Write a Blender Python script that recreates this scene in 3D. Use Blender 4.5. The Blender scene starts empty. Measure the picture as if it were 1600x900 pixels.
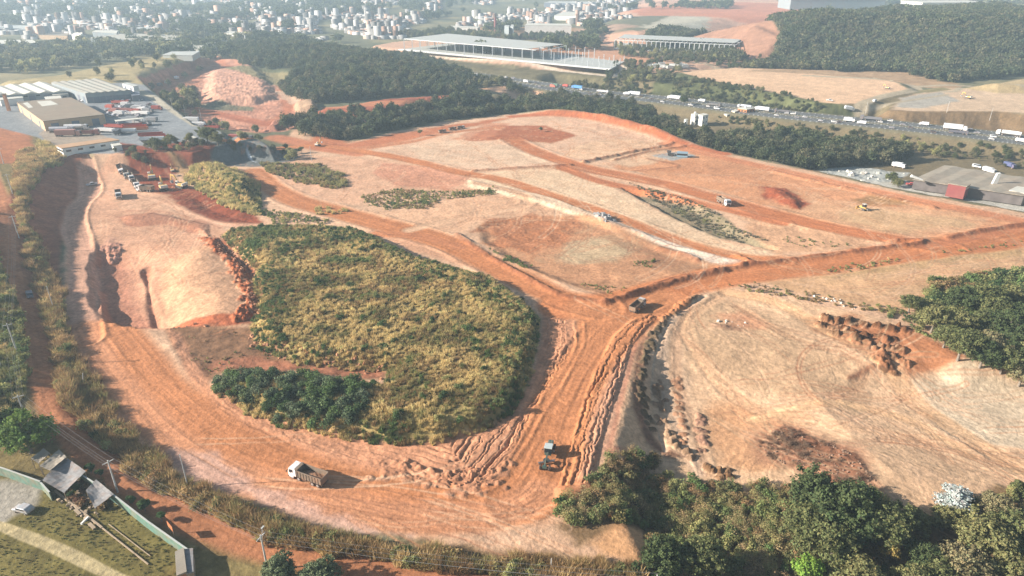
import bpy, bmesh, math, random
import numpy as np
from mathutils import Vector, Matrix
R = math.radians
scene = bpy.context.scene
COL = scene.collection
# ---------------------------------------------------------------- camera
PITCH = R(25.5); CAMH = 100.0; F = 1600 * 24 / 36.0
cam_d = bpy.data.cameras.new('camera'); cam = bpy.data.objects.new('camera', cam_d); COL.objects.link(cam)
cam.location = (0, 0, CAMH); cam.rotation_euler = (math.pi / 2 - PITCH, 0, 0)
cam_d.lens = 24; cam_d.sensor_width = 36; cam_d.clip_start = 1; cam_d.clip_end = 40000
scene.camera = cam
# ---------------------------------------------------------------- sky, sun, exposure
SUN_EL = R(23.0); SUN_AZ = math.atan2(-1.0, -0.09)          # azimuth from +Y towards +X
world = bpy.data.worlds.new('World'); scene.world = world; world.use_nodes = True
wn = world.node_tree; sky = wn.nodes.new('ShaderNodeTexSky'); sky.sky_type = 'NISHITA'; sky.sun_disc = False
sky.sun_elevation = SUN_EL; sky.sun_rotation = SUN_AZ % (2 * math.pi); sky.air_density = 1.3; sky.dust_density = 2.0; sky.altitude = 800
bg = wn.nodes['Background']; bg.inputs['Strength'].default_value = 0.06
wn.links.new(sky.outputs[0], bg.inputs['Color'])
sd = bpy.data.lights.new('sun', 'SUN'); sd.energy = 5.0; sd.angle = R(0.53); sd.color = (1.0, 0.93, 0.85)
sun = bpy.data.objects.new('sun', sd); COL.objects.link(sun)
to_sun = Vector((math.sin(SUN_AZ) * math.cos(SUN_EL), math.cos(SUN_AZ) * math.cos(SUN_EL), math.sin(SUN_EL)))
sun.rotation_euler = to_sun.to_track_quat('Z', 'Y').to_euler(); sun.location = (-200, 0, 300)
scene.view_settings.view_transform = 'Standard'; scene.view_settings.look = 'None'
scene.view_settings.exposure = 1.3; scene.view_settings.gamma = 1
try:
    scene.cycles.volume_bounces = 0; scene.cycles.max_bounces = 4; scene.cycles.diffuse_bounces = 2; scene.cycles.glossy_bounces = 1
    scene.cycles.transmission_bounces = 1; scene.cycles.transparent_max_bounces = 6; scene.cycles.volume_step_rate = 1
except Exception: pass
HAZE_DENSITY = 0.00028

# ---------------------------------------------------------------- projection helpers
cP, sP = math.cos(PITCH), math.sin(PITCH)
def at(px, py, z=0.0):
    dx = (px - 800) / F; dy = (450 - py) / F
    wy = cP + dy * sP; wz = -sP + dy * cP
    t = (z - CAMH) / wz
    return (dx * t, wy * t)
def A(pts, z=0.0):
    return np.array([at(p[0], p[1], p[2] if len(p) > 2 else z) for p in pts])
def lin(c):
    c = np.asarray(c, float) / 255.0
    return np.where(c <= 0.04045, c / 12.92, ((c + 0.055) / 1.055) ** 2.4)
def C(r, g, b): return lin((r, g, b)) / 1.5       # colour of the lit surface in daylight -> surface colour
def sm(a, b, x):
    t = np.clip((x - a) / (b - a), 0, 1); return t * t * (3 - 2 * t)

# ---------------------------------------------------------------- noise
def _h(ix, iy, s):
    n = (ix.astype(np.int64) * 374761393 + iy.astype(np.int64) * 668265263 + s * 1442695041) & 0x7fffffff
    n = ((n ^ (n >> 13)) * 1274126177) & 0x7fffffff
    return ((n ^ (n >> 16)) & 0xffff) / 65535.0
def vn(x, y, s=0):
    x = np.asarray(x, float); y = np.asarray(y, float)
    ix = np.floor(x); iy = np.floor(y); fx = x - ix; fy = y - iy
    fx = fx * fx * (3 - 2 * fx); fy = fy * fy * (3 - 2 * fy)
    a = _h(ix, iy, s); b = _h(ix + 1, iy, s); c = _h(ix, iy + 1, s); d = _h(ix + 1, iy + 1, s)
    return (a + (b - a) * fx) * (1 - fy) + (c + (d - c) * fx) * fy
def fbm(x, y, s=0, o=4):
    r = 0; a = 0.5; t = 0
    for k in range(o):
        r = r + a * vn(x * 2 ** k, y * 2 ** k, s + 17 * k); t += a; a *= 0.5
    return r / t * 2 - 1        # -1..1

# ---------------------------------------------------------------- terrain grid (finer where the camera is near)
def Ypx(py): return CAMH / math.tan(PITCH + math.atan((py - 450) / F))
rows = [-600, -450, -300, -200, -120, -60, -20, 10] + [Ypx(p) for p in np.arange(1200, 940, -8)]
rows += [Ypx(p) for p in np.arange(940, -44, -0.95)] + [Ypx(-46), Ypx(-49), 5200, 6300, 8000, 11000]
YR = np.array(sorted(set(round(v, 4) for v in rows)))
dense = np.arange(-900, 901, 1.4)
outer = 900 + np.cumsum(1.4 * 1.12 ** np.arange(1, 45))
outer = outer[outer < 4000]
SC = np.concatenate([-outer[::-1], dense, outer])
ZR = np.maximum(YR * cP + CAMH * sP, 110.0)
X = SC[None, :] / F * ZR[:, None]; Y = np.repeat(YR[:, None], len(SC), 1)
NR, NC = X.shape
Z = np.zeros_like(X)
CO = np.zeros((NR, NC, 3))
RGH = np.ones_like(X) * 0.5                # how lumpy the soil is
print('grid', NR, NC)

def rowsl(y0, y1):
    a = np.searchsorted(YR, y0); b = np.searchsorted(YR, y1)
    return slice(max(a - 1, 0), min(b + 1, NR))
def colsl(sl, x0, x1):
    zz = ZR[sl]; v = [x0 / zz.min(), x0 / zz.max(), x1 / zz.min(), x1 / zz.max()]
    a = np.searchsorted(SC, min(v) * F); b = np.searchsorted(SC, max(v) * F)
    return slice(max(a - 1, 0), min(b + 1, NC))
def sdf(poly, margin=20):
    """signed distance (inside positive) on the block of the grid near poly -> slices, d"""
    P = np.asarray(poly); x0, y0 = P.min(0) - margin; x1, y1 = P.max(0) + margin
    rs = rowsl(y0, y1); cs = colsl(rs, x0, x1)
    x = X[rs, cs]; y = Y[rs, cs]
    d2 = np.full(x.shape, 1e18); ins = np.zeros(x.shape, bool)
    n = len(P)
    for i in range(n):
        ax, ay = P[i]; bx, by = P[(i + 1) % n]
        ex, ey = bx - ax, by - ay; L = ex * ex + ey * ey + 1e-12
        t = np.clip(((x - ax) * ex + (y - ay) * ey) / L, 0, 1)
        d2 = np.minimum(d2, (x - ax - t * ex) ** 2 + (y - ay - t * ey) ** 2)
        if ay != by:
            c = ((ay > y) != (by > y)) & (x < ex * (y - ay) / ey + ax); ins ^= c
    d = np.sqrt(d2); d[~ins] *= -1
    return rs, cs, d
def smooth_line(P, step=4.0):
    P = np.asarray(P, float); Q = np.vstack([2 * P[0] - P[1], P, 2 * P[-1] - P[-2]]); out = []
    for i in range(1, len(Q) - 2):
        p0, p1, p2, p3 = Q[i - 1], Q[i], Q[i + 1], Q[i + 2]
        m = max(2, int(np.linalg.norm(p2[:2] - p1[:2]) / step))
        for k in range(m):
            t = k / m
            out.append(0.5 * ((2 * p1) + (-p0 + p2) * t + (2 * p0 - 5 * p1 + 4 * p2 - p3) * t * t + (-p0 + 3 * p1 - 3 * p2 + p3) * t ** 3))
    out.append(Q[-2]); return np.array(out)
def pathd(P, reach):
    """(block slices, signed lateral distance [+ = right of travel], arclength)"""
    x0, y0 = P[:, 0].min() - reach, P[:, 1].min() - reach; x1, y1 = P[:, 0].max() + reach, P[:, 1].max() + reach
    rs = rowsl(y0, y1); cs = colsl(rs, x0, x1)
    x = X[rs, cs]; y = Y[rs, cs]
    D = np.full(x.shape, 1e9); S = np.zeros(x.shape); s0 = 0
    yr = YR[rs]
    for i in range(len(P) - 1):
        ax, ay = P[i][:2]; bx, by = P[i + 1][:2]; ex, ey = bx - ax, by - ay; L = math.hypot(ex, ey)
        if L < 1e-6: continue
        a = max(np.searchsorted(yr, min(ay, by) - reach) - 1, 0); b = np.searchsorted(yr, max(ay, by) + reach) + 1
        xs = x[a:b]; ys = y[a:b]
        t = np.clip(((xs - ax) * ex + (ys - ay) * ey) / (L * L), 0, 1)
        dx = xs - ax - t * ex; dy = ys - ay - t * ey; d = np.sqrt(dx * dx + dy * dy)
        side = np.where(ex * (ys - ay) - ey * (xs - ax) > 0, -1.0, 1.0)
        k = d < np.abs(D[a:b])
        D[a:b] = np.where(k, d * side, D[a:b]); S[a:b] = np.where(k, s0 + t * L, S[a:b]); s0 += L
    return rs, cs, D, S

def paint(rs, cs, m, col, var=0.06, scale=6.0, seed=3):
    x = X[rs, cs]; y = Y[rs, cs]
    n = 1 + var * 2 * fbm(x / scale, y / scale, seed, 4)
    c = np.asarray(col)[None, None, :] * n[..., None]
    CO[rs, cs] = CO[rs, cs] * (1 - m[..., None]) + c * m[..., None]
def region(pts, col=None, z=0.0, feather=3.0, amp=3.0, freq=0.12, var=0.07, scale=6.0, seed=1, zset=None, zadd=None, zw=4.0, alpha=1.0, rgh=None, out=False):
    P = A(pts, z)
    rs, cs, d = sdf(P, max(20, abs(amp) * 2 + feather + zw))
    x = X[rs, cs]; y = Y[rs, cs]
    dn = d + amp * fbm(x * freq, y * freq, seed, 4)
    if col is not None:
        m = sm(-feather / 2, feather / 2, dn) * alpha
        paint(rs, cs, m, col, var, scale, seed + 5)
    if rgh is not None:
        m = sm(-feather / 2, feather / 2, dn); RGH[rs, cs] = RGH[rs, cs] * (1 - m) + rgh * m
    dz = d + min(abs(amp), 1.5) * fbm(x * 0.15, y * 0.15, seed + 9, 3)
    if zadd is not None: Z[rs, cs] += zadd * sm(0, zw, dz)
    if zset is not None:
        m = sm(-zw, 0, dz) if out else sm(0, zw, dz); Z[rs, cs] = Z[rs, cs] * (1 - m) + zset * m
    return P
def track(pts, w, col=None, z=0.0, edge=2.0, streak=0.10, berm=0.0, dip=0.0, seed=1, rut=0.04, alpha=1.0, wob=0.6, bermw=1.6, flat=False, sfreq=0.9):
    P = smooth_line(A(pts, z)); reach = w / 2 + edge + 6
    rs, cs, D, S = pathd(P, reach)
    streak = streak * .5; rut = rut * .45
    a = np.abs(D) + wob * fbm(S * 0.05, D * 0.1, seed, 3) * 2
    m = sm(w / 2 + edge / 2, w / 2 - edge / 2, a) * (np.abs(D) < 1e8)
    if col is not None:
        st = 1 + streak * (1.6 * (vn(D * sfreq, S * 0.012, seed) - .5) + 1.4 * (vn(D * sfreq * 2.6, S * 0.03, seed + 1) - .5) + 0.8 * (vn(D * sfreq * 6, S * 0.1, seed + 2) - .5))
        n = st * (1 + 0.10 * fbm(X[rs, cs] / 14, Y[rs, cs] / 14, seed + 4, 3))
        mm = (m * alpha)[..., None]
        CO[rs, cs] = CO[rs, cs] * (1 - mm) + np.asarray(col)[None, None, :] * n[..., None] * mm
    if w > 4: RGH[rs, cs] = RGH[rs, cs] * (1 - .75 * m)
    if rut: Z[rs, cs] += m * rut * 2 * (vn(D * 1.1, S * 0.02, seed + 7) - .5) + m * rut * (vn(D * 3, S * 0.06, seed + 8) - .5)
    if dip: Z[rs, cs] -= dip * m
    if berm:
        b = np.exp(-((a - w / 2 - bermw * .6) / (bermw * .5)) ** 2) * (0.55 + 0.45 * fbm(S * 0.15, D * .3, seed + 3, 3))
        Z[rs, cs] += berm * np.clip(b, 0, 2)
    return P
# ================================================================ TERRAIN
ORANGE = C(206, 132, 86); ORD = C(196, 120, 80); PALE = C(232, 190, 152); WHITE = C(238, 212, 182); TAN = C(228, 184, 148); RED = C(168, 92, 60)
BROWN = C(178, 125, 88); SALMON = C(216, 156, 122); GREYT = C(205, 172, 138)
OLIVE = C(128, 122, 84); DRYG = C(170, 148, 104); DKOL = C(96, 98, 66)
# --- base: dull scrub, with low rolling hills far away
CO[:] = C(124, 122, 92)
n = fbm(X / 60, Y / 60, 40, 5)[..., None]; n2 = fbm(X / 9, Y / 9, 41, 4)[..., None]
CO *= (1 + 0.25 * n + 0.25 * n2)
CO += (np.array([.12, .07, .03]) * np.clip(n * 1.6, 0, 1))
far = sm(1100, 2000, Y)
Z += far * (22 * fbm(X / 700, Y / 700, 7, 4) + 10)
Z += sm(2200, 4500, Y) * 60 * np.clip(fbm(X / 1800, Y / 1800, 8, 3) + .45, 0, 2)

region([(600, 880), (850, 800), (1000, 700), (1300, 740), (1600, 740), (1900, 800), (1900, 1400), (600, 1400)], C(140, 112, 80), z=-3, feather=10, amp=5, var=.2, scale=4)
def lumps(pts, w, h, col, z=0, step=2.2, seed=5, jit=.8):
    rng = np.random.RandomState(seed); P = smooth_line(A(pts, z), step); B = Z.copy()
    for k in range(len(P)):
        for q in range(max(3, int(w * 1.6))):
            cx, cy = P[k][:2] + rng.uniform(-w / 2, w / 2, 2) * [1, 1] + rng.normal(0, jit * .5, 2)
            r = rng.uniform(.35, .95) * max(.8, h * .62); rs_ = rowsl(cy - 2.5 * r, cy + 2.5 * r); cs_ = colsl(rs_, cx - 2.5 * r, cx + 2.5 * r)
            x_ = X[rs_, cs_] - cx; y_ = Y[rs_, cs_] - cy
            rr_ = np.sqrt(x_ ** 2 + (y_ * 1.05) ** 2) / (1.9 * r) * (1 + .5 * fbm(x_ / 1.1 + k, y_ / 1.1, k + q, 3)); g = np.clip(1 - rr_ ** 1.6, 0, 1)
            Z[rs_, cs_] = np.maximum(Z[rs_, cs_], B[rs_, cs_] + h * rng.uniform(.35, 1) * g * (1 + .5 * fbm(x_ / .6, y_ / .6, k, 3)))
            if col is not None: paint(rs_, cs_, sm(.0, .25, g) * .85, col * rng.uniform(.7, 1.1), .2, 1.5, k)
# --- north valley / belt at -8
VAL = [(450, 225), (455, 208), (470, 196), (510, 218), (545, 221), (600, 207), (700, 188), (800, 177), (860, 176), (960, 190), (1040, 215), (1120, 236), (1200, 252), (1400, 296), (1600, 332), (2000, 420),
       (2600, 330), (2000, 215), (1600, 178), (1300, 160), (1000, 125), (860, 112), (800, 128), (770, 150), (700, 168), (600, 184), (540, 186), (490, 192), (458, 206)]
region(VAL, C(136, 120, 90), zset=-8, zw=22, feather=6, amp=3)
# --- the works area
WK = [(150, 262), (175, 243), (235, 250), (262, 266), (330, 252), (400, 248), (440, 243), (470, 236), (468, 222), (452, 213), (462, 196), (505, 222), (545, 223), (600, 209), (700, 190), (800, 178), (860, 177), (960, 191),
      (1040, 216), (1120, 237), (1200, 253), (1400, 297), (1600, 333), (2000, 425), (2300, 800), (1700, 790), (1560, 740), (1480, 800), (1380, 790), (1300, 745), (1250, 722), (1230, 752), (1140, 748), (1060, 735),
      (1000, 705), (940, 768), (880, 822), (905, 850), (1000, 828), (1015, 882), (950, 876), (800, 858), (700, 851), (600, 832), (450, 795), (330, 762), (250, 740), (200, 690), (150, 620), (120, 560), (106, 500),
      (100, 440), (100, 400), (108, 340), (128, 300)]
WP = A(WK)
region(WK, TAN, feather=2.5, amp=2.0, var=0.10, scale=9)
# --- left high bank carrying the outer road
LB = [(106, 500), (100, 440), (100, 400), (108, 340), (128, 300), (150, 262), (170, 246), (180, 232), (120, 215), (80, 200), (-200, 180), (-700, 180), (-1400, 900), (-1400, 1400), (3000, 1400), (3000, 1180), (1200, 960), (950, 915), (800, 893), (700, 878), (600, 858), (450, 822),
      (330, 782), (250, 752), (200, 700), (150, 628), (120, 562)]
P = A(LB); rs, cs, d = sdf(P, 10); x = X[rs, cs]; y = Y[rs, cs]
Hc = 1.9 + 6.6 * sm(95, 250, y); wd = 4 + 19 * sm(95, 215, y)
m = sm(0, 1, (d + 1.5 * fbm(x / 8, y / 8, 5, 3)) / wd)
Z[rs, cs] += Hc * m
paint(rs, cs, sm(0, 2.5, d), C(176, 112, 82), .16, 4)                                       # bare cut slope
paint(rs, cs, sm(-2, 3, d - wd * .95 + 2.0 * fbm(x / 6, y / 6, 77, 4)), C(140, 122, 78), .22, 3)   # dry turf on top
def zbank(px, py):      # level of the high bank on the left
    yy = at(px, py, 5)[1]; return 1.9 + 6.6 * float(sm(95, 250, yy))
def bank(pts): return [(p[0], p[1], zbank(*p)) for p in pts]

# ---- vegetated lot bottom left
region(bank([(-300, 720), (0, 726), (68, 752), (130, 737), (298, 862), (290, 1000), (-300, 1100)]), C(122, 110, 62), feather=1.2, amp=.6, var=.2, scale=2.5)
region(bank([(-300, 742), (0, 745), (70, 760), (60, 790), (20, 806), (-10, 822), (-300, 900)]), C(176, 166, 150), feather=2.5, amp=2.0, var=.08, rgh=.1)
track(bank([(-120, 770), (0, 822), (60, 845), (120, 872), (200, 910), (330, 960)]), 2.9, C(196, 176, 132), edge=.5, rut=0, streak=.1)
# ---- outer dirt road
OUT = bank([(-60, 160), (-30, 200), (-20, 260), (0, 320), (14, 380), (26, 430), (45, 480), (58, 540), (66, 590), (84, 640), (112, 680), (150, 715), (200, 752), (262, 792), (330, 826), (400, 852), (500, 876), (640, 900), (800, 925), (1000, 960)])
track(OUT, 7.2, C(186, 124, 86), edge=2.5, streak=.22, berm=0.3, rut=.06, seed=11)  # road colour darkened to carry the shadows lying on it
track([(p[0] + 4, p[1], p[2]) for p in OUT], 2.4, C(196, 132, 92), edge=2, streak=.2, rut=.0, seed=12, alpha=.6)
# side of the top left (orange spoil above the tan building)
region([(-100, 240, 11), (-100, 172, 11), (0, 170, 11), (35, 182, 11), (48, 205, 11), (50, 235, 11), (20, 250, 11)], C(186, 120, 80), feather=4, amp=3, z=11)

# ---- industrial yard on its terrace (+8)
YZ = 8.0
YARD = [(-40, 150), (60, 128), (210, 120), (245, 150), (300, 195), (345, 205), (352, 225), (300, 238), (180, 240), (90, 240), (60, 215), (-40, 190)]
region(YARD, C(150, 152, 152), z=YZ, zset=YZ, zw=9, out=True, feather=2, amp=.4, var=.06, scale=10, rgh=.05)
region([(345, 203), (420, 212), (440, 224), (430, 232), (350, 226)], C(120, 118, 92), z=YZ, zset=YZ, zw=9, feather=3, amp=1)
region([(100, 185), (150, 205), (205, 232), (90, 236), (60, 210)], C(178, 160, 140), z=YZ, feather=2, amp=2)
region([(190, 139), (225, 141), (262, 160), (300, 182), (318, 198), (300, 197), (255, 168), (228, 152)], C(196, 184, 160), z=YZ, feather=1.5, amp=.3)   # kerb road
# slope under the yard facing the works
region([(240, 240), (345, 224), (440, 222), (474, 243), (400, 252), (300, 250), (262, 262)], C(120, 122, 118), z=3, feather=2, amp=1, var=.1, rgh=.9)
region([(240, 240), (290, 232), (340, 236), (330, 250), (262, 262)], C(150, 84, 60), z=4, feather=2, amp=2)
track([(385, 230, 6), (400, 248, 2), (430, 244, 2), (476, 238, 2)], 1.0, C(190, 200, 205), edge=.5, rut=0)
# grass slope behind yard
region([(-40, 128), (60, 118), (150, 100), (260, 84), (330, 80), (338, 86), (222, 133), (205, 128), (60, 140), (-40, 150)], C(184, 164, 118), z=8, zset=10, zw=30, feather=4, amp=4, var=.16, scale=12)
# quarry zone
region([(218, 138), (338, 86), (352, 92), (400, 96), (450, 110), (470, 128), (486, 166), (500, 178), (545, 182), (600, 178), (640, 160), (745, 150), (770, 160), (700, 172), (600, 186), (530, 196), (475, 195), (440, 205), (400, 208), (340, 200), (290, 178), (250, 152)], C(212, 150, 120), feather=5, amp=4, zset=-3, zw=14, var=.2, scale=7, rgh=2.2)
track([(340, 92), (380, 112), (420, 128), (444, 148), (448, 168), (430, 180), (400, 190)], 9, C(206, 132, 96), edge=4, streak=.2, seed=31)
region([(228, 136), (290, 104), (330, 90), (345, 92), (318, 112), (300, 140), (262, 154), (245, 150)], C(196, 132, 100), z=2, feather=4, amp=3, rgh=2, var=.2)
region([(258, 142), (285, 122), (306, 124), (314, 140), (308, 152), (285, 158), (266, 152)], C(132, 104, 80), feather=5, amp=4, z=4, zadd=5, zw=12)
region([(318, 110), (400, 96), (425, 118), (438, 150), (400, 158), (330, 160), (312, 150)], C(224, 168, 138), feather=5, amp=5, zadd=4, zw=14, var=.2, scale=5, rgh=3.5)
region([(295, 160), (330, 155), (400, 162), (395, 168), (330, 166)], C(126, 120, 92), feather=3, amp=2)
region([(420, 135), (480, 140), (482, 150), (455, 158), (445, 150)], C(220, 180, 150), feather=3, amp=3)
region([(458, 160), (494, 162), (496, 173), (462, 174)], C(196, 160, 128), feather=2, amp=1, zadd=4, zw=3)
track([(280, 160), (340, 172), (400, 184), (440, 190), (470, 186), (600, 176)], 12, C(190, 116, 84), edge=6, streak=.2, seed=32)
region([(408, 205), (420, 190), (455, 184), (500, 182), (490, 190), (450, 196), (436, 206)], C(176, 120, 98), feather=3, amp=3, zadd=5, zw=6)
region([(480, 178), (600, 158), (740, 150), (770, 156), (690, 170), (560, 182)], C(178, 104, 76), feather=4, amp=2, zadd=3, zw=8)
region([(745, 152), (800, 147), (850, 152), (840, 162), (780, 160)], C(222, 176, 140), z=-8, feather=4, amp=2)
region([(500, 168), (700, 160), (700, 165), (520, 176)], C(206, 134, 96), feather=3, amp=1)
track([(430, 215), (500, 230), (560, 240)], 14, C(206, 134, 96), edge=5, streak=.15)

# ---- pit in the upper left
region([(110, 520), (104, 440), (104, 400), (112, 345), (132, 300), (150, 268), (190, 262), (300, 330), (400, 380), (410, 500), (250, 515)], C(224, 170, 134), feather=4, amp=3, var=.12, scale=5)
region([(165, 275), (190, 262), (240, 300), (400, 350), (420, 360), (340, 356), (230, 345), (180, 310)], C(228, 178, 142), feather=5, amp=4, var=.12, scale=4)
RS = [(176, 243), (236, 250), (262, 264), (275, 285), (330, 300), (392, 330), (412, 345), (408, 358), (350, 352), (300, 328), (262, 304), (226, 300), (200, 262)]
region(RS, C(152, 78, 50), feather=4, amp=3, var=.2, scale=3, rgh=.9)
region([(262, 300), (330, 300), (400, 336), (410, 352), (350, 350), (300, 335)], C(146, 76, 50), feather=4, amp=3, zadd=-2.4, zw=18, var=.25, scale=3, rgh=1.2)  # right-facing slope: its shade is put into the darker red
# grass knoll (275-405 x 250-330)
region([(250, 246, 3), (300, 250, 6), (360, 250, 6), (402, 276, 5), (400, 314, 1), (407, 328, 0), (365, 316, 1), (318, 292, 1), (284, 275, 0)], C(146, 116, 82), z=3, feather=3, amp=2, zadd=5.5, zw=9, var=.2, scale=3)
# platform edge & mounds
PLAT = [(255, 395), (300, 370), (345, 372), (372, 400), (398, 440), (398, 475), (360, 496), (300, 502), (262, 500), (240, 470), (236, 420)]
region(PLAT, C(228, 176, 136), z=4, feather=4, amp=1.5, zadd=1.3, zw=12, var=.14, scale=3, rgh=.7)
region([(330, 362, 2), (372, 372, 2), (410, 420, 2), (416, 480, 1), (400, 505, 0), (372, 505, 0), (392, 470, 2), (392, 430, 3), (360, 398, 3), (335, 385, 3)], C(146, 88, 60), z=1, zadd=-2.4, zw=5, feather=3, amp=3, var=.22, scale=2.5, rgh=1)  # brown drop beside the platform, the slope's shade mixed into its colour
region([(150, 384), (172, 372), (190, 380), (184, 400), (172, 430), (160, 440), (150, 410)], C(216, 164, 134), feather=3, amp=2, zadd=1.6, zw=8, rgh=1.2)
region([(138, 440), (158, 440), (180, 500), (235, 508), (210, 516), (170, 512), (146, 480)], C(214, 156, 122), feather=3, amp=2, zadd=1.5, zw=3)
region([(160, 398), (180, 382), (215, 392), (246, 410), (252, 470), (256, 500), (225, 512), (186, 505), (164, 470), (156, 430)], C(206, 150, 120), feather=4, amp=2.5, alpha=.5, rgh=1.0)
BWL = smooth_line(A([(158, 366), (140, 386), (133, 420), (136, 460), (146, 492), (168, 512)]), 3); rs, cs, D, S = pathd(BWL, 45)
ee = -D + 1.0 * fbm(S / 7, D / 7, 402, 3); yy_ = Y[rs, cs]; g0 = sm(at(200, 514)[1], at(200, 503)[1], yy_) * (1 - sm(at(200, 400)[1], at(200, 372)[1], yy_ + .25 * ee))
Z[rs, cs] -= 4.6 * sm(0, 5.5, ee) * (1 - sm(8, 34, ee)) * g0 * (np.abs(D) < 1e8)
paint(rs, cs, sm(0, 3, ee) * (1 - sm(10, 16, ee)) * g0 * .7, C(188, 124, 96), .2, 3)
track([(226, 410), (229, 435), (234, 466), (243, 500)], 2.6, C(200, 136, 104), edge=4, dip=1.5, rut=.3, berm=.35, wob=1.4)
region([(258, 500), (300, 500), (360, 496), (385, 482), (395, 492), (370, 508), (300, 512), (262, 512)], C(200, 116, 78), feather=2, amp=2, rgh=1, var=.2, scale=2)
region([(185, 340), (240, 330), (330, 350), (330, 372), (250, 350), (200, 352)], C(176, 112, 84), feather=4, amp=4, zadd=.9, zw=4, rgh=1, alpha=.7)
lumps([(322, 368, 1), (350, 392, 1), (378, 430, 1), (386, 470, 1), (372, 496, 1)], 4, 1.2, C(196, 112, 72), step=2.2, seed=61)
lumps([(165, 386), (182, 384), (172, 396)], 4, 1.3, C(206, 150, 126), step=2.0, seed=62)
track([(165, 300), (240, 312), (300, 336), (345, 350), (400, 352)], 5, C(226, 176, 142), edge=3, streak=.5, rut=.25, seed=71, alpha=.7)
track([(200, 330), (250, 330), (310, 344), (345, 356)], 2, C(190, 130, 100), edge=2, streak=.5, rut=.25, seed=72, alpha=.6)
# left inside road
track([(137, 268), (140, 300), (122, 320), (115, 350), (124, 385), (130, 430), (128, 480), (135, 530)], 9, C(218, 166, 136), edge=2, streak=.2, dip=.5, berm=.5, seed=41)
# rough brown terrace
region([(262, 512), (400, 512), (460, 562), (560, 566), (610, 565), (600, 592), (520, 590), (440, 580), (350, 580), (320, 600), (290, 570), (268, 540)], C(140, 104, 76), feather=3, amp=2, var=.22, scale=2.2, zset=-.6, zw=4, rgh=.8)
region([(400, 553), (470, 566), (560, 570), (600, 572), (590, 590), (480, 585), (400, 575), (330, 575), (330, 560)], C(178, 118, 88), feather=3, amp=2, var=.12, scale=2.5, rgh=.8)

# ---- central grass hill
HILL = [(345, 358), (420, 350), (500, 350), (565, 358), (610, 378), (650, 398), (710, 414), (770, 430), (815, 462), (843, 490), (838, 540), (820, 600), (795, 640), (755, 664), (680, 683), (600, 684), (520, 672),
        (440, 655), (380, 630), (330, 600), (345, 580), (440, 580), (520, 592), (600, 592), (612, 568), (560, 562), (460, 558), (405, 530), (390, 500), (405, 470), (392, 430), (400, 412), (372, 385)]
region(HILL, C(176, 152, 98), z=2.2, feather=2, amp=1.2, zadd=2.6, zw=4, var=.25, scale=2.5)

rs, cs, d = sdf(A(HILL, 2.2), 3); Z[rs, cs] += sm(0, 10, d) * (1.3 * fbm(X[rs, cs] / 16, Y[rs, cs] / 16, 401, 3) + .5)
# ---- eroded fill slopes west of the ramp
ER1 = [(850, 485), (895, 500), (908, 520), (905, 545), (878, 590), (852, 630), (828, 675), (800, 720), (760, 762), (700, 772), (640, 758), (560, 735), (480, 712), (400, 685), (340, 650), (300, 600), (280, 560), (262, 515), (280, 520), (330, 600), (380, 635), (440, 660), (520, 678), (600, 692), (680, 690), (760, 670), (800, 645), (828, 600), (842, 540)]
region(ER1, C(218, 156, 118), feather=2, amp=.6, var=.12, scale=2.5, rgh=.7)
P1 = smooth_line(A([(905, 505), (905, 545), (878, 590), (852, 630), (828, 675), (800, 720), (765, 760), (700, 772), (620, 752), (540, 730), (450, 700), (370, 662), (305, 612), (268, 545)]), 3)
rs, cs, D, S = pathd(P1, 32)
x = X[rs, cs]; y = Y[rs, cs]
e_rs, e_cs, e_d = sdf(A(ER1), 5)
E = np.zeros_like(X); E[e_rs, e_cs] = sm(0, 3, e_d); Eb = E[rs, cs] * (1 - .72 * sm(70, 110, S))
wD = D + 1.1 * fbm(S / 9, D / 9, 61, 4) + .9 * fbm(S / 2.6, D / 3, 62, 3)
rid = np.abs(vn(wD * .42, S * .012, 63) * 2 - 1); rid2 = np.abs(vn(wD * 1.2 + 5, S * .03, 64) * 2 - 1)
prof = sm(2, 24, -D)
Z[rs, cs] += Eb * (prof * 2.4 - .75 * (1 - sm(0, .2, rid)) * (.6 + .5 * fbm(S / 8, D / 3, 611, 2)) - .42 * (1 - sm(0, .22, rid2)) + .2 + .12 * fbm(S / 1.5, D / 1.0, 612, 3))
# kerb-like edge berm of the ramp
track([(905, 505), (905, 545), (878, 590), (852, 630), (828, 675), (800, 720), (765, 760), (700, 772)], 1.5, C(214, 150, 112), edge=1, berm=.28, rut=.1, bermw=1.1)

# ---- east flank: drop to the lower yard
CR = smooth_line(A([(1105, 458), (1060, 470), (1020, 492), (992, 530), (972, 590), (955, 650), (938, 715), (928, 765), (880, 830)]), 3)
YDP = [(1105, 456), (1070, 468), (1030, 490), (1004, 530), (986, 580), (970, 640), (955, 700), (945, 760), (1000, 900), (1250, 1300), (2300, 1100), (2300, 700), (1800, 600), (1600, 560), (1500, 560), (1440, 520), (1350, 495), (1250, 470), (1180, 455), (1130, 450)]
P = A(YDP); rs, cs, d = sdf(P, 5); x = X[rs, cs]; y = Y[rs, cs]
fy = 1 - sm(at(1000, 610)[1], at(1000, 530)[1], y); dep = -(.9 + 3.9 * fy * (1 - sm(22, 75, d))) * sm(0, 9.5, d + .5 * fbm(x / 4, y / 4, 71, 3))
Z[rs, cs] += dep
YDZ = -1.6
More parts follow.
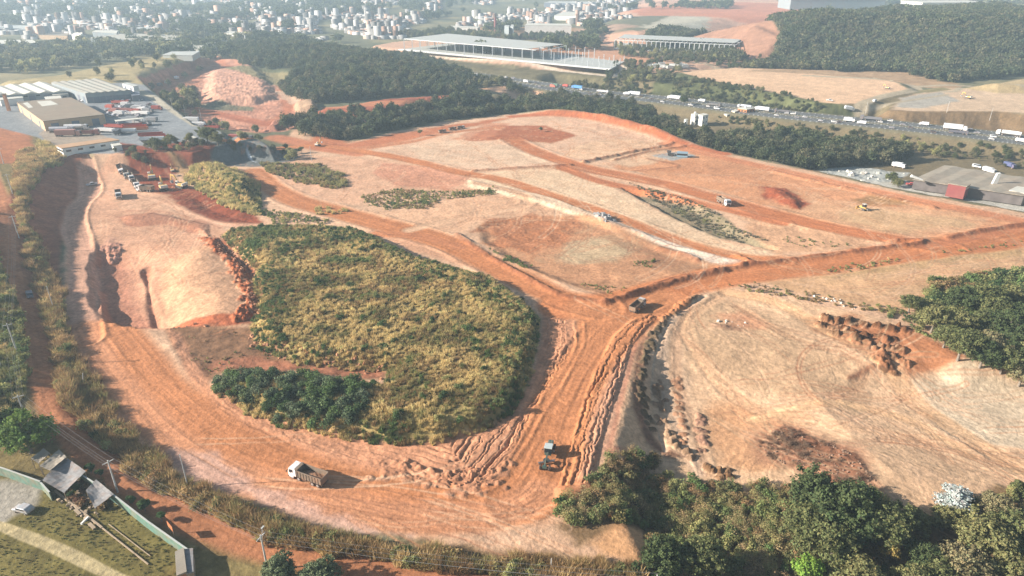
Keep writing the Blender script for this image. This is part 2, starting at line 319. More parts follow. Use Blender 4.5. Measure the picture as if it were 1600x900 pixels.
# rill band right of the ramp
BND = [(1015, 490), (985, 498), (955, 525), (925, 580), (905, 640), (885, 700), (868, 765), (925, 762), (940, 700), (958, 640), (975, 590), (990, 540), (1030, 496)]
region(BND, C(226, 168, 132), feather=1.5, amp=.5, rgh=.6)
e_rs, e_cs, e_d = sdf(A(BND), 5); E[:] = 0; E[e_rs, e_cs] = sm(0, 1.5, e_d)
rs, cs, D, S = pathd(smooth_line(A([(1050, 476), (1000, 515), (965, 560), (940, 610), (922, 665), (905, 720), (895, 775)]), 3), 25)
Eb = E[rs, cs]; wD = D + .8 * fbm(S / 6, D / 9, 65, 4) + .8 * fbm(S / 1.8, D / 3, 66, 3)
rid = np.abs(vn(wD * .7, S * .012, 67) * 2 - 1); rid2 = np.abs(vn(wD * 1.5 + 5, S * .03, 68) * 2 - 1)
Z[rs, cs] += Eb * (.6 - .7 * (1 - sm(0, .2, rid)) * (.65 + .5 * fbm(S / 8, D / 3, 621, 2)) - .42 * (1 - sm(0, .24, rid2)) + .12 * fbm(S / 1.5, D, 622, 3))
region([(1010, 500), (990, 540), (975, 590), (958, 650), (942, 715), (960, 720), (985, 690), (992, 640), (996, 590), (1004, 540)], C(196, 136, 108), z=-1, feather=3, amp=1, rgh=1)  # flank facing away from the sun, shade painted into the brown pink
# lip where the fill stops at the bottom
region([(866, 762), (925, 748), (932, 762), (905, 778), (870, 790)], C(214, 148, 108), feather=1.5, amp=1, zadd=.8, zw=2, rgh=1)

# ---- lower yard surface
LY = [(p[0], p[1], 0) for p in YDP[:7]] + [(1000, 700, YDZ), (1060, 735, YDZ), (1140, 750, YDZ), (1230, 752, YDZ), (1260, 725, YDZ), (1310, 745, YDZ), (1390, 792, YDZ), (1480, 805, YDZ), (1560, 745, YDZ), (1700, 780, -3), (1800, 620, -3), (1600, 592, -3), (1500, 562, -3), (1440, 530, -3), (1350, 500, -2), (1250, 475, -1), (1130, 452, 0)]
region(LY, C(230, 188, 148), feather=2, amp=1.2, var=.08, scale=8)
for pts, c, a in [([(1060, 500), (1120, 475), (1200, 490), (1260, 540), (1330, 560), (1370, 610), (1330, 640), (1200, 600), (1100, 560), (1050, 540)], C(206, 168, 130), .8),
                  ([(1020, 520), (1060, 500), (1080, 560), (1090, 640), (1100, 700), (1050, 690), (1020, 620)], C(208, 174, 142), .8),
                  ([(1100, 600), (1180, 620), (1260, 640), (1240, 700), (1180, 720), (1130, 700), (1110, 650)], C(206, 144, 96), .6),
                  ([(1120, 490), (1180, 490), (1200, 510), (1140, 512)], C(214, 148, 110), .7),
                  ([(1420, 590), (1490, 562), (1640, 590), (1640, 690), (1560, 700), (1480, 650)], C(222, 198, 166), .9),
                  ([(1270, 500), (1330, 495), (1420, 520), (1500, 560), (1480, 572), (1430, 575), (1330, 545), (1280, 520)], C(176, 112, 74), .9),
                  ([(1390, 525), (1420, 520), (1490, 558), (1460, 572), (1420, 570)], C(190, 128, 88), .8),
                  ([(1180, 660), (1240, 645), (1340, 690), (1380, 760), (1330, 760), (1260, 720), (1190, 700)], C(176, 128, 100), .7)]:
    region(pts, c, z=-1, feather=6, amp=5, var=.1, scale=4, alpha=a, seed=int(pts[0][0]))
for i, (pts, w, c) in enumerate([([(1110, 460), (1080, 480), (1058, 520), (1060, 590), (1085, 640), (1105, 720)], 3.0, C(200, 158, 124)),
                  ([(1120, 470), (1075, 500), (1080, 540), (1130, 590), (1230, 640), (1400, 670), (1600, 690)], 3.5, C(228, 180, 138)),
                  ([(1130, 460), (1210, 475), (1300, 520), (1380, 560), (1450, 620), (1600, 720)], 6, C(228, 178, 132)),
                  ([(1100, 465), (1050, 505), (1035, 560), (1055, 640), (1095, 720)], 2.4, C(214, 180, 150)),
                  ([(1150, 480), (1240, 530), (1340, 560), (1350, 585), (1300, 612)], 2.4, C(196, 152, 116)),
                  ([(1180, 640), (1300, 620), (1420, 640), (1520, 700)], 4, C(230, 184, 138))]):
    track([(p[0], p[1], -1.2) for p in pts], w, c, edge=1.5, streak=.5, berm=.15, rut=.12, seed=80 + i, alpha=.7)
rs, cs, d = sdf(A(LY), 2); x = X[rs, cs]; y = Y[rs, cs]       # grader scrapes, many directions
th = fbm(x / 40, y / 40, 90, 2) * 1.2
u = x * np.cos(th) + y * np.sin(th)
Z[rs, cs] += sm(0, 2, d) * .05 * (fbm(u * 1.2, (x - y) * .03, 91, 3))
CO[rs, cs] *= (1 + (sm(0, 2, d) * .10 * fbm(u * .9, (x - y) * .04, 92, 3))[..., None])
# windrow of spoil lumps along the ditch + ditch line
region([(1098, 462, 0), (1060, 478, -1), (1030, 505, -1), (1012, 545, -1), (1002, 600, -3), (1006, 650, -4), (1030, 690, -4), (1080, 712, -4), (1040, 712, -4), (1010, 690, -4), (985, 650, -3.5), (988, 590, -2), (1002, 530, -1), (1030, 490, -1)], C(158, 118, 92), feather=2, amp=1, var=.2, scale=2)
lumps([(1088, 468, -.5), (1060, 483, -.8), (1034, 508, -1), (1013, 550, -1.5), (1003, 600, -3), (1006, 640, -4), (1020, 668, -4.5)], 1.5, 1.1, C(116, 98, 74), step=2.0)
lumps([(1028, 600, -3), (1034, 640, -4), (1042, 668, -4), (1058, 695, -4), (1076, 712, -4)], 2.4, 1.3, C(160, 128, 100), step=2.4, seed=8)
track([(1100, 463, 0), (1075, 482, -1), (1048, 505, -1), (1030, 540, -1), (1018, 590, -3), (1022, 650, -4), (1040, 700, -4)], 1.0, C(214, 186, 156), edge=.8, dip=.3, rut=0, berm=.2)
lumps([(1060, 590, -2.5), (1064, 640, -3), (1070, 680, -3)], 1.0, .5, C(190, 140, 106), step=2.5, seed=9)
lumps([(1096, 640, -2), (1104, 690, -2)], 1.4, .8, C(180, 136, 110), step=2.5, seed=10)
lumps([(1120, 722, -2), (1150, 730, -2)], 2.2, 1.5, C(130, 96, 66), step=3, seed=12)
# heaps of dumped soil on the right
for k, (a, b) in enumerate([((1285, 508), (1390, 532)), ((1300, 520), (1405, 548)), ((1335, 535), (1412, 562)), ((1290, 500), (1410, 520)), ((1370, 555), (1400, 572))]):
    lumps([(a[0], a[1], -1), ((a[0] + b[0]) / 2, (a[1] + b[1]) / 2, -1), (b[0], b[1], -1)], 2.2, 1.9, C(112, 74, 48), step=3.0, seed=20 + k)
region([(1400, 512, 0), (1440, 535, 0), (1490, 558, 0), (1462, 572, -2), (1420, 578, -2), (1408, 545, -1)], C(190, 128, 88), z=-1, feather=2, amp=1, zadd=.8, zw=6)
# stump and root debris patch (soil part)
region([(1180, 665), (1225, 648), (1290, 680), (1340, 700), (1372, 745), (1340, 775), (1250, 720), (1195, 700)], C(150, 104, 78), z=-1.5, feather=3, amp=3, zadd=.5, zw=3, rgh=1.5, var=.3, scale=1.2)
region([(1110, 505), (1160, 512), (1158, 518), (1112, 512)], C(170, 132, 104), z=-1, feather=2, amp=1, zadd=.5, zw=2, rgh=1.5)

# ---- pads and bands of the big site
region([(690, 190), (800, 180), (870, 180), (960, 195), (1040, 220), (1060, 232), (980, 250), (900, 256), (780, 265), (700, 262), (620, 245), (580, 238), (640, 215)], C(230, 188, 154), feather=5, amp=5, var=.1, scale=12)
region([(720, 222), (770, 196), (850, 196), (905, 212), (860, 224), (790, 218)], C(184, 112, 76), feather=4, amp=2)
region([(700, 222), (760, 192), (800, 192), (760, 218)], C(210, 138, 100), feather=4, amp=2, alpha=.7)
region([(640, 228), (720, 218), (800, 228), (872, 252), (760, 265), (660, 250)], C(232, 196, 162), feather=4, amp=3, var=.07)
region([(900, 228), (960, 216), (1040, 222), (1000, 236), (920, 250), (880, 244)], C(232, 190, 152), feather=3, amp=3)
region([(490, 195), (545, 224), (600, 212), (700, 195), (800, 184), (700, 205), (600, 228), (540, 240), (480, 232)], C(204, 128, 88), feather=6, amp=4)
region([(960, 262), (1040, 225), (1200, 262), (1400, 305), (1600, 345), (1640, 372), (1560, 400), (1440, 372), (1300, 350), (1100, 295)], C(224, 160, 116), feather=6, amp=5, var=.08, scale=14)
region([(935, 245), (1010, 232), (1085, 238), (1040, 252), (985, 262)], C(230, 188, 150), feather=4, amp=3)
region([(1020, 243), (1062, 236), (1086, 243), (1050, 252)], C(176, 178, 172), feather=2, amp=1.5)
region([(1200, 300), (1260, 296), (1300, 312), (1420, 316), (1540, 345), (1500, 365), (1400, 368), (1290, 348), (1220, 335)], C(224, 172, 130), feather=6, amp=6, var=.1)
region([(1195, 292), (1225, 296), (1262, 318), (1250, 328), (1220, 322), (1190, 305)], C(168, 92, 62), feather=4, amp=5, zadd=1.6, zw=6, rgh=1.6)
region([(1330, 310), (1360, 306), (1440, 316), (1400, 322), (1345, 322)], C(176, 132, 88), feather=4, amp=3, rgh=1)
region([(1310, 335), (1330, 322), (1380, 328), (1500, 340), (1520, 352), (1400, 362), (1310, 345)], C(214, 176, 132), feather=5, amp=4, var=.12, alpha=.7)
region([(480, 245), (540, 245), (640, 255), (730, 275), (745, 300), (700, 300), (600, 300), (560, 320), (500, 310), (430, 290), (410, 262)], C(228, 178, 142), feather=5, amp=4, var=.09)
region([(600, 255), (680, 262), (735, 280), (700, 298), (620, 290), (580, 270)], C(222, 158, 124), feather=4, amp=3, rgh=.8)
region([(560, 330), (640, 330), (740, 300), (860, 290), (960, 330), (900, 336), (800, 338), (740, 352), (700, 372), (600, 352)], C(228, 180, 142), feather=5, amp=4, var=.08, rgh=.7)
region([(560, 350), (640, 372), (700, 392), (760, 425), (720, 414), (640, 392), (600, 372)], C(226, 170, 132), feather=4, amp=1.5)
# the long pale cut and white spoil
region([(735, 272), (830, 264), (895, 268), (930, 284), (985, 306), (1050, 340), (1100, 358), (1140, 380), (1215, 396), (1150, 405), (1060, 380), (960, 340), (860, 305), (740, 285)], C(236, 200, 162), feather=4, amp=1.5, var=.07, scale=8)
region([(730, 280), (860, 308), (960, 345), (1060, 385), (1150, 405), (1060, 392), (940, 352), (840, 318), (730, 292)], C(238, 206, 172), feather=3, amp=1, zadd=.9, zw=3)
region([(922, 334), (960, 338), (1000, 352), (1080, 385), (1150, 402), (1166, 412), (1120, 418), (1060, 400), (990, 365), (930, 345)], C(240, 216, 192), feather=3, amp=2, var=.08)
region([(925, 338), (945, 337), (965, 346), (940, 350)], C(196, 190, 184), feather=2, amp=2, zadd=1.0, zw=2, rgh=1.5)
# brown low plot
BRP = [(745, 352), (790, 340), (860, 336), (920, 338), (950, 350), (1000, 372), (1060, 395), (1130, 418), (1080, 432), (1000, 448), (950, 462), (915, 455), (850, 432), (790, 405), (750, 375)]
region(BRP, C(206, 152, 112), feather=4, amp=2, var=.14, scale=5, zadd=-.9, zw=5)
region([(770, 345), (850, 338), (900, 340), (905, 362), (880, 385), (820, 395), (780, 380), (750, 362)], C(186, 118, 78), feather=7, amp=9, var=.2, scale=3, rgh=1.1, alpha=.8)
region([(850, 400), (900, 372), (960, 365), (1000, 385), (960, 405), (880, 412)], C(206, 176, 138), feather=6, amp=5)
region([(960, 350), (1040, 385), (1120, 418), (1060, 425), (1010, 400), (950, 372)], C(170, 128, 96), feather=4, amp=3, alpha=.7)
# grey-green strip
STR = [(962, 290), (1000, 295), (1060, 308), (1110, 328), (1140, 345), (1150, 358), (1200, 380), (1230, 396), (1180, 385), (1125, 372), (1060, 345), (1010, 318)]
region(STR, C(150, 134, 106), feather=3, amp=2, var=.12, scale=4, zadd=-2.2, zw=5)
region([(1150, 335), (1200, 330), (1330, 362), (1420, 380), (1300, 395), (1220, 398), (1180, 370)], C(222, 172, 132), feather=5, amp=4, var=.13, scale=5, rgh=.9)
# field north-east of the junction and beyond
region([(1180, 440), (1300, 420), (1450, 395), (1640, 372), (1640, 470), (1500, 455), (1440, 470), (1410, 490), (1330, 478), (1260, 462)], C(220, 174, 130), feather=5, amp=4, var=.14, scale=8)
region([(1260, 425), (1400, 405), (1560, 385), (1600, 395), (1400, 425), (1300, 440)], C(190, 156, 108), feather=6, amp=6, alpha=.6)
# banks: ridge on the north edge
track([(800, 182), (850, 180), (900, 183), (960, 194), (1020, 211), (1060, 225), (1130, 240)], 9, C(204, 122, 82), edge=4, rut=.4, seed=51)
P = smooth_line(A([(800, 179), (850, 177), (900, 180), (960, 191), (1020, 208), (1060, 222), (1130, 238)]), 5)
rs, cs, D, S = pathd(P, 30); Z[rs, cs] += 4.0 * np.exp(-(D / 7) ** 2) * sm(0, 40, S) * (1 - sm(S.max() - 60, S.max(), S)) * (1 + .25 * fbm(S / 9, D / 5, 3, 3))
region([(885, 184), (960, 198), (1010, 212), (1000, 216), (950, 204), (885, 190)], C(232, 186, 152), z=1, feather=3, amp=4, rgh=1)

# ---- haul roads (orange)
HR = [
 ([(360, 240), (440, 232), (500, 228), (560, 236), (640, 250), (720, 270), (780, 280), (870, 308), (960, 338), (1060, 376), (1160, 402), (1220, 408)], 8, ORANGE, .3),
 ([(560, 232), (640, 222), (700, 208), (780, 198)], 6, C(208, 140, 100), .1),
 ([(800, 218), (830, 234), (880, 252), (940, 268), (1040, 288), (1120, 310), (1200, 332), (1300, 356), (1420, 378), (1480, 388)], 12, C(204, 128, 84), .4),
 ([(880, 262), (940, 284), (1040, 304), (1130, 326), (1220, 348)], 8, C(204, 128, 86), .1),
 ([(395, 268), (420, 290), (460, 312), (520, 330), (580, 346), (640, 362), (700, 380), (760, 410), (820, 440), (880, 468), (940, 482)], 13, C(208, 136, 90), .35),
 ([(590, 366), (660, 370), (720, 386)], 6, C(204, 134, 92), .1),
 ([(880, 480), (940, 478), (1000, 465), (1080, 440), (1180, 424), (1300, 412), (1400, 396), (1480, 386), (1600, 370), (1750, 345)], 17, ORANGE, .4),
 ([(1040, 470), (980, 500), (940, 540), (905, 590), (880, 640), (862, 690), (845, 740), (822, 778)], 15.5, C(210, 140, 94), .2),
 ([(930, 478), (925, 520), (915, 560), (890, 620)], 10, C(210, 140, 94), .0),
 ([(860, 700), (835, 750), (795, 782), (730, 796), (640, 786), (540, 762), (450, 735), (370, 700), (300, 655), (240, 600), (200, 550), (165, 510)], 14, C(210, 140, 94), .15),
 ([(125, 510), (150, 560), (200, 620), (250, 675), (330, 730), (440, 770), (560, 800), (680, 812), (780, 805), (840, 770)], 9, C(218, 152, 110), .15),
 ([(1600, 352), (1500, 375), (1440, 384)], 6, C(204, 130, 88), .3),
 ([(1040, 226), (1200, 262), (1400, 306), (1600, 346), (1800, 390)], 9, C(220, 146, 104), .2),
 ([(640, 360), (720, 340), (820, 320), (800, 300), (740, 288)], 5, C(230, 184, 146), .2),
]
for i, (pts, w, c, bm) in enumerate(HR):
    track(pts, w, c, edge=4 if w > 8 else 2.5, streak=.26, berm=bm * 1.3, rut=.09, seed=100 + 7 * i, bermw=2.2)
region([(880, 470), (960, 470), (1000, 476), (960, 510), (920, 520), (890, 495)], C(210, 140, 94), feather=6, amp=3)
# pads' little berms and cut edges (dark lines in the photo are 0.5-1 m steps)
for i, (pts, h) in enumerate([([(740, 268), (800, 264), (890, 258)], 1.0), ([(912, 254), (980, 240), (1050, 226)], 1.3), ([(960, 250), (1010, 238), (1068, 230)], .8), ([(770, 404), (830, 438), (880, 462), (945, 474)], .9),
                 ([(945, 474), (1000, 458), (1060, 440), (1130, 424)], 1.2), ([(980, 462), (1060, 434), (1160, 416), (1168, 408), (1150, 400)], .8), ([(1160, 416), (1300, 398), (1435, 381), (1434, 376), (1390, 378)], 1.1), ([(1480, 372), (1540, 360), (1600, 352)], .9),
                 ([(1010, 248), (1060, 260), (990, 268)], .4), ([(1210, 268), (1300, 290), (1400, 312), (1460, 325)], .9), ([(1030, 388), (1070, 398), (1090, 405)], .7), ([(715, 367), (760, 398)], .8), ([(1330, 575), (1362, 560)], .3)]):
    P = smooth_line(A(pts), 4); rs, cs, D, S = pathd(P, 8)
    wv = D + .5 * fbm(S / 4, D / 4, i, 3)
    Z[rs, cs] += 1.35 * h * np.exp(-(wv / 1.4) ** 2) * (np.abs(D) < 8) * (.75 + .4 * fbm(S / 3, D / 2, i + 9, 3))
    paint(rs, cs, np.exp(-((wv - .6) / 1.1) ** 2) * (np.abs(D) < 8) * .75, C(150, 96, 68), .15, 2)  # shade of each step painted as a dark line along the berm
# chunks of clay at the inside of the lower bend
lumps([(600, 735), (640, 742), (690, 752), (740, 760), (770, 752)], 6, .42, C(214, 152, 114), step=2.6, seed=31)
lumps([(640, 728), (700, 742), (740, 740), (790, 730)], 2, .9, C(214, 152, 114), step=2.8, seed=33)
region([(690, 838), (760, 832), (830, 822), (900, 790), (880, 815), (820, 838), (760, 846)], C(232, 190, 156), feather=2, amp=1.5, alpha=.5)
region([(270, 705), (330, 712), (380, 745), (480, 790), (560, 822), (640, 838), (560, 834), (440, 800), (340, 762), (280, 735)], C(228, 190, 172), feather=3, amp=3.5, alpha=.6)
region([(920, 850), (960, 822), (1000, 818), (1015, 850), (1000, 878), (950, 870)], C(224, 170, 122), feather=3, amp=1)

# wheel tracks scribbled over the bare ground
def scribble(poly, n, L, seed, cols, z=0.0, w=(.5, 1.3), dirs=None, dip=.06):
    rg = np.random.RandomState(seed); Pp = A(poly, z); x0, y0 = Pp.min(0); x1, y1 = Pp.max(0); k = 0; tries = 0
    while k < n and tries < n * 20:
        tries += 1; x, y = rg.uniform(x0, x1), rg.uniform(y0, y1); ins = False
        for i in range(len(Pp)):
            ax, ay = Pp[i]; bx, by = Pp[(i + 1) % len(Pp)]
            if (ay > y) != (by > y) and x < (bx - ax) * (y - ay) / (by - ay) + ax: ins = not ins
        if not ins: continue
        k += 1; th = rg.choice(dirs) + rg.normal() * .25 if dirs is not None else rg.uniform(0, 3.14); cv = rg.normal() * .018; pts = []
        for s_ in range(int(L * rg.uniform(.4, 1.2) / 4) + 2): pts.append((x, y)); x += 4 * math.cos(th); y += 4 * math.sin(th); th += cv * 4
        P_ = np.array(pts); ww = rg.uniform(*w); col = np.array(cols[rg.randint(len(cols))])
        rs, cs, D, S = pathd(P_, ww + 3); xx = X[rs, cs]
        a = np.exp(-((np.abs(D + .3 * fbm(S / 5, D, k, 2)) - ww) / .27) ** 2) * (np.abs(D) < ww + 3) * sm(0, 5, S) * (.55 + .45 * fbm(S / 7, D, k + 3, 2))
        paint(rs, cs, np.clip(a, 0, 1) * rg.uniform(.5, 1.0), col, .05, 3); Z[rs, cs] -= dip * np.clip(a, 0, 1)
LT = C(236, 192, 154); DK = C(186, 128, 94); MD = C(206, 146, 108); GRS = C(188, 158, 124)
scribble([(130, 300), (200, 260), (330, 330), (400, 400), (380, 490), (250, 500), (140, 420)], 46, 50, 1, [LT, DK, MD], dirs=[1.4, 1.7, 2.0, .6])
scribble([(1060, 500), (1130, 470), (1260, 480), (1400, 580), (1600, 640), (1600, 780), (1480, 780), (1240, 720), (1100, 700)], 90, 55, 2, [LT, GRS, DK, MD], z=-1, dirs=[-.5, -.8, -.2, .3, 2.0], dip=.05)
scribble([(480, 240), (740, 280), (960, 340), (900, 340), (740, 350), (660, 360), (430, 300)], 80, 70, 3, [LT, DK, MD], dirs=[-.5, -.2, 2.4, .5])
scribble([(740, 345), (950, 340), (1120, 418), (950, 460), (800, 410)], 44, 40, 4, [DK, MD, GRS], dirs=[-.6, .4, 1.2])
scribble([(560, 220), (900, 185), (1050, 225), (1200, 265), (1600, 345), (1500, 380), (1200, 330), (900, 265), (640, 250)], 150, 90, 5, [LT, DK, MD, ORANGE], dirs=[-.6, -.4, -.8, .7])
scribble([(1180, 440), (1600, 385), (1600, 460), (1420, 490)], 60, 70, 6, [LT, GRS, MD], dirs=[-.3, .1, .3])
scribble([(730, 275), (890, 270), (1140, 385), (1100, 395), (860, 310)], 30, 80, 7, [C(244, 214, 180), C(222, 178, 138)], dirs=[-.75, -.85])
scribble([(350, 700), (560, 770), (760, 780), (740, 820), (560, 810), (400, 760), (250, 680)], 22, 45, 8, [LT, DK, C(226, 160, 116)], dirs=[-.5, -.3, -.1])
scribble([(300, 100), (400, 95), (440, 140), (430, 190), (300, 180), (300, 150)], 50, 60, 11, [LT, DK, MD], z=0, dirs=[-.7, .2, 1.2], dip=.3, w=(1, 2.5))
scribble([(262, 515), (400, 515), (440, 560), (330, 580)], 14, 25, 9, [DK, C(150, 110, 84)], dirs=[-.3, .2, -.8])
# ---- beyond the works: terraces, roads, hills
region([(1340, 290), (1290, 268), (1350, 262), (1440, 282), (1520, 268), (1640, 296), (1640, 340), (1560, 325), (1420, 300)], C(206, 200, 186), z=-6, feather=3, amp=2, var=.1)
region([(1270, 262), (1340, 258), (1420, 268), (1400, 282), (1330, 278)], C(196, 196, 186), z=-7, feather=3, amp=3, rgh=2)
HZ = -6.0
MID = [(560, 88), (640, 95), (800, 118), (960, 138), (1040, 150), (1300, 172), (1600, 205), (1640, 170), (1300, 135), (1100, 112), (950, 100), (760, 90), (630, 74), (560, 76)]
region(MID, C(140, 124, 92), z=0, feather=8, amp=4, var=.18, scale=12)
region([(560, 74), (600, 66), (640, 62), (800, 62), (960, 72), (1180, 72), (1240, 86), (1180, 100), (1060, 108), (960, 106), (800, 102), (700, 88), (620, 80)], C(224, 178, 146), z=4, zset=5, zw=16, feather=6, amp=3, var=.1)
region([(600, 84), (700, 92), (800, 104), (900, 112), (985, 112), (1000, 122), (940, 136), (800, 118), (680, 102), (600, 92)], C(122, 112, 82), z=1, feather=4, amp=2, var=.2, scale=8)
region([(740, 78), (780, 75), (800, 90), (760, 88)], C(230, 180, 130), z=3, feather=3, amp=1)
region([(800, 62), (940, 66), (1040, 95), (1000, 104), (900, 84), (800, 76)], C(214, 158, 122), z=5, feather=5, amp=3)
region([(1060, 112), (1150, 106), (1300, 110), (1400, 128), (1420, 140), (1350, 162), (1290, 162), (1180, 140), (1090, 124)], C(238, 196, 156), z=3, zset=3, zw=14, out=True, feather=5, amp=2, var=.08)
region([(1410, 150), (1480, 135), (1600, 140), (1700, 150), (1700, 182), (1560, 172), (1440, 172), (1390, 172)], C(222, 190, 156), z=3, zset=2, zw=14, out=True, feather=5, amp=3, var=.08)
region([(1410, 150), (1470, 142), (1500, 156), (1440, 168), (1400, 165)], C(190, 180, 164), z=3, feather=4, amp=3)
region([(1160, 108), (1300, 96), (1420, 98), (1500, 122), (1500, 134), (1400, 122), (1260, 112)], C(190, 156, 120), z=5, feather=5, amp=5, var=.15)
region([(1365, 116), (1398, 117), (1395, 121), (1368, 120)], C(235, 214, 175), z=5, feather=2, amp=2)
region([(1500, 132), (1600, 115), (1700, 112), (1700, 142), (1560, 140)], C(196, 170, 126), z=5, feather=5, amp=3, zadd=5, zw=20)
for pts, w in [([(1260, 120), (1350, 124), (1410, 128), (1432, 134), (1425, 142), (1380, 152), (1340, 168), (1335, 180)], 9), ([(1430, 132), (1500, 130), (1600, 142)], 7), ([(1500, 137), (1488, 143), (1440, 142)], 6),
               ([(1480, 148), (1400, 160), (1300, 172), (1240, 172)], 5), ([(980, 80), (1040, 96), (1100, 104), (1160, 108)], 6)]:
    track([(p[0], p[1], 2) for p in pts], w, C(196, 178, 148), edge=2, rut=0, streak=.08)
region([(1422, 136), (1470, 134), (1490, 138), (1450, 143)], C(150, 136, 96), z=3, feather=3, amp=1)
region([(632, 79), (700, 86), (960, 112), (990, 104), (975, 100), (955, 109), (800, 94), (640, 76)], C(240, 220, 196), z=5, feather=3, amp=1.5)
# wooded hill on the right
b = [at(1000, 66, 3), at(1090, 84, 3), at(1170, 104, 3), at(1300, 108, 3), at(1400, 106, 3), at(1480, 126, 3), at(1600, 112, 3), at(1900, 112, 3), (1500, 1500), (700, 1650), (420, 1450), (230, 1180)]
b = b[:8] + [(900, 1100), (820, 1260), (560, 1230), (400, 1130), (300, 1050), at(1050, 54, 4)]
HILLR = np.array(b); rs, cs, d = sdf(HILLR, 30); x = X[rs, cs]; y = Y[rs, cs]
Z[rs, cs] += 37 * sm(0, 170, d) * (1 + .16 * fbm(x / 90, y / 90, 200, 3)) - .0
paint(rs, cs, sm(0, 12, d), C(92, 96, 66), .2, 12)
region([(1030, 118), (1065, 117), (1100, 127), (1180, 143), (1290, 165), (1335, 168), (1335, 178), (1180, 164), (1060, 148), (1010, 138)], C(104, 106, 70), z=1, feather=4, amp=3, var=.25, scale=6)
region([(1350, 172), (1440, 176), (1560, 176), (1700, 190), (1700, 214), (1560, 204), (1400, 186)], C(150, 122, 88), z=1, feather=4, amp=3, var=.2, scale=7)
region([(1075, 62), (1120, 56), (1190, 62), (1216, 74), (1205, 88), (1160, 92), (1150, 84)], C(188, 140, 112), z=8, feather=4, amp=3, var=.12)
# wooded hill in the middle
HILLM = A([(352, 84), (375, 96), (410, 116), (440, 140), (482, 163), (560, 158), (650, 150), (745, 148), (742, 124), (660, 92), (560, 80), (430, 70), (360, 74)])
rs, cs, d = sdf(HILLM, 30); x = X[rs, cs]; y = Y[rs, cs]
Z[rs, cs] += 7.5 * sm(0, 75, d); paint(rs, cs, sm(0, 6, d), C(96, 98, 70), .2, 12)
region([(345, 92), (380, 90), (450, 100), (455, 112), (420, 112), (390, 104)], C(150, 136, 96), z=9, feather=5, amp=4)
# orange hill far behind
region([(880, 44), (930, 22), (990, 2), (1060, -14), (1330, -16), (1330, 20), (1280, 30), (1180, 34), (1090, 52), (1040, 60), (980, 60), (900, 52)], C(230, 178, 146), z=12, feather=14, amp=14, zset=14, zw=80, var=.14, scale=20)
region([(895, 30), (1045, 26), (1050, 40), (1000, 50), (920, 50)], C(126, 122, 96), z=12, feather=8, amp=4)
region([(1000, 45), (1060, 22), (1110, 28), (1100, 45), (1040, 52)], C(206, 196, 172), z=12, feather=10, amp=12, rgh=2)
region([(980, 14), (1100, 2), (1330, 8), (1330, 26), (1180, 30), (1100, 26), (1000, 24)], C(214, 132, 96), z=14, feather=10, amp=14, alpha=.8)
region([(620, 52), (900, 44), (1000, 56), (960, 64), (700, 60)], C(206, 166, 140), z=0, feather=16, amp=10, alpha=.8)
region([(690, 50), (760, 42), (900, 44), (900, 50), (760, 56)], C(190, 150, 110), z=0, feather=10, amp=6)
# highway: two carriageways, verge between, edge lines, frontage road
HW = [(380, 44, -2), (470, 62, -2), (560, 86, -2), (640, 101, -2), (720, 115, -2), (830, 131, -2), (940, 146, -2), (1060, 158, -2), (1200, 176, -2), (1320, 188, -2), (1440, 200, -2), (1600, 219, -2), (1900, 262, -2)]
PH = smooth_line(A(HW), 12); rs, cs, D, S = pathd(PH, 60)
m = sm(34, 18, np.abs(D)); Z[rs, cs] = Z[rs, cs] * (1 - m) + (-2.0) * m
x = X[rs, cs]; y = Y[rs, cs]
paint(rs, cs, sm(23, 21, np.abs(D)), C(138, 128, 100), .12, 5)
for c0, w in ((-9.2, 13.0), (9.2, 13.0)):
    paint(rs, cs, sm(w / 2 + .5, w / 2 - .3, np.abs(D - c0)), C(118, 118, 116), .06, 9)
    for e in (-w / 2 + .7, w / 2 - .7): paint(rs, cs, sm(.32, .1, np.abs(D - c0 - e)), C(225, 225, 215), .02, 9)
    for e in (-w / 6 + .2, w / 6 - .2): paint(rs, cs, sm(.22, .1, np.abs(D - c0 - e)) * ((S % 12) < 4) * .4, C(225, 225, 215), .02, 9)
paint(rs, cs, sm(.5, .2, np.abs(D)), C(180, 176, 168), .02, 9)

# ---- lumpiness of all the soil
near = 1 - sm(500, 1200, Y)
Z += near * RGH * (.14 * fbm(X / 1.6, Y / 1.6, 301, 4) + .28 * fbm(X / 7, Y / 7, 302, 3)) + .25 * np.clip(RGH - .7, 0, 2) * near * np.abs(fbm(X / 1.3, Y / 1.3, 303, 3))
CO *= (1 + .17 * fbm(X / 2.2, Y / 2.2, 304, 5) + .12 * fbm(X / .8, Y / .8, 306, 2) * near + .12 * fbm(X / 30, Y / 30, 305, 3))[..., None]
CO[:] = np.clip(CO, .012, .85)

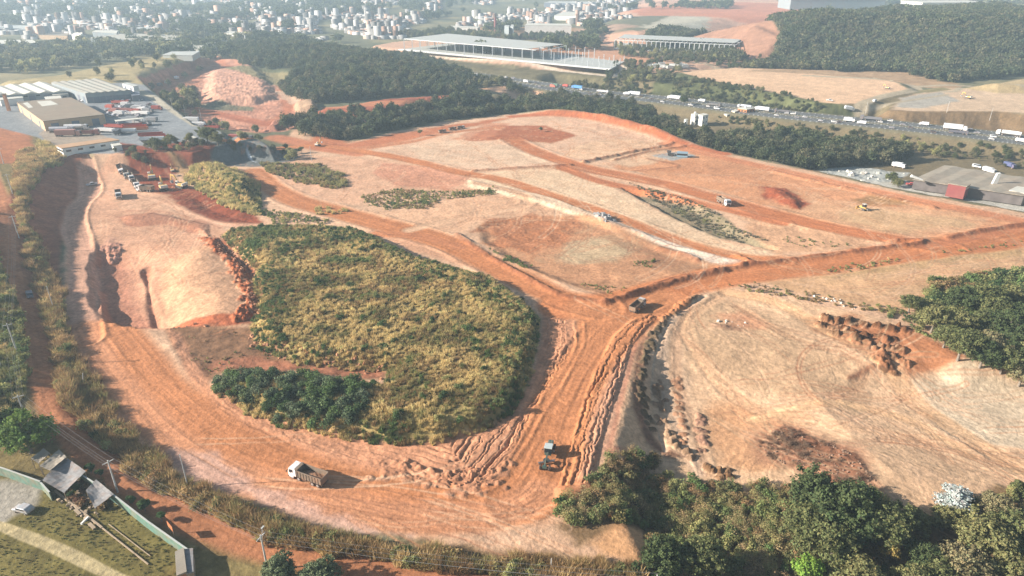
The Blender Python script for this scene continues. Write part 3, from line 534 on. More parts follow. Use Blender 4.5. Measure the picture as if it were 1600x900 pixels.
# ================================================================ mesh + lookup
def ground(x, y):
    x = np.atleast_1d(np.asarray(x, float)); y = np.atleast_1d(np.asarray(y, float))
    j = np.clip(np.searchsorted(YR, y) - 1, 0, NR - 2); ty = np.clip((y - YR[j]) / (YR[j + 1] - YR[j]), 0, 1)
    z = ZR[j] * (1 - ty) + ZR[j + 1] * ty; s = x / z * F
    i = np.clip(np.searchsorted(SC, s) - 1, 0, NC - 2); tx = np.clip((s - SC[i]) / (SC[i + 1] - SC[i]), 0, 1)
    return (Z[j, i] * (1 - tx) + Z[j, i + 1] * tx) * (1 - ty) + (Z[j + 1, i] * (1 - tx) + Z[j + 1, i + 1] * tx) * ty
def gz(x, y): return float(ground(x, y)[0])
def cast(px, py):
    dx = (px - 800) / F; dy = (450 - py) / F
    wy = cP + dy * sP; wz = -sP + dy * cP
    t = np.exp(np.linspace(math.log(70), math.log(9000), 900)); zz = CAMH + wz * t
    g = ground(dx * t, wy * t); k = np.argmax(zz < g)
    if k == 0: k = len(t) - 1
    a, b_ = t[k - 1], t[k]
    for _ in range(14):
        mdl = (a + b_) / 2
        if CAMH + wz * mdl < gz(dx * mdl, wy * mdl): b_ = mdl
        else: a = mdl
    return Vector((dx * b_, wy * b_, gz(dx * b_, wy * b_)))
def mesh_np(name, V, Q, colors=None, smooth=False):
    me = bpy.data.meshes.new(name); V = np.asarray(V, np.float32); Q = np.asarray(Q, np.int32); k = Q.shape[1]
    me.vertices.add(len(V)); me.vertices.foreach_set('co', V.ravel())
    me.loops.add(Q.size); me.loops.foreach_set('vertex_index', Q.ravel())
    me.polygons.add(len(Q)); me.polygons.foreach_set('loop_start', np.arange(0, Q.size, k, dtype=np.int32))
    try: me.polygons.foreach_set('loop_total', np.full(len(Q), k, np.int32))
    except Exception: pass
    if smooth: me.polygons.foreach_set('use_smooth', np.ones(len(Q), bool))
    if colors is not None:
        a = me.color_attributes.new('Col', 'FLOAT_COLOR', 'POINT'); c = np.ones((len(V), 4), np.float32); c[:, :3] = colors; a.data.foreach_set('color', c.ravel())
    me.update(calc_edges=True); return me

# ---------------------------------------------------------------- materials
def mat(name, col, rough=.7, metal=0.0, noise=.12, scale=3.0, spec=.3, bump=0.0, attr=None, objtint=False, dirt=0.0, emit=None):
    m = bpy.data.materials.new(name); m.use_nodes = True; nt = m.node_tree; p = nt.nodes['Principled BSDF']
    p.inputs['Roughness'].default_value = rough; p.inputs['Metallic'].default_value = metal; p.inputs['Specular IOR Level'].default_value = spec
    tc = nt.nodes.new('ShaderNodeTexCoord'); nz = nt.nodes.new('ShaderNodeTexNoise'); nz.inputs['Scale'].default_value = scale; nz.inputs['Detail'].default_value = 5
    nt.links.new(tc.outputs['Object'], nz.inputs['Vector'])
    mr = nt.nodes.new('ShaderNodeMapRange'); mr.inputs['From Min'].default_value = .25; mr.inputs['From Max'].default_value = .75
    mr.inputs['To Min'].default_value = 1 - noise; mr.inputs['To Max'].default_value = 1 + noise; nt.links.new(nz.outputs['Fac'], mr.inputs['Value'])
    mx = nt.nodes.new('ShaderNodeVectorMath'); mx.operation = 'SCALE'
    if objtint:
        oi = nt.nodes.new('ShaderNodeObjectInfo'); mm = nt.nodes.new('ShaderNodeVectorMath'); mm.operation = 'MULTIPLY'
        nt.links.new(oi.outputs['Color'], mm.inputs[0]); mm.inputs[1].default_value = tuple(col)[:3]; nt.links.new(mm.outputs[0], mx.inputs[0])
    else: mx.inputs[0].default_value = tuple(col)[:3]
    nt.links.new(mr.outputs[0], mx.inputs['Scale'])
    src = mx.outputs[0]
    if dirt:
        n2 = nt.nodes.new('ShaderNodeTexNoise'); n2.inputs['Scale'].default_value = scale * .4; n2.inputs['Detail'].default_value = 6; nt.links.new(tc.outputs['Object'], n2.inputs['Vector'])
        r2 = nt.nodes.new('ShaderNodeMapRange'); r2.inputs['From Min'].default_value = .42; r2.inputs['From Max'].default_value = .7; r2.inputs['To Max'].default_value = dirt; nt.links.new(n2.outputs['Fac'], r2.inputs['Value'])
        mc = nt.nodes.new('ShaderNodeMix'); mc.data_type = 'RGBA'; nt.links.new(r2.outputs[0], mc.inputs['Factor']); nt.links.new(src, mc.inputs[6]); mc.inputs[7].default_value = (.34, .18, .10, 1); src = mc.outputs[2]
    nt.links.new(src, p.inputs['Base Color'])
    if bump:
        b = nt.nodes.new('ShaderNodeBump'); b.inputs['Strength'].default_value = bump; b.inputs['Distance'].default_value = .1; nt.links.new(nz.outputs['Fac'], b.inputs['Height']); nt.links.new(b.outputs[0], p.inputs['Normal'])
    return m
gm = bpy.data.materials.new('soil'); gm.use_nodes = True; nt = gm.node_tree; p = nt.nodes['Principled BSDF']; p.inputs['Roughness'].default_value = .95; p.inputs['Specular IOR Level'].default_value = .08
at_ = nt.nodes.new('ShaderNodeAttribute'); at_.attribute_name = 'Col'; tc = nt.nodes.new('ShaderNodeTexCoord')
def nse(s, d=6, r=.6):
    q = nt.nodes.new('ShaderNodeTexNoise'); q.inputs['Scale'].default_value = s; q.inputs['Detail'].default_value = d; q.inputs['Roughness'].default_value = r; nt.links.new(tc.outputs['Object'], q.inputs['Vector']); return q
n1 = nse(.9); n2 = nse(.16, 4); n3 = nse(4.5, 3)
def rng_(n, a, b, lo=.3, hi=.7):
    q = nt.nodes.new('ShaderNodeMapRange'); q.inputs['From Min'].default_value = lo; q.inputs['From Max'].default_value = hi; q.inputs['To Min'].default_value = a; q.inputs['To Max'].default_value = b; nt.links.new(n.outputs['Fac'], q.inputs['Value']); return q
r1 = rng_(n1, .78, 1.22); r2 = rng_(n2, .9, 1.1); r3 = rng_(n3, .84, 1.16)
m1 = nt.nodes.new('ShaderNodeMath'); m1.operation = 'MULTIPLY'; nt.links.new(r1.outputs[0], m1.inputs[0]); nt.links.new(r2.outputs[0], m1.inputs[1])
m2 = nt.nodes.new('ShaderNodeMath'); m2.operation = 'MULTIPLY'; nt.links.new(m1.outputs[0], m2.inputs[0]); nt.links.new(r3.outputs[0], m2.inputs[1])
sv = nt.nodes.new('ShaderNodeVectorMath'); sv.operation = 'SCALE'; nt.links.new(at_.outputs['Color'], sv.inputs[0]); nt.links.new(m2.outputs[0], sv.inputs['Scale']); nt.links.new(sv.outputs[0], p.inputs['Base Color'])
bp = nt.nodes.new('ShaderNodeBump'); bp.inputs['Strength'].default_value = .9; bp.inputs['Distance'].default_value = .25; nt.links.new(n1.outputs['Fac'], bp.inputs['Height']); nt.links.new(bp.outputs[0], p.inputs['Normal'])
V = np.stack([X.ravel(), Y.ravel(), Z.ravel()], 1)
idx = np.arange(NR * NC).reshape(NR, NC)
Q = np.stack([idx[:-1, :-1].ravel(), idx[:-1, 1:].ravel(), idx[1:, 1:].ravel(), idx[1:, :-1].ravel()], 1)
gme = mesh_np('ground', V, Q, CO.reshape(-1, 3), smooth=True); gme.materials.append(gm)
go = bpy.data.objects.new('ground', gme); COL.objects.link(go); go['kind'] = 'structure'; go['label'] = 'bare orange and pale earth of the construction site with haul roads and scrub land beyond'
print('ground built')
# ================================================================ VEGETATION
def leaf_mat(name, col, tint=None, rough=.75, vary=.25, trans=.25):
    m = bpy.data.materials.new(name); m.use_nodes = True; nt = m.node_tree; p = nt.nodes['Principled BSDF']
    p.inputs['Roughness'].default_value = rough; p.inputs['Specular IOR Level'].default_value = .12
    vc = nt.nodes.new('ShaderNodeAttribute'); vc.attribute_name = 'Col'
    mm = nt.nodes.new('ShaderNodeVectorMath'); mm.operation = 'MULTIPLY'; nt.links.new(vc.outputs['Color'], mm.inputs[0])
    if tint == 'inst':
        ti = nt.nodes.new('ShaderNodeAttribute'); ti.attribute_type = 'INSTANCER'; ti.attribute_name = 'tint'; nt.links.new(ti.outputs['Vector'], mm.inputs[1])
    elif tint == 'obj':
        oi = nt.nodes.new('ShaderNodeObjectInfo'); nt.links.new(oi.outputs['Color'], mm.inputs[1])
    else: mm.inputs[1].default_value = tuple(col)
    tc = nt.nodes.new('ShaderNodeTexCoord'); nz = nt.nodes.new('ShaderNodeTexNoise'); nz.inputs['Scale'].default_value = 1.2; nz.inputs['Detail'].default_value = 4; nt.links.new(tc.outputs['Object'], nz.inputs['Vector'])
    mr = nt.nodes.new('ShaderNodeMapRange'); mr.inputs['From Min'].default_value = .3; mr.inputs['From Max'].default_value = .7; mr.inputs['To Min'].default_value = 1 - vary; mr.inputs['To Max'].default_value = 1 + vary; nt.links.new(nz.outputs['Fac'], mr.inputs['Value'])
    sc = nt.nodes.new('ShaderNodeVectorMath'); sc.operation = 'SCALE'; nt.links.new(mm.outputs[0], sc.inputs[0]); nt.links.new(mr.outputs[0], sc.inputs['Scale'])
    nt.links.new(sc.outputs[0], p.inputs['Base Color'])
    if trans:
        tr = nt.nodes.new('ShaderNodeBsdfTranslucent'); nt.links.new(sc.outputs[0], tr.inputs['Color']); mx = nt.nodes.new('ShaderNodeMixShader'); mx.inputs[0].default_value = trans
        nt.links.new(p.outputs[0], mx.inputs[1]); nt.links.new(tr.outputs[0], mx.inputs[2]); nt.links.new(mx.outputs[0], nt.nodes['Material Output'].inputs['Surface'])
    return m
M_LEAF_I = leaf_mat('foliage_mass', (1, 1, 1), 'inst', trans=.38); M_LEAF_O = leaf_mat('foliage', (1, 1, 1), 'obj')
M_BARK = mat('bark', (.20, .165, .13), rough=.9, noise=.3, scale=4, bump=.4)

def rand_dirs(rng, n):
    v = rng.normal(size=(n, 3)); return v / np.linalg.norm(v, axis=1)[:, None]
def leaves(rng, lobes, n, size, jitter=.55, shell=.62, flat=1.0, drop=0.0):
    """n leaf-sized faces through the volume of the lobes -> V, Q, colour factor"""
    L = np.array(lobes); w = L[:, 3] ** 2; k = rng.choice(len(L), n, p=w / w.sum())
    d = rand_dirs(rng, n); d[:, 2] = np.abs(d[:, 2]) * np.where(rng.rand(n) < .72, 1, -1)
    r = (shell + (1 - shell) * rng.rand(n) ** .6) * (1 + .12 * rng.normal(size=n))
    # twiggy clusters: snap part of the leaves toward cluster centres so gaps open between
    cl = rand_dirs(rng, 26 * len(L)).reshape(len(L), 26, 3); cd = cl[k]; j = np.argmax((cd * d[:, None, :]).sum(2), 1); near_c = cd[np.arange(n), j]
    d = d * (1 - jitter) + near_c * jitter; d /= np.linalg.norm(d, axis=1)[:, None] + 1e-9
    tone = .78 + .44 * _h(j.astype(float), k.astype(float), 5)
    pos = L[k, :3] + d * (r * L[k, 3])[:, None] * np.array([1, 1, flat]) + rng.normal(size=(n, 3)) * size * .35
    nrm = d * .9 + rand_dirs(rng, n) * .75; nrm /= np.linalg.norm(nrm, axis=1)[:, None]
    a = np.cross(nrm, rand_dirs(rng, n)); a /= np.linalg.norm(a, axis=1)[:, None] + 1e-9; b = np.cross(nrm, a)
    s = size * (.6 + .8 * rng.rand(n))[:, None]
    a *= s * .5; b *= s * .36
    Vv = np.stack([pos - a, pos - b, pos + a, pos + b], 1).reshape(-1, 3); Qq = np.arange(4 * n).reshape(-1, 4)
    c = tone * (.85 + .3 * rng.rand(n)); c = np.repeat(c, 4)
    col = np.stack([c * (1 + .08 * np.repeat(rng.normal(size=n), 4)), c, c * .95], 1)
    return Vv, Qq, col
def tube_np(p0, p1, r0, r1, k=6):
    p0 = np.array(p0, float); p1 = np.array(p1, float); ax = p1 - p0; ax /= np.linalg.norm(ax) + 1e-9
    u = np.cross(ax, [.3, .8, .1]); u /= np.linalg.norm(u); v = np.cross(ax, u); t = np.arange(k) / k * 2 * np.pi
    ring = np.cos(t)[:, None] * u + np.sin(t)[:, None] * v
    Vv = np.vstack([p0 + ring * r0, p1 + ring * r1]); Qq = np.array([[i, (i + 1) % k, k + (i + 1) % k, k + i] for i in range(k)]); return Vv, Qq
def trunk_mesh(name, rng, lobes, h, r):
    VV, QQ, o = [], [], 0
    fork = np.array([rng.normal() * .15, rng.normal() * .15, h * .42])
    segs = [((0, 0, -.6), (fork[0] * .5, fork[1] * .5, h * .2), r * 1.25, r * .95), ((fork[0] * .5, fork[1] * .5, h * .2), fork, r * .95, r * .75)]
    for L in lobes:
        c = np.array(L[:3]); mid = fork * .5 + c * .5 + rng.normal(size=3) * .15; mid[2] -= .1 * h * .3
        segs += [(fork, mid, r * .5, r * .3), (mid, c + np.array([0, 0, L[3] * .3]), r * .3, r * .08)]
        for q in range(3):
            e = c + rand_dirs(rng, 1)[0] * L[3] * .8; segs.append((mid, e, r * .16, r * .04))
    for s in segs:
        v_, q_ = tube_np(*s); VV.append(v_); QQ.append(q_ + o); o += len(v_)
    me = mesh_np(name, np.vstack(VV), np.vstack(QQ), smooth=True); me.materials.append(M_BARK); return me
def crown_lobes(rng, R_, H, n, base=.35, spread=.62):
    out = []
    for i in range(n):
        a = i / n * 2 * math.pi + rng.rand() * .8; rr = R_ * spread * (.55 + .45 * rng.rand()) * (1 if i else 0)
        rad = R_ * (.38 + .2 * rng.rand()); z = H * base + (H * (1 - base) - rad) * (.25 + .75 * rng.rand()) if i else H - R_ * .45
        out.append((rr * math.cos(a), rr * math.sin(a), max(z, rad * .8), rad if i else R_ * .5))
    return out
PROTO = {}
def tree_proto(kind, seed, R_=3.6, H=8.0, nl=9, n=9000, leaf=.33, mate=M_LEAF_O, trunk=True, **kw):
    rng = np.random.RandomState(seed); lobes = crown_lobes(rng, R_, H, nl, base=kw.get('base', .35), spread=kw.get('spread', .62))
    v_, q_, c_ = leaves(rng, lobes, n, leaf, jitter=kw.get('jitter', .45), shell=kw.get('shell', .55), flat=kw.get('flat', .85))
    v_[:, 2] = np.maximum(v_[:, 2], .1)
    cm = mesh_np('crown', v_, q_, c_); cm.materials.append(mate)
    tm = trunk_mesh('trunk', rng, lobes, H, R_ * .07) if trunk else None
    return cm, tm
def tuft_proto(seed, n=46, h=1.25, spread=.55, w=.075, lean=.45):
    rng = np.random.RandomState(seed); V_, Q_, c_ = [], [], []
    for i in range(n):
        a = rng.rand() * 2 * math.pi; r = spread * math.sqrt(rng.rand()); b = np.array([r * math.cos(a), r * math.sin(a), -.08])
        hh = h * (.55 + .6 * rng.rand()); d = np.array([math.cos(a), math.sin(a), 0]) * lean * hh * rng.rand() + rng.normal(size=3) * [.12, .12, 0] * hh
        t = rng.rand() * math.pi; u = np.array([math.cos(t), math.sin(t), 0]) * w * (.7 + .7 * rng.rand())
        m_ = b + d * .35 + [0, 0, hh * .6]; e = b + d + [0, 0, hh]
        k = len(V_); V_ += [b - u, b + u, m_ + u * .8, m_ - u * .8, e + u * .12, e - u * .12]; Q_ += [[k, k + 1, k + 2, k + 3], [k + 3, k + 2, k + 4, k + 5]]
        g = .7 + .5 * rng.rand(); c_ += [[g * .8, g * .85, g * .8]] * 2 + [[g, g, g * .95]] * 2 + [[g * 1.15, g * 1.08, g]] * 2
    me = mesh_np('tuft', V_, Q_, np.array(c_)); me.materials.append(M_LEAF_I); return me
def proto_collection(name, meshes):
    c = bpy.data.collections.new(name)
    for i, me in enumerate(meshes):
        o = bpy.data.objects.new(f'{name}_{i:02d}', me); c.objects.link(o)
    return c
def join_np(parts, name, m):
    V_, Q_, C_, o = [], [], [], 0
    for v_, q_, c_ in parts: V_.append(v_); Q_.append(q_ + o); C_.append(c_); o += len(v_)
    me = mesh_np(name, np.vstack(V_), np.vstack(Q_), np.vstack(C_)); me.materials.append(m); return me
PC_TUFT = proto_collection('grass_tuft', [tuft_proto(s, n=44, h=1.1 + .15 * s) for s in range(4)])
PC_REED = proto_collection('tall_stems', [tuft_proto(20 + s, n=95, h=1.8, spread=.9, w=.045, lean=.5) for s in range(3)])
def bush_mesh(seed, R_, H, nl, n, leaf, tw=True):
    rng = np.random.RandomState(seed); lobes = [(rng.normal() * R_ * .4, rng.normal() * R_ * .4, H * (.25 + .4 * rng.rand()), R_ * (.4 + .25 * rng.rand())) for _ in range(nl)]
    v_, q_, c_ = leaves(rng, lobes, n, leaf, jitter=.4, shell=.4, flat=.9); v_[:, 2] = np.maximum(v_[:, 2], -.1)
    me = mesh_np('bush', v_, q_, c_); me.materials.append(M_LEAF_I); return me
PC_BUSH = proto_collection('bush', [bush_mesh(40 + s, 1.25, 1.9, 5, 620, .26) for s in range(4)])
PC_WEED = proto_collection('weed', [bush_mesh(60 + s, .7, 1.3, 4, 170, .26) for s in range(4)])
PC_TWIG = proto_collection('twiggy', [bush_mesh(80 + s, 1.2, 1.8, 7, 520, .13) for s in range(3)])
def mass_tree(seed, R_=3.2, H=7.5, n=650, leaf=.8):
    rng = np.random.RandomState(seed); lobes = crown_lobes(rng, R_, H, 7, base=.2, spread=.6); v_, q_, c_ = leaves(rng, lobes, n, leaf, jitter=.35, shell=.5)
    tv, tq = tube_np((0, 0, -.5), (0, 0, H * .55), .22, .12, 5)
    return join_np([(v_, q_, c_), (tv, tq, np.full((len(tv), 3), 1.1))], 'mass_tree', M_LEAF_I)
PC_TREE = proto_collection('mass_tree', [mass_tree(100 + s, R_=2.8 + .3 * s, H=6.5 + .7 * (s % 3)) for s in range(5)])
PC_FAR = proto_collection('far_tree', [mass_tree(120 + s, n=170, leaf=1.7, R_=3.6, H=7) for s in range(4)])

def gn_scatter(name, P, scale, tint, coll, label=None, tilt=.12, seed=1, structure=False):
    n = len(P); rng = np.random.RandomState(seed)
    me = bpy.data.meshes.new(name); me.vertices.add(n); me.vertices.foreach_set('co', np.asarray(P, np.float32).ravel())
    a = me.attributes.new('rot', 'FLOAT_VECTOR', 'POINT'); r = np.stack([rng.normal(size=n) * tilt, rng.normal(size=n) * tilt, rng.rand(n) * 6.283], 1); a.data.foreach_set('vector', r.astype(np.float32).ravel())
    a = me.attributes.new('scl', 'FLOAT', 'POINT'); a.data.foreach_set('value', np.asarray(scale, np.float32))
    a = me.attributes.new('tint', 'FLOAT_VECTOR', 'POINT'); a.data.foreach_set('vector', np.asarray(tint, np.float32).ravel())
    a = me.attributes.new('pick', 'INT', 'POINT'); a.data.foreach_set('value', rng.randint(0, len(coll.objects), n).astype(np.int32))
    o = bpy.data.objects.new(name, me); COL.objects.link(o)
    g = bpy.data.node_groups.new(name, 'GeometryNodeTree'); g.interface.new_socket('Geometry', in_out='INPUT', socket_type='NodeSocketGeometry'); g.interface.new_socket('Geometry', in_out='OUTPUT', socket_type='NodeSocketGeometry')
    N = g.nodes; gi = N.new('NodeGroupInput'); go_ = N.new('NodeGroupOutput'); ip = N.new('GeometryNodeInstanceOnPoints'); ci = N.new('GeometryNodeCollectionInfo')
    ci.inputs['Collection'].default_value = coll; ci.inputs['Separate Children'].default_value = True; ci.inputs['Reset Children'].default_value = True
    def na(nm, t):
        q = N.new('GeometryNodeInputNamedAttribute'); q.data_type = t; q.inputs['Name'].default_value = nm; return q.outputs['Attribute']
    g.links.new(gi.outputs[0], ip.inputs['Points']); g.links.new(ci.outputs[0], ip.inputs['Instance']); ip.inputs['Pick Instance'].default_value = True
    g.links.new(na('pick', 'INT'), ip.inputs['Instance Index']); g.links.new(na('rot', 'FLOAT_VECTOR'), ip.inputs['Rotation']); g.links.new(na('scl', 'FLOAT'), ip.inputs['Scale'])
    g.links.new(ip.outputs[0], go_.inputs[0])
    md = o.modifiers.new('scatter', 'NODES'); md.node_group = g
    o['kind'] = 'stuff'; o['label'] = label or name.replace('_', ' ')
    return o
def inside(poly, x, y):
    P = np.asarray(poly); ins = np.zeros(len(x), bool); n = len(P)
    for i in range(n):
        ax, ay = P[i]; bx, by = P[(i + 1) % n]
        if ay != by: ins ^= ((ay > y) != (by > y)) & (x < (bx - ax) * (y - ay) / (by - ay) + ax)
    return ins
def edge_dist(poly, x, y):
    P = np.asarray(poly); d2 = np.full(len(x), 1e18); n = len(P)
    for i in range(n):
        ax, ay = P[i]; bx, by = P[(i + 1) % n]; ex, ey = bx - ax, by - ay; t = np.clip(((x - ax) * ex + (y - ay) * ey) / (ex * ex + ey * ey + 1e-9), 0, 1)
        d2 = np.minimum(d2, (x - ax - t * ex) ** 2 + (y - ay - t * ey) ** 2)
    return np.sqrt(d2)
def pts_in(poly, dens, seed=0, ragged=0.0, cap=60000):
    P = np.asarray(poly); x0, y0 = P.min(0); x1, y1 = P.max(0); rng = np.random.RandomState(seed)
    n = int(min((x1 - x0) * (y1 - y0) * dens, cap * 4)); x = rng.uniform(x0, x1, n); y = rng.uniform(y0, y1, n)
    k = inside(P, x + ragged * fbm(x / 5, y / 5, seed, 3), y + ragged * fbm(x / 5, y / 5, seed + 3, 3)); return x[k], y[k]
def near_road(x, y):
    d = np.full(len(x), 1e9)
    for i in range(0, len(PH) - 1, 2):
        a = PH[i]; b = PH[min(i + 2, len(PH) - 1)]; e = b - a; t = np.clip(((x - a[0]) * e[0] + (y - a[1]) * e[1]) / (e @ e), 0, 1); d = np.minimum(d, np.hypot(x - a[0] - t * e[0], y - a[1] - t * e[1]))
    return d
def mixc(cols, n, x, y, sc, seed, rnd=.25):
    """patchy mix of colours"""
    cols = np.array(cols); rng = np.random.RandomState(seed); f = np.clip((fbm(x / sc, y / sc, seed, 3) * .9 + .5) + rng.normal(size=n) * rnd * .5, 0, .999) * (len(cols) - 1)
    i = f.astype(int); t = (f - i)[:, None]; c = cols[i] * (1 - t) + cols[np.minimum(i + 1, len(cols) - 1)] * t
    return c * (1 + .11 * rng.normal(size=(n, 1)))
def stuff(name, poly, dens, coll, cols, s=(.8, 1.3), sc=8, seed=1, ragged=1.5, label=None, thin=None, tilt=.12, rnd=.25, mask=None):
    x, y = pts_in(poly, dens, seed, ragged)
    if thin is not None:
        k = fbm(x / 6, y / 6, seed + 21, 3) > thin; x, y = x[k], y[k]
    if mask is not None:
        k = mask(x, y); x, y = x[k], y[k]
    if len(x) and y.max() > 330:
        k = near_road(x, y) > 25; x, y = x[k], y[k]
    rng = np.random.RandomState(seed + 2); z = ground(x, y)
    return gn_scatter(name, np.stack([x, y, z], 1), rng.uniform(s[0], s[1], len(x)) * (1 + .25 * fbm(x / 5, y / 5, seed + 8, 2)), np.clip(mixc(cols, len(x), x, y, sc, seed, rnd), .01, .8), coll, label, tilt, seed)
def band(pts, o0, o1, z=0.0):
    """polygon along a pixel polyline between two lateral offsets (metres, + = right of travel)"""
    P = smooth_line(A(pts, z), 6); t = np.gradient(P, axis=0); t /= np.linalg.norm(t, axis=1)[:, None]; nrm = np.stack([t[:, 1], -t[:, 0]], 1)
    return np.vstack([P + nrm * o0, (P + nrm * o1)[::-1]])
YEL = (.80, .62, .30); STRAW = (.66, .50, .24); OLV = (.36, .34, .14); GRN = (.13, .19, .065); DGRN = (.065, .105, .04); BRN = (.32, .20, .10); GREY = (.22, .22, .17)
def P0(pts, z=0): return A(pts, z)
hill_poly = P0(HILL, 2.5)
stuff('tall_grass', hill_poly, 1.5, PC_TUFT, [GRN, OLV, BRN, STRAW, YEL, STRAW, OLV, BRN, GRN], s=(.45, .95), sc=14, seed=1, label='tall dry yellow and olive grass covering the mound inside the haul road', rnd=.16, thin=-.55)
dE = lambda lo, hi, pl: (lambda x, y: (edge_dist(pl, x, y) > lo) & (edge_dist(pl, x, y) < hi))
east = P0([(500, 350), (565, 358), (610, 378), (650, 398), (710, 414), (770, 430), (815, 462), (843, 490), (838, 540), (826, 590), (800, 600), (780, 560), (800, 500), (770, 470), (700, 440), (640, 420), (580, 390), (500, 372)], 3)
stuff('green_weeds', east, .5, PC_WEED, [GRN, DGRN, OLV, GRN, OLV], s=(.6, 1.35), sc=7, seed=3, label='leafy green weeds along the east rim of the grassy mound')
stuff('green_weeds', P0([(345, 358), (420, 350), (560, 352), (600, 372), (520, 378), (450, 376), (470, 410), (430, 440), (400, 440), (392, 425), (440, 400), (372, 384)], 3), .35, PC_WEED, [GRN, OLV, DGRN], s=(.8, 1.3), seed=4, label='green weeds at the north end of the grassy mound')
stuff('green_weeds', P0([(392, 418), (450, 440), (440, 500), (460, 540), (620, 560), (600, 540), (480, 560), (400, 535), (390, 500), (408, 470)], 2), .28, PC_WEED, [DGRN, GRN], s=(.8, 1.3), seed=5, label='dark green weeds beside the brown terrace')
stuff('dark_shrubs', P0([(330, 598), (350, 582), (440, 580), (520, 590), (570, 600), (590, 640), (560, 665), (520, 670), (440, 655), (380, 632)], 1.5), .26, PC_BUSH, [DGRN, GRN, (.15, .18, .11), DGRN], s=(.9, 1.7), seed=6, sc=6, label='dark green shrubs filling the south west corner of the mound')
stuff('scattered_weeds', hill_poly, .014, PC_BUSH, [GRN, DGRN, OLV], s=(.6, 1.2), seed=7, label='single green shrubs dotted through the dry grass')
stuff('sparse_weeds', P0([(262, 515), (400, 515), (460, 560), (430, 585), (330, 590), (290, 560)], 0), .22, PC_WEED, [OLV, BRN, GRN], s=(.3, .6), seed=8, thin=.1, label='sparse weeds on the brown terrace')
# strips beside the outer road
strip_in = band(OUT, -21, -5.0); 
LBtop = A(bank([(48, 235), (66, 262), (42, 300), (44, 340), (72, 400), (90, 450), (100, 500), (118, 548), (160, 618), (205, 680), (262, 735), (330, 768), (450, 812), (600, 848), (760, 872), (900, 888), (1000, 885), (1010, 905),
                 (900, 915), (700, 890), (560, 872), (420, 842), (340, 812), (270, 775), (205, 732), (160, 696), (120, 655), (96, 610), (84, 570), (76, 520), (66, 470), (50, 420), (36, 370), (26, 320), (24, 280), (30, 240)]))
stuff('verge_grass', LBtop, 1.6, PC_REED, [BRN, OLV, BRN, (.46, .31, .16), STRAW, BRN], s=(.7, 1.35), sc=6, seed=9, ragged=2.5, label='tall brown dry grass on the bank between the two dirt roads', rnd=.4)
stuff('verge_shrubs', LBtop, .13, PC_BUSH, [DGRN, OLV, BRN, GRN], s=(.7, 1.5), sc=8, seed=10, label='shrubs growing among the dry grass of the roadside bank')
LFT = A(bank([(-400, 240), (-40, 250), (-18, 330), (-2, 400), (22, 470), (38, 520), (44, 580), (40, 620), (10, 650), (-60, 690), (-400, 700)]))
stuff('verge_grass', LFT, .9, PC_REED, [BRN, OLV, DGRN, STRAW], s=(.5, 1.0), sc=7, seed=11, label='dry grass on the left side of the outer dirt road')
stuff('verge_shrubs', LFT, .09, PC_BUSH, [DGRN, OLV, GRN], s=(.8, 1.6), sc=8, seed=12, label='shrubs on the left side of the outer dirt road')
stuff('bank_scrub', A([(58, 212, 11), (76, 216, 11), (98, 234, 11), (88, 248, 10), (56, 262, 10), (44, 246, 10), (56, 230, 11)]), .5, PC_TUFT, [BRN, STRAW, OLV], s=(.8, 1.5), seed=13, label='dry scrub below the tan warehouse')
LOT = A(bank([(-300, 760), (68, 760), (128, 745), (290, 865), (285, 960), (-300, 1000)]))
notpave = lambda x, y: ~inside(A(bank([(-300, 740), (0, 742), (74, 760), (66, 788), (30, 812), (-5, 828), (-300, 910)])), x, y) & ~inside(band(bank([(-120, 770), (0, 822), (60, 845), (120, 872), (200, 910), (330, 960)]), -2, 2), x, y)
stuff('lot_grass', LOT, 1.5, PC_TUFT, [(.13, .10, .05), OLV, (.12, .13, .05), (.17, .12, .06)], s=(.12, .26), sc=5, seed=14, mask=notpave, label='short worn grass of the walled lot')
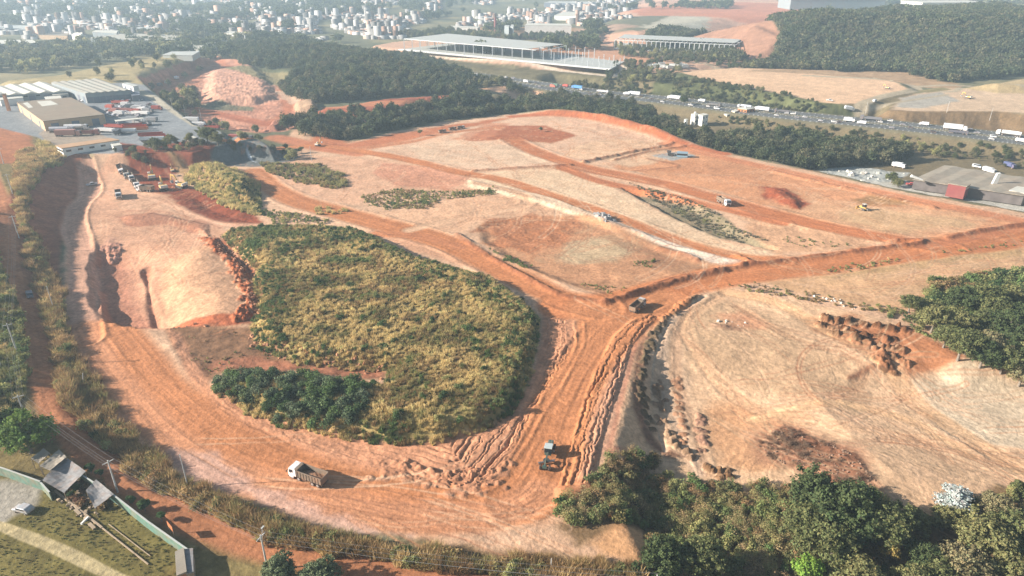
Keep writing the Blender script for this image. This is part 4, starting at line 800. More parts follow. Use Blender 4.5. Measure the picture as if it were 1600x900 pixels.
# scattered patches on the works
for i, (pts, z, dens, cols, s, pc, lab) in enumerate([
    ([(300, 248), (365, 248), (402, 272), (402, 318), (360, 308), (312, 284), (286, 262)], 6, .55, [STRAW, OLV, YEL, OLV], (.9, 1.5), 'T', 'dry grass on the knoll behind the excavators'),
    ([(350, 278), (402, 288), (412, 328), (384, 318), (354, 296)], 3, .4, [DGRN, GRN], (.9, 1.4), 'W', 'dark weeds on the shaded side of the knoll'),
    ([(405, 255), (500, 258), (540, 275), (545, 292), (520, 296), (460, 284), (415, 268)], 0, .4, [(.09, .08, .05), OLV, BRN], (.8, 1.3), 'T', 'dark scrub patch beside the upper haul road'),
    ([(412, 328), (470, 336), (515, 344), (510, 350), (430, 350), (415, 342)], 0, .4, [GRN, OLV, STRAW], (.8, 1.2), 'W', 'green scrub north of the mound'),
    ([(485, 324), (540, 328), (545, 334), (500, 336)], 0, .4, [OLV, STRAW], (.8, 1.2), 'T', 'small strip of dry grass beside the haul road'),
    ([(566, 306), (610, 296), (700, 300), (770, 296), (775, 304), (735, 308), (690, 312), (675, 326), (600, 328), (570, 320)], 0, .6, [GRN, OLV, BRN], (.5, .9), 'W', 'green weeds in the middle of the pale cut'),
    ([(980, 290), (1040, 306), (1110, 330), (1150, 362), (1200, 382), (1160, 378), (1100, 358), (1040, 322)], -1.5, .6, [(.16, .13, .09), GREY, OLV], (.35, .7), 'T', 'grey dry weeds in the long hollow'),
    ([(765, 390), (800, 400), (835, 416), (820, 420), (785, 410)], 0, .5, [GRN, OLV], (.5, .9), 'W', 'green weeds at the corner of the brown plot'),
    ([(880, 435), (960, 460), (990, 450), (930, 440)], 0, .2, [GRN, OLV], (.4, .8), 'W', 'weeds along the south edge of the brown plot'),
    ([(985, 404), (1024, 402), (1020, 416), (990, 414)], 0, .35, [OLV, GRN], (.4, .8), 'W', 'tuft of weeds in the brown plot'),
    ([(1285, 420), (1340, 412), (1410, 402), (1400, 410), (1330, 424), (1290, 428)], 0, .28, [GRN, OLV, STRAW], (.5, .9), 'W', 'weeds beside the main haul road'),
    ([(1130, 452), (1200, 448), (1260, 460), (1330, 480), (1420, 492), (1410, 500), (1300, 482), (1200, 466)], -1, .30, [OLV, BRN, GRN], (.5, .9), 'W', 'scrub along the lip above the right yard'),
    ([(1600, 375), (1480, 392), (1460, 400), (1600, 385)], 0, .12, [GRN, OLV], (.4, .8), 'W', 'weeds along the east road edge'),
    ([(1220, 370), (1300, 375), (1340, 382), (1300, 390), (1230, 385)], 0, .12, [OLV, GRN], (.4, .7), 'W', 'small weeds beside the fork of the haul roads')]):
    stuff('weed_patch', A(pts, z), dens, {'T': PC_TUFT, 'W': PC_WEED}[pc], cols, s=s, seed=30 + i, label=lab, sc=5)
# thicket bottom right
TH = A([(925, 770), (950, 730), (985, 705), (1010, 700), (1060, 735), (1140, 745), (1230, 752), (1260, 780), (1280, 830), (1270, 920), (1150, 920), (1130, 850), (1010, 840), (1000, 820), (940, 828), (880, 826), (872, 800)], -1.5)
stuff('thicket', TH, .30, PC_BUSH, [GRN, BRN, (.17, .22, .09), BRN, GRN, OLV], s=(.7, 1.5), sc=12, seed=15, ragged=2, label='dense mixed shrub thicket below the right yard', rnd=.2)
stuff('thicket_stems', TH, .45, PC_TWIG, [BRN, (.44, .29, .16), OLV, (.5, .36, .2)], s=(.9, 1.5), sc=9, seed=16, thin=-.1, label='brown twiggy scrub between the shrubs of the thicket')
TH2 = A([(1230, 760), (1300, 745), (1400, 800), (1480, 812), (1560, 760), (1650, 760), (1800, 800), (1800, 1050), (1000, 1050), (1010, 890), (1140, 880), (1260, 900)], -2)
stuff('undergrowth', TH2, .22, PC_BUSH, [DGRN, BRN, OLV, DGRN], s=(.8, 1.5), sc=9, seed=17, label='low undergrowth beneath the trees at bottom right')
stuff('verge_grass', A([(800, 862), (900, 868), (960, 872), (1010, 880), (1020, 905), (800, 900)], 1), .8, PC_REED, [OLV, BRN, STRAW], s=(.6, 1.1), seed=18, label='tall olive grass at the bottom edge beside the road')
EASTW = A([(1430, 500), (1460, 455), (1500, 445), (1560, 440), (1680, 440), (1900, 470), (1900, 640), (1700, 610), (1600, 588), (1520, 560), (1480, 545)], -2)
stuff('undergrowth', EASTW, .42, PC_BUSH, [DGRN, OLV, GRN, BRN], s=(1.1, 2.1), sc=9, seed=19, label='undergrowth beneath the wooded clump on the right')
stuff('undergrowth', A([(1330, 478), (1420, 490), (1450, 520), (1480, 550), (1440, 530), (1400, 505)], -1), .3, PC_WEED, [GRN, OLV, DGRN], s=(.8, 1.4), seed=191, label='weeds between the soil heaps and the wooded clump')
# root and brushwood heap
stuff('brushwood_heap', A([(1185, 672), (1225, 655), (1290, 682), (1335, 700), (1365, 742), (1330, 760), (1255, 716), (1200, 700)], -1.2), 1.0, PC_TWIG, [(.14, .085, .06), (.3, .2, .14), (.2, .13, .09)], s=(.4, .9), seed=20, tilt=.7, label='heap of cleared roots and brushwood on the yard floor', thin=-.15)

# ---- woods (masses nobody could count)
FG = (.085, .105, .05); FG2 = (.12, .13, .06); FG3 = (.155, .14, .08); FG4 = (.055, .075, .04)
BELT = A([(455, 216), (480, 205), (560, 200), (620, 195), (700, 181), (740, 173), (800, 166), (870, 158), (960, 163), (1040, 194), (1075, 213), (1112, 218), (1180, 216), (1230, 212), (1290, 228), (1400, 238), (1428, 248), (1400, 256), (1340, 262), (1290, 266), (1220, 252, -3),
          (1140, 236, -2), (1060, 217, -2), (980, 193, -2), (900, 180, -2), (840, 175, -1), (780, 179, -1), (700, 189, -1), (600, 208, -1), (548, 220, -1), (505, 219, -1), (465, 212, -1)], -8)
stuff('woodland_belt', BELT, .052, PC_TREE, [FG, FG2, FG4, FG3, FG], s=(.85, 1.35), sc=22, seed=200, ragged=4, label='dense dark woodland belt behind the construction site')
x, y = pts_in(HILLM, .05, 201, 4); k = ~inside(A([(330, 84), (350, 88), (390, 88), (460, 100), (452, 116), (420, 116), (380, 110), (330, 100)], 9), x, y); x, y = x[k], y[k]
rng = np.random.RandomState(5)
gn_scatter('hill_forest', np.stack([x, y, ground(x, y)], 1), rng.uniform(.6, 1.5, len(x)), mixc([FG4, FG, FG2, FG3, FG4], len(x), x, y, 25, 202, .6), PC_TREE, 'dark forest covering the low hill behind the quarry')
x, y = pts_in(HILLR, .05, 203, 10, cap=60000); k = ~inside(A([(1060, 62), (1120, 54), (1190, 60), (1220, 76), (1205, 92), (1160, 94), (1150, 84)], 8), x, y) & (y < 1350) & (x < y * .95); x, y = x[k], y[k]
gn_scatter('hill_forest', np.stack([x, y, ground(x, y)], 1), np.random.RandomState(6).uniform(.7, 1.35, len(x)), mixc([FG, FG2, FG3, FG, FG3, FG4], len(x), x, y, 40, 204, .5), PC_FAR, 'dense green forest covering the large hill on the right')
for i, (pts, z, dens, s, lab) in enumerate([
    ([(745, 130), (800, 128), (828, 138), (826, 148), (790, 150), (745, 148)], -6, .03, (.7, 1.1), 'trees beside the yellow roofed depot'),
    ([(855, 142), (920, 136), (960, 150), (1000, 160), (940, 166), (870, 158)], -7, .035, (.7, 1.1), 'thick trees below the highway'),
    ([(960, 108), (1060, 112), (1060, 128), (1010, 140), (940, 130)], -2, .03, (.5, .9), 'scrub woods between the terraces'),
    ([(955, 74), (1060, 84), (1180, 98), (1300, 100), (1300, 112), (1180, 108), (1060, 104), (970, 92)], 2, .022, (.5, 1.0), 'bushy slope in front of the far steel frame'),
    ([(600, 55), (700, 50), (800, 58), (940, 58), (950, 64), (700, 62), (620, 62)], 0, .012, (.9, 1.4), 'line of trees behind the long steel frame'),
    ([(1060, 125), (1180, 146), (1290, 168), (1300, 172), (1160, 160), (1040, 145)], 0, .07, (.3, .65), 'scrub on the bank above the highway'),
    ([(1060, 168), (1180, 186), (1330, 200), (1500, 222), (1600, 238), (1600, 262), (1440, 240), (1280, 212), (1120, 190)], -7, .05, (.2, .6), 'low scrub between the highway and the wood'),
    ([(0, 78), (60, 72), (140, 68), (260, 66), (330, 74), (270, 82), (190, 92), (100, 104), (40, 112), (-100, 116), (-200, 90)], 2, .007, (1.0, 1.7), 'trees between the grass slope and the city'),
    ([(190, 50), (330, 60), (470, 56), (480, 68), (400, 64), (300, 66), (200, 62)], 2, .006, (1.0, 1.7), 'trees at the edge of the city'),
    ([(1200, -4), (1700, -2), (1700, 16), (1300, 14)], 20, .002, (1.2, 2), 'trees behind the forested hill'),
    ([(60, 120), (200, 98), (330, 82), (330, 92), (220, 128), (100, 128)], 10, .0018, (.7, 1.2), 'scattered trees on the dry grass slope'),
    ([(250, 148), (300, 135), (318, 142), (306, 160), (280, 172), (262, 168)], 3, .012, (.7, 1.2), 'trees on the shaded hollow by the quarry'),
    ([(290, 172), (330, 186), (400, 198), (410, 206), (350, 204), (305, 190)], 2, .018, (.4, .8), 'scrub bank beside the industrial yard'),
    ([(180, 240), (230, 236), (330, 222), (420, 216), (470, 226), (478, 238), (440, 228), (330, 232), (250, 246), (190, 248)], 7, .03, (.35, .75), 'bushes on the edge of the industrial terrace')]):
    stuff('scattered_woods', A(pts, z), dens, PC_TREE if s[1] < 1.5 else PC_FAR, [FG, FG2, FG3, OLV], s=s, sc=20, seed=220 + i, ragged=4, label=lab)
# far woods of the valley and city edge
rng = np.random.RandomState(300); n_ = 14000; yy = rng.uniform(820, 2900, n_) ; xx = rng.uniform(-1, .35, n_) * (yy * .85)
k = (fbm(xx / 160, yy / 160, 301, 4) > np.where(yy > 1050, .16, .02)) & ~inside(HILLM, xx, yy) & ((xx / yy < .12) | (yy > 1500)); xx, yy = xx[k], yy[k]
k = np.ones(len(xx), bool); zz_ = yy * cP + CAMH * sP; ppx = 800 + xx / zz_ * F; ppy = 450 + F * ((CAMH - 8) * cP - yy * sP) / (yy * cP + (CAMH - 8) * sP)
for (a_, b_, c_, d_) in [(-30, 66, 60, 82), (136, 290, 46, 74), (105, 135, 48, 62), (190, 255, 40, 54), (345, 390, 46, 62), (40, 116, 48, 62), (-30, 96, 38, 52), (815, 915, 18, 50), (690, 760, 40, 52), (840, 935, 0, 12)]: k &= ~((ppx > a_) & (ppx < b_) & (ppy > c_ - 2) & (ppy < d_ + 4))
xx, yy = xx[k], yy[k]
rs_hw = inside(np.vstack([PH + [0, -30], (PH + [0, 40])[::-1]]), xx, yy); xx, yy = xx[~rs_hw], yy[~rs_hw]
gn_scatter('far_woods', np.stack([xx, yy, ground(xx, yy)], 1), np.random.RandomState(7).uniform(1.1, 2.2, len(xx)), mixc([FG, FG2, FG4], len(xx), xx, yy, 90, 302), PC_FAR, 'hazy belts of trees between the far factories and houses')

# ---- single trees
TREES = []
def inst_tree(kind, seedmesh, x, y, s, tint, name, label, group=None, rot=None, sz=1.0):
    cm, tm = seedmesh
    r_ = bpy.data.objects.new(name, None); COL.objects.link(r_); r_.location = (x, y, gz(x, y)); r_.rotation_euler = (0, 0, rot if rot is not None else random.uniform(0, 6.28)); r_.scale = (s, s, s * sz)
    r_['label'] = label; r_['category'] = 'tree'
    if group: r_['group'] = group
    for nm, me in (('crown', cm), ('trunk', tm)):
        if me is None: continue
        o = bpy.data.objects.new(nm, me); COL.objects.link(o); o.parent = r_; o.color = (*tint, 1)
    return r_
random.seed(4)
TP = [tree_proto('t', 500 + i, R_=3.6, H=8, nl=11, n=10500, leaf=.32, base=.14, jitter=.58, shell=.42, spread=.72) for i in range(4)]
TD = [tree_proto('d', 520 + i, R_=3.4, H=6.2, nl=12, n=11000, leaf=.30, base=.2, shell=.7, jitter=.6) for i in range(2)]     # dense rounded
TS = [tree_proto('s', 540 + i, R_=2.2, H=5.5, nl=6, n=3600, leaf=.3, shell=.35) for i in range(2)]
def px_tree(cx, cy, rpx, mesh, tint, label, name='broadleaf_tree', R_=3.6, H=8.0, group=None, sz=.82, zoff=0):
    """place a tree whose crown is seen at (cx, cy) with a radius of rpx"""
    g = cast(cx, cy + rpx * .8); zz = g.y * cP + (CAMH - g.z) * sP; s = rpx / (F / zz) / R_
    # the crown centre sits about .62 H up
    for _ in range(6):
        hh = .62 * H * s * sz; p = at(cx, cy, gz(g.x, g.y) + hh); g = Vector((p[0], p[1], gz(*p)))
        zz = g.y * cP + (CAMH - g.z - hh) * sP; s = rpx / (F / zz) / R_
    return inst_tree('t', mesh, g.x, g.y, s, tint, name, label, group, sz=sz)
D1 = (.15, .16, .065); D2 = (.21, .20, .085); D3 = (.25, .215, .115); D4 = (.085, .11, .045)
for a in [
    (1275, 770, 44, TP[0], D4, 'tall dark green tree touching the brushwood heap'), (1330, 790, 54, TP[1], D4, 'widest dark green tree below the brushwood heap'), (1262, 815, 42, TP[2], D1, 'dark tree at the left end of the large wood beside the brown thicket'),
    (1300, 845, 42, TP[3], D1, 'dark tree behind the bright green one'), (1385, 815, 42, TP[0], D1, 'dark tree between the yellowish tree and the pale yard'), (1428, 808, 24, TP[2], D2, 'small brownish green tree at the tip of the pale yard'),
    (1396, 848, 34, TS[0], (.30, .22, .07), 'small yellowish brown tree in the dark wood at bottom right'), (1350, 905, 42, TP[1], D2, 'olive tree right of the bright green one at the bottom edge'), (1432, 918, 40, TP[3], D2, 'olive tree at the bottom edge below the yellowish tree'),
    (1266, 876, 44, TS[1], (.22, .34, .06), 'bright lime green tree at the bottom edge'), (1480, 808, 26, TP[2], D2, 'olive tree just below the silvery one'), (1540, 838, 44, TP[0], D2, 'broad olive tree near the bottom right corner'),
    (1590, 830, 42, TP[1], D1, 'dark olive tree at the right edge above the corner'), (1510, 885, 42, TP[3], D3, 'grey olive tree at the bottom edge near the corner'), (1582, 890, 40, TP[2], D2, 'olive tree in the bottom right corner'),
    (1450, 868, 30, TP[1], D4, 'very dark tree in the shaded gap of the bottom right wood'), (1560, 790, 26, TP[0], D3, 'brownish tree right of the lime green shrub'), (1592, 752, 16, TS[1], D1, 'small tree at the right edge of the picture above the wood'),
    (1562, 778, 20, TS[0], (.24, .34, .06), 'small lime green tree beside the silvery one'), (1470, 905, 34, TP[0], D1, 'dark tree cut by the bottom edge left of the grey olive one'),
    (1035, 862, 38, TP[2], D4, 'left one of the two dense dark trees at the bottom below the thicket'), (1098, 872, 40, TP[0], D1, 'right one of the two dense dark trees at the bottom below the thicket'),
    (1180, 890, 26, TS[0], (.2, .14, .08), 'thin brown half dry tree between the thicket and the bottom edge')]:
    px_tree(*a)
px_tree(1495, 780, 34, TS[1], (.50, .52, .50), 'silvery white leaved tree standing alone in front of the wood', R_=2.2, H=5.5, sz=.5)
px_tree(35, 672, 40, TP[3], (.15, .22, .05), 'large bright green tree beside the bend of the outer road')
px_tree(2, 660, 34, TP[1], (.08, .12, .035), 'large green tree cut by the left edge of the picture')
px_tree(434, 888, 31, TD[0], (.16, .19, .10), 'left one of the two round dense trees at the bottom edge by the road', R_=3.4, H=6.2)
px_tree(497, 893, 33, TD[1], (.16, .19, .10), 'right one of the two round dense trees at the bottom edge by the road', R_=3.4, H=6.2)
for a in [(1424, 472, 17, TP[0], D1, 'small separate tree at the left tip of the right wooded clump'), (1462, 494, 26, TP[1], D2, 'round leafy tree second from the left tip of the right clump'), (1505, 462, 26, TP[2], D4, 'tall dark tree at the top edge of the right clump'),
          (1545, 462, 30, TP[3], D1, 'broad green tree at the top edge of the right clump')]: px_tree(*a)
rr = random.Random(8)
ORDN = ['first', 'second', 'third', 'fourth', 'fifth', 'sixth', 'seventh', 'eighth', 'ninth', 'tenth', 'eleventh', 'twelfth', 'thirteenth', 'fourteenth']
CL = [(1585, 462), (1500, 500), (1535, 498), (1575, 500), (1605, 490), (1480, 522), (1515, 530), (1550, 535), (1590, 535), (1500, 552), (1535, 560), (1570, 565), (1605, 560), (1640, 470), (1645, 510), (1640, 550), (1560, 480), (1600, 580), (1640, 590), (1680, 520)]
for i, (cx, cy) in enumerate(CL):
    row = 'back' if cy < 505 else ('middle' if cy < 541 else 'front'); peers = sorted(p for p in CL if ('back' if p[1] < 505 else ('middle' if p[1] < 541 else 'front')) == row); kx = peers.index((cx, cy))
    tn = rr.choice([(D1, 'green'), (D2, 'olive'), (D3, 'brownish green'), (D4, 'dark green'), (D1, 'green')]); px_tree(cx, cy, rr.uniform(20, 29), rr.choice(TP), tn[0], f'{tn[1]} tree, {ORDN[kx]} from the left in the {row} row of the right wooded clump', group='trees of the right wooded clump')
for i, a in enumerate([(322, 208, 15, TP[0], D1, 'big green tree beside the gate of the industrial yard'), (338, 214, 12, TP[2], D2, 'green tree right of the big one by the industrial yard'),
    (296, 215, 9, TS[0], D2, 'small tree left of the big tree by the industrial yard'), (272, 150, 10, TP[1], D4, 'dark tree on the slope between the yard and the quarry'), (257, 146, 9, TP[2], D4, 'dark tree beside the road above the quarry slope'), (284, 160, 9, TP[3], D4, 'dark tree lowest on the slope beside the quarry'),
    (656, 206, 4.6, TS[0], D2, 'lone small tree left on the bare site near three parked trucks'), (845, 201, 3.6, TS[1], D1, 'lone small tree on the brown plot at the far end of the site'), (1067, 168, 6.5, TP[0], D4, 'lone round dark tree near the white houses'),
    (470, 233, 5, TS[0], D1, 'small tree at the end of the yard slope'), (446, 228, 5, TS[1], D1, 'small tree on top of the yard slope'), (240, 222, 11, TP[2], D1, 'tree along the edge of the industrial terrace behind the red trailers'), (265, 216, 10, TP[1], D2, 'tree at the terrace edge left of the small office'),
    (1395, 275, 10, TP[1], D1, 'green tree left of the big shed roof on the right'), (1405, 284, 8, TP[3], D2, 'small green tree at the corner of the big shed roof'), (540, 245, 0, None, None, None)]):
    if a[3] is None: continue
    kw = dict(R_=2.2, H=5.5) if a[3] in TS else {}
    px_tree(*a, **kw)
# ================================================================ OBJECT HELPERS
class MB:
    def __init__(s): s.V = []; s.Fc = []
    def add(s, V_, F_, M=None):
        o = len(s.V)
        for v in V_: s.V.append(tuple(M @ Vector(v)) if M is not None else tuple(v))
        for f in F_: s.Fc.append(tuple(i + o for i in f))
        return s
    def box(s, x0, x1, y0, y1, z0, z1, M=None, tx=0.0, ty=0.0):
        v = [(x0, y0, z0), (x1, y0, z0), (x1, y1, z0), (x0, y1, z0), (x0 + tx, y0 + ty, z1), (x1 - tx, y0 + ty, z1), (x1 - tx, y1 - ty, z1), (x0 + tx, y1 - ty, z1)]
        return s.add(v, [(3, 2, 1, 0), (4, 5, 6, 7), (0, 1, 5, 4), (1, 2, 6, 5), (2, 3, 7, 6), (3, 0, 4, 7)], M)
    def prism(s, prof, y0, y1, M=None):      # profile in xz, extruded in y
        n = len(prof); v = [(x, y0, z) for x, z in prof] + [(x, y1, z) for x, z in prof]
        return s.add(v, [tuple(range(n)), tuple(range(2 * n - 1, n - 1, -1))] + [((i + 1) % n, i, n + i, n + (i + 1) % n) for i in range(n)], M)
    def prismz(s, prof, z0, z1, M=None):     # profile in xy
        n = len(prof); v = [(x, y, z0) for x, y in prof] + [(x, y, z1) for x, y in prof]
        return s.add(v, [tuple(range(n - 1, -1, -1)), tuple(range(n, 2 * n))] + [(i, (i + 1) % n, n + (i + 1) % n, n + i) for i in range(n)], M)
    def cyl(s, c, ax, r, L, k=12, r2=None, M=None):
        c = Vector(c); ax = Vector(ax).normalized(); u = ax.orthogonal().normalized(); w = ax.cross(u); r2 = r if r2 is None else r2
        v = [tuple(c - ax * L / 2 + (u * math.cos(t) + w * math.sin(t)) * r) for t in [i / k * 2 * math.pi for i in range(k)]] + [tuple(c + ax * L / 2 + (u * math.cos(t) + w * math.sin(t)) * r2) for t in [i / k * 2 * math.pi for i in range(k)]]
        return s.add(v, [tuple(range(k - 1, -1, -1)), tuple(range(k, 2 * k))] + [(i, (i + 1) % k, k + (i + 1) % k, k + i) for i in range(k)], M)
    def bar(s, a, b, w, h=None):
        a = Vector(a); b = Vector(b); h = h or w; ax = (b - a); L = ax.length; ax.normalize(); up = Vector((0, 0, 1)) if abs(ax.z) < .95 else Vector((1, 0, 0)); u = ax.cross(up).normalized(); q = u.cross(ax)
        v = [tuple(p + u * sx * w / 2 + q * sz * h / 2) for p in (a, b) for sx, sz in ((-1, -1), (1, -1), (1, 1), (-1, 1))]
        return s.add(v, [(3, 2, 1, 0), (4, 5, 6, 7), (0, 1, 5, 4), (1, 2, 6, 5), (2, 3, 7, 6), (3, 0, 4, 7)])
    def build(s, name, m, parent=None, bevel=0.0, smooth=False):
        me = bpy.data.meshes.new(name); me.from_pydata(s.V, [], s.Fc)
        b = bmesh.new(); b.from_mesh(me); bmesh.ops.recalc_face_normals(b, faces=b.faces[:])
        if bevel: bmesh.ops.bevel(b, geom=b.edges[:], offset=bevel, segments=1, affect='EDGES', clamp_overlap=True)
        b.to_mesh(me); b.free(); me.materials.append(m)
        if smooth:
            me.polygons.foreach_set('use_smooth', [True] * len(me.polygons))
        o = bpy.data.objects.new(name, me); COL.objects.link(o)
        if parent is not None: o.parent = parent
        return o
def tag(o, label=None, cat=None, group=None, kind=None):
    for k, v in (('label', label), ('category', cat), ('group', group), ('kind', kind)):
        if v: o[k] = v
    return o
def thing(name, label, cat, loc=(0, 0, 0), rz=0.0, group=None):
    o = bpy.data.objects.new(name, None); COL.objects.link(o); o.location = loc; o.rotation_euler = (0, 0, rz); return tag(o, label, cat, group, 'thing')
KIDS = {}
def kids(o): return [c for c in bpy.data.objects if c.parent == o]
def dup(root, loc, rz, label=None, group=None, color=None, cols=None):
    key = root.name
    if key not in KIDS: KIDS[key] = [(c, kids(c)) for c in kids(root)]
    r = root.copy(); COL.objects.link(r); r.location = loc; r.rotation_euler = (0, 0, rz)
    if label: r['label'] = label
    if group: r['group'] = group
    for ch, gs in KIDS[key]:
        c = ch.copy(); COL.objects.link(c); c.parent = r
        if color is not None and ch.name.split('.')[0] in (cols or ('cab', 'body', 'trailer')): c.color = (*color, 1)
        for g_ in gs:
            d = g_.copy(); COL.objects.link(d); d.parent = c
    return r
W_ = (1, 1, 1, 1)
M_PAINT = mat('vehicle_paint', (1, 1, 1), rough=.4, noise=.07, spec=.5, objtint=True, dirt=.5)
M_TRAIL = mat('trailer_paint', (1, 1, 1), rough=.5, noise=.05, objtint=True, dirt=.15)
M_GLASS = mat('dark_glass', (.02, .025, .03), rough=.12, spec=.8, noise=.02)
M_TYRE = mat('tyre_rubber', (.035, .032, .03), rough=.9, noise=.2, dirt=.5)
M_RIM = mat('wheel_rim', (.42, .38, .34), rough=.5, noise=.2, dirt=.4)
M_CHAS = mat('chassis_steel', (.06, .055, .05), rough=.7, noise=.25, dirt=.45)
M_BED = mat('dusty_dump_bed', (.19, .145, .105), rough=.75, noise=.25, scale=1.5, dirt=.6)
M_LOAD = mat('soil_load', (.30, .16, .09), rough=.95, noise=.35, scale=4, bump=.6)
M_LAMP = mat('lamp_lens', (.6, .58, .5), rough=.2, spec=.7, noise=.02)
M_YEL = mat('machine_yellow', (.62, .38, .10), rough=.5, noise=.12, dirt=.5)
M_WMET = mat('machine_white', (.66, .62, .54), rough=.5, noise=.12, dirt=.4)
M_DARK = mat('machine_dark', (.05, .055, .055), rough=.6, noise=.2, dirt=.3)
M_STEEL = mat('worn_steel', (.35, .33, .31), rough=.4, metal=.6, noise=.2)
M_CONC = mat('concrete_pole', (.50, .48, .44), rough=.85, noise=.12, scale=2)
M_WIRE = mat('cable', (.22, .21, .20), rough=.6, noise=.05)
M_WHITE = mat('white_wall', (.74, .72, .66), rough=.8, noise=.07, scale=.5, dirt=.15)
M_WOOD = mat('weathered_wood', (.36, .27, .18), rough=.9, noise=.3)

# ================================================================ VEHICLES
def wheel(parent, x, y, r=.52, w=.34, side=1, name='wheel'):
    t = MB().cyl((0, 0, 0), (0, 1, 0), r, w, 16).build(name, M_TYRE, parent, bevel=.04); t.location = (x, y, r)
    MB().cyl((0, side * w * .5, 0), (0, 1, 0), r * .55, .05, 12).cyl((0, side * (w * .5 + .04), 0), (0, 1, 0), r * .2, .08, 8).build('rim', M_RIM, t)
    return t
def make_dump_truck():
    t = thing('dump_truck', 'x', 'dump truck', group='dump trucks on the construction site')
    m = MB().box(-4.2, 3.2, -.45, -.3, .75, 1.0).box(-4.2, 3.2, .3, .45, .75, 1.0)
    for x in (-3.9, -2.4, -.8, .8, 2.4): m.box(x, x + .15, -.3, .3, .78, .97)
    m.box(-.2, .9, -1.12, -.5, .55, 1.05).box(-.2, .9, .5, 1.12, .55, 1.05).box(-4.35, -4.2, -1.1, 1.1, .6, .85)
    m.build('chassis', M_CHAS, t)
    cab = MB().prism([(2.35, .95), (4.3, .85), (4.42, 1.2), (4.40, 1.75), (4.12, 2.75), (3.9, 2.95), (2.5, 3.0), (2.35, 2.9)], -1.2, 1.2)
    cab.box(2.5, 3.9, -1.15, 1.15, 3.0, 3.08).box(3.0, 4.2, -1.22, -1.02, .5, 1.2).box(3.0, 4.2, 1.02, 1.22, .5, 1.2)
    cab = cab.build('cab', M_PAINT, t, bevel=.05); cab.color = (.78, .76, .72, 1)
    ws = MB(); ws.add([(4.43, -1.05, 1.82), (4.43, 1.05, 1.82), (4.17, .98, 2.7), (4.17, -.98, 2.7), (4.38, -1.05, 1.8), (4.38, 1.05, 1.8), (4.1, .98, 2.72), (4.1, -.98, 2.72)], [(0, 1, 2, 3), (7, 6, 5, 4), (0, 4, 5, 1), (1, 5, 6, 2), (2, 6, 7, 3), (3, 7, 4, 0)])
    ws.build('windscreen', M_GLASS, cab)
    for s in (-1, 1):
        MB().prism([(3.05, 1.85), (4.1, 1.85), (3.9, 2.6), (3.05, 2.65)], s * 1.205, s * 1.225).build('side_window', M_GLASS, cab)
        MB().box(4.35, 4.45, s * 1.0 - .18, s * 1.0 + .18, .75, .95).build('headlight', M_LAMP, t)
        MB().bar((4.25, s * 1.2, 2.4), (4.4, s * 1.5, 2.3), .05).box(4.33, 4.42, s * 1.5 - .12, s * 1.5 + .12, 1.85, 2.35).build('mirror', M_DARK, t)
    MB().box(4.25, 4.5, -1.2, 1.2, .45, .75).box(4.40, 4.46, -.8, .8, 1.0, 1.5).build('bumper', M_DARK, t, bevel=.03)
    MB().cyl((2.1, -1.0, 2.2), (0, 0, 1), .08, 2.2, 8).build('exhaust', M_STEEL, t)
    # open bed: slanted front, straight sides with ribs, tail gate
    bd = MB(); x0, x1, w, z0, z1, th = -4.45, 1.95, 1.25, 1.12, 2.75, .09
    bd.box(x0, x1, -w, w, z0, z0 + th)
    bd.box(x0, x1, -w, -w + th, z0 + th, z1).box(x0, x1, w - th, w, z0 + th, z1)
    bd.box(x1 - th, x1, -w + th, w - th, z0 + th, z1 + .25).box(x0, x0 + th, -w + th, w - th, z0 + th, z1 - .05)
    for i in range(9):
        xx = x0 + .1 + i * .76
        for s in (-1, 1): bd.box(xx, xx + .12, s * w if s > 0 else -w - .08, w + .08 if s > 0 else -w, z0 + .1, z1 - .02)
    for s in (-1, 1): bd.box(x0, x1, s * w - .06 if s > 0 else -w - .09, w + .09 if s > 0 else -w + .06, z1 + .002, z1 + .1)
    bd.box(x1 - .2, x1 + .55, -w, w, z1 + .26, z1 + .32)
    bd = bd.build('dump_bed', M_BED, t)
    ld = bmesh.new(); bmesh.ops.create_grid(ld, x_segments=14, y_segments=8, size=.5); me = bpy.data.meshes.new('load')
    for v in ld.verts:
        X_, Y_ = v.co.x * 6.1 - 1.25, v.co.y * 2.3; v.co = (X_, Y_, z0 + .35 + .55 * math.exp(-((X_ + 1.5) / 2.3) ** 2 - (Y_ / 1.0) ** 2) + .08 * math.sin(X_ * 5 + Y_ * 7))
    ld.to_mesh(me); ld.free(); me.materials.append(M_LOAD); lo = bpy.data.objects.new('load', me); COL.objects.link(lo); lo.parent = bd
    for x in (3.45, 1.75):
        for s in (-1, 1): wheel(t, x, s * 1.02, side=s)
    for x in (-1.9, -3.25):
        for s in (-1, 1): wheel(t, x, s * .95, w=.56, side=s)
    for x in (-1.9, -3.25): MB().cyl((x, 0, .52), (0, 1, 0), .1, 1.5, 8).build('axle', M_CHAS, t)
    return t
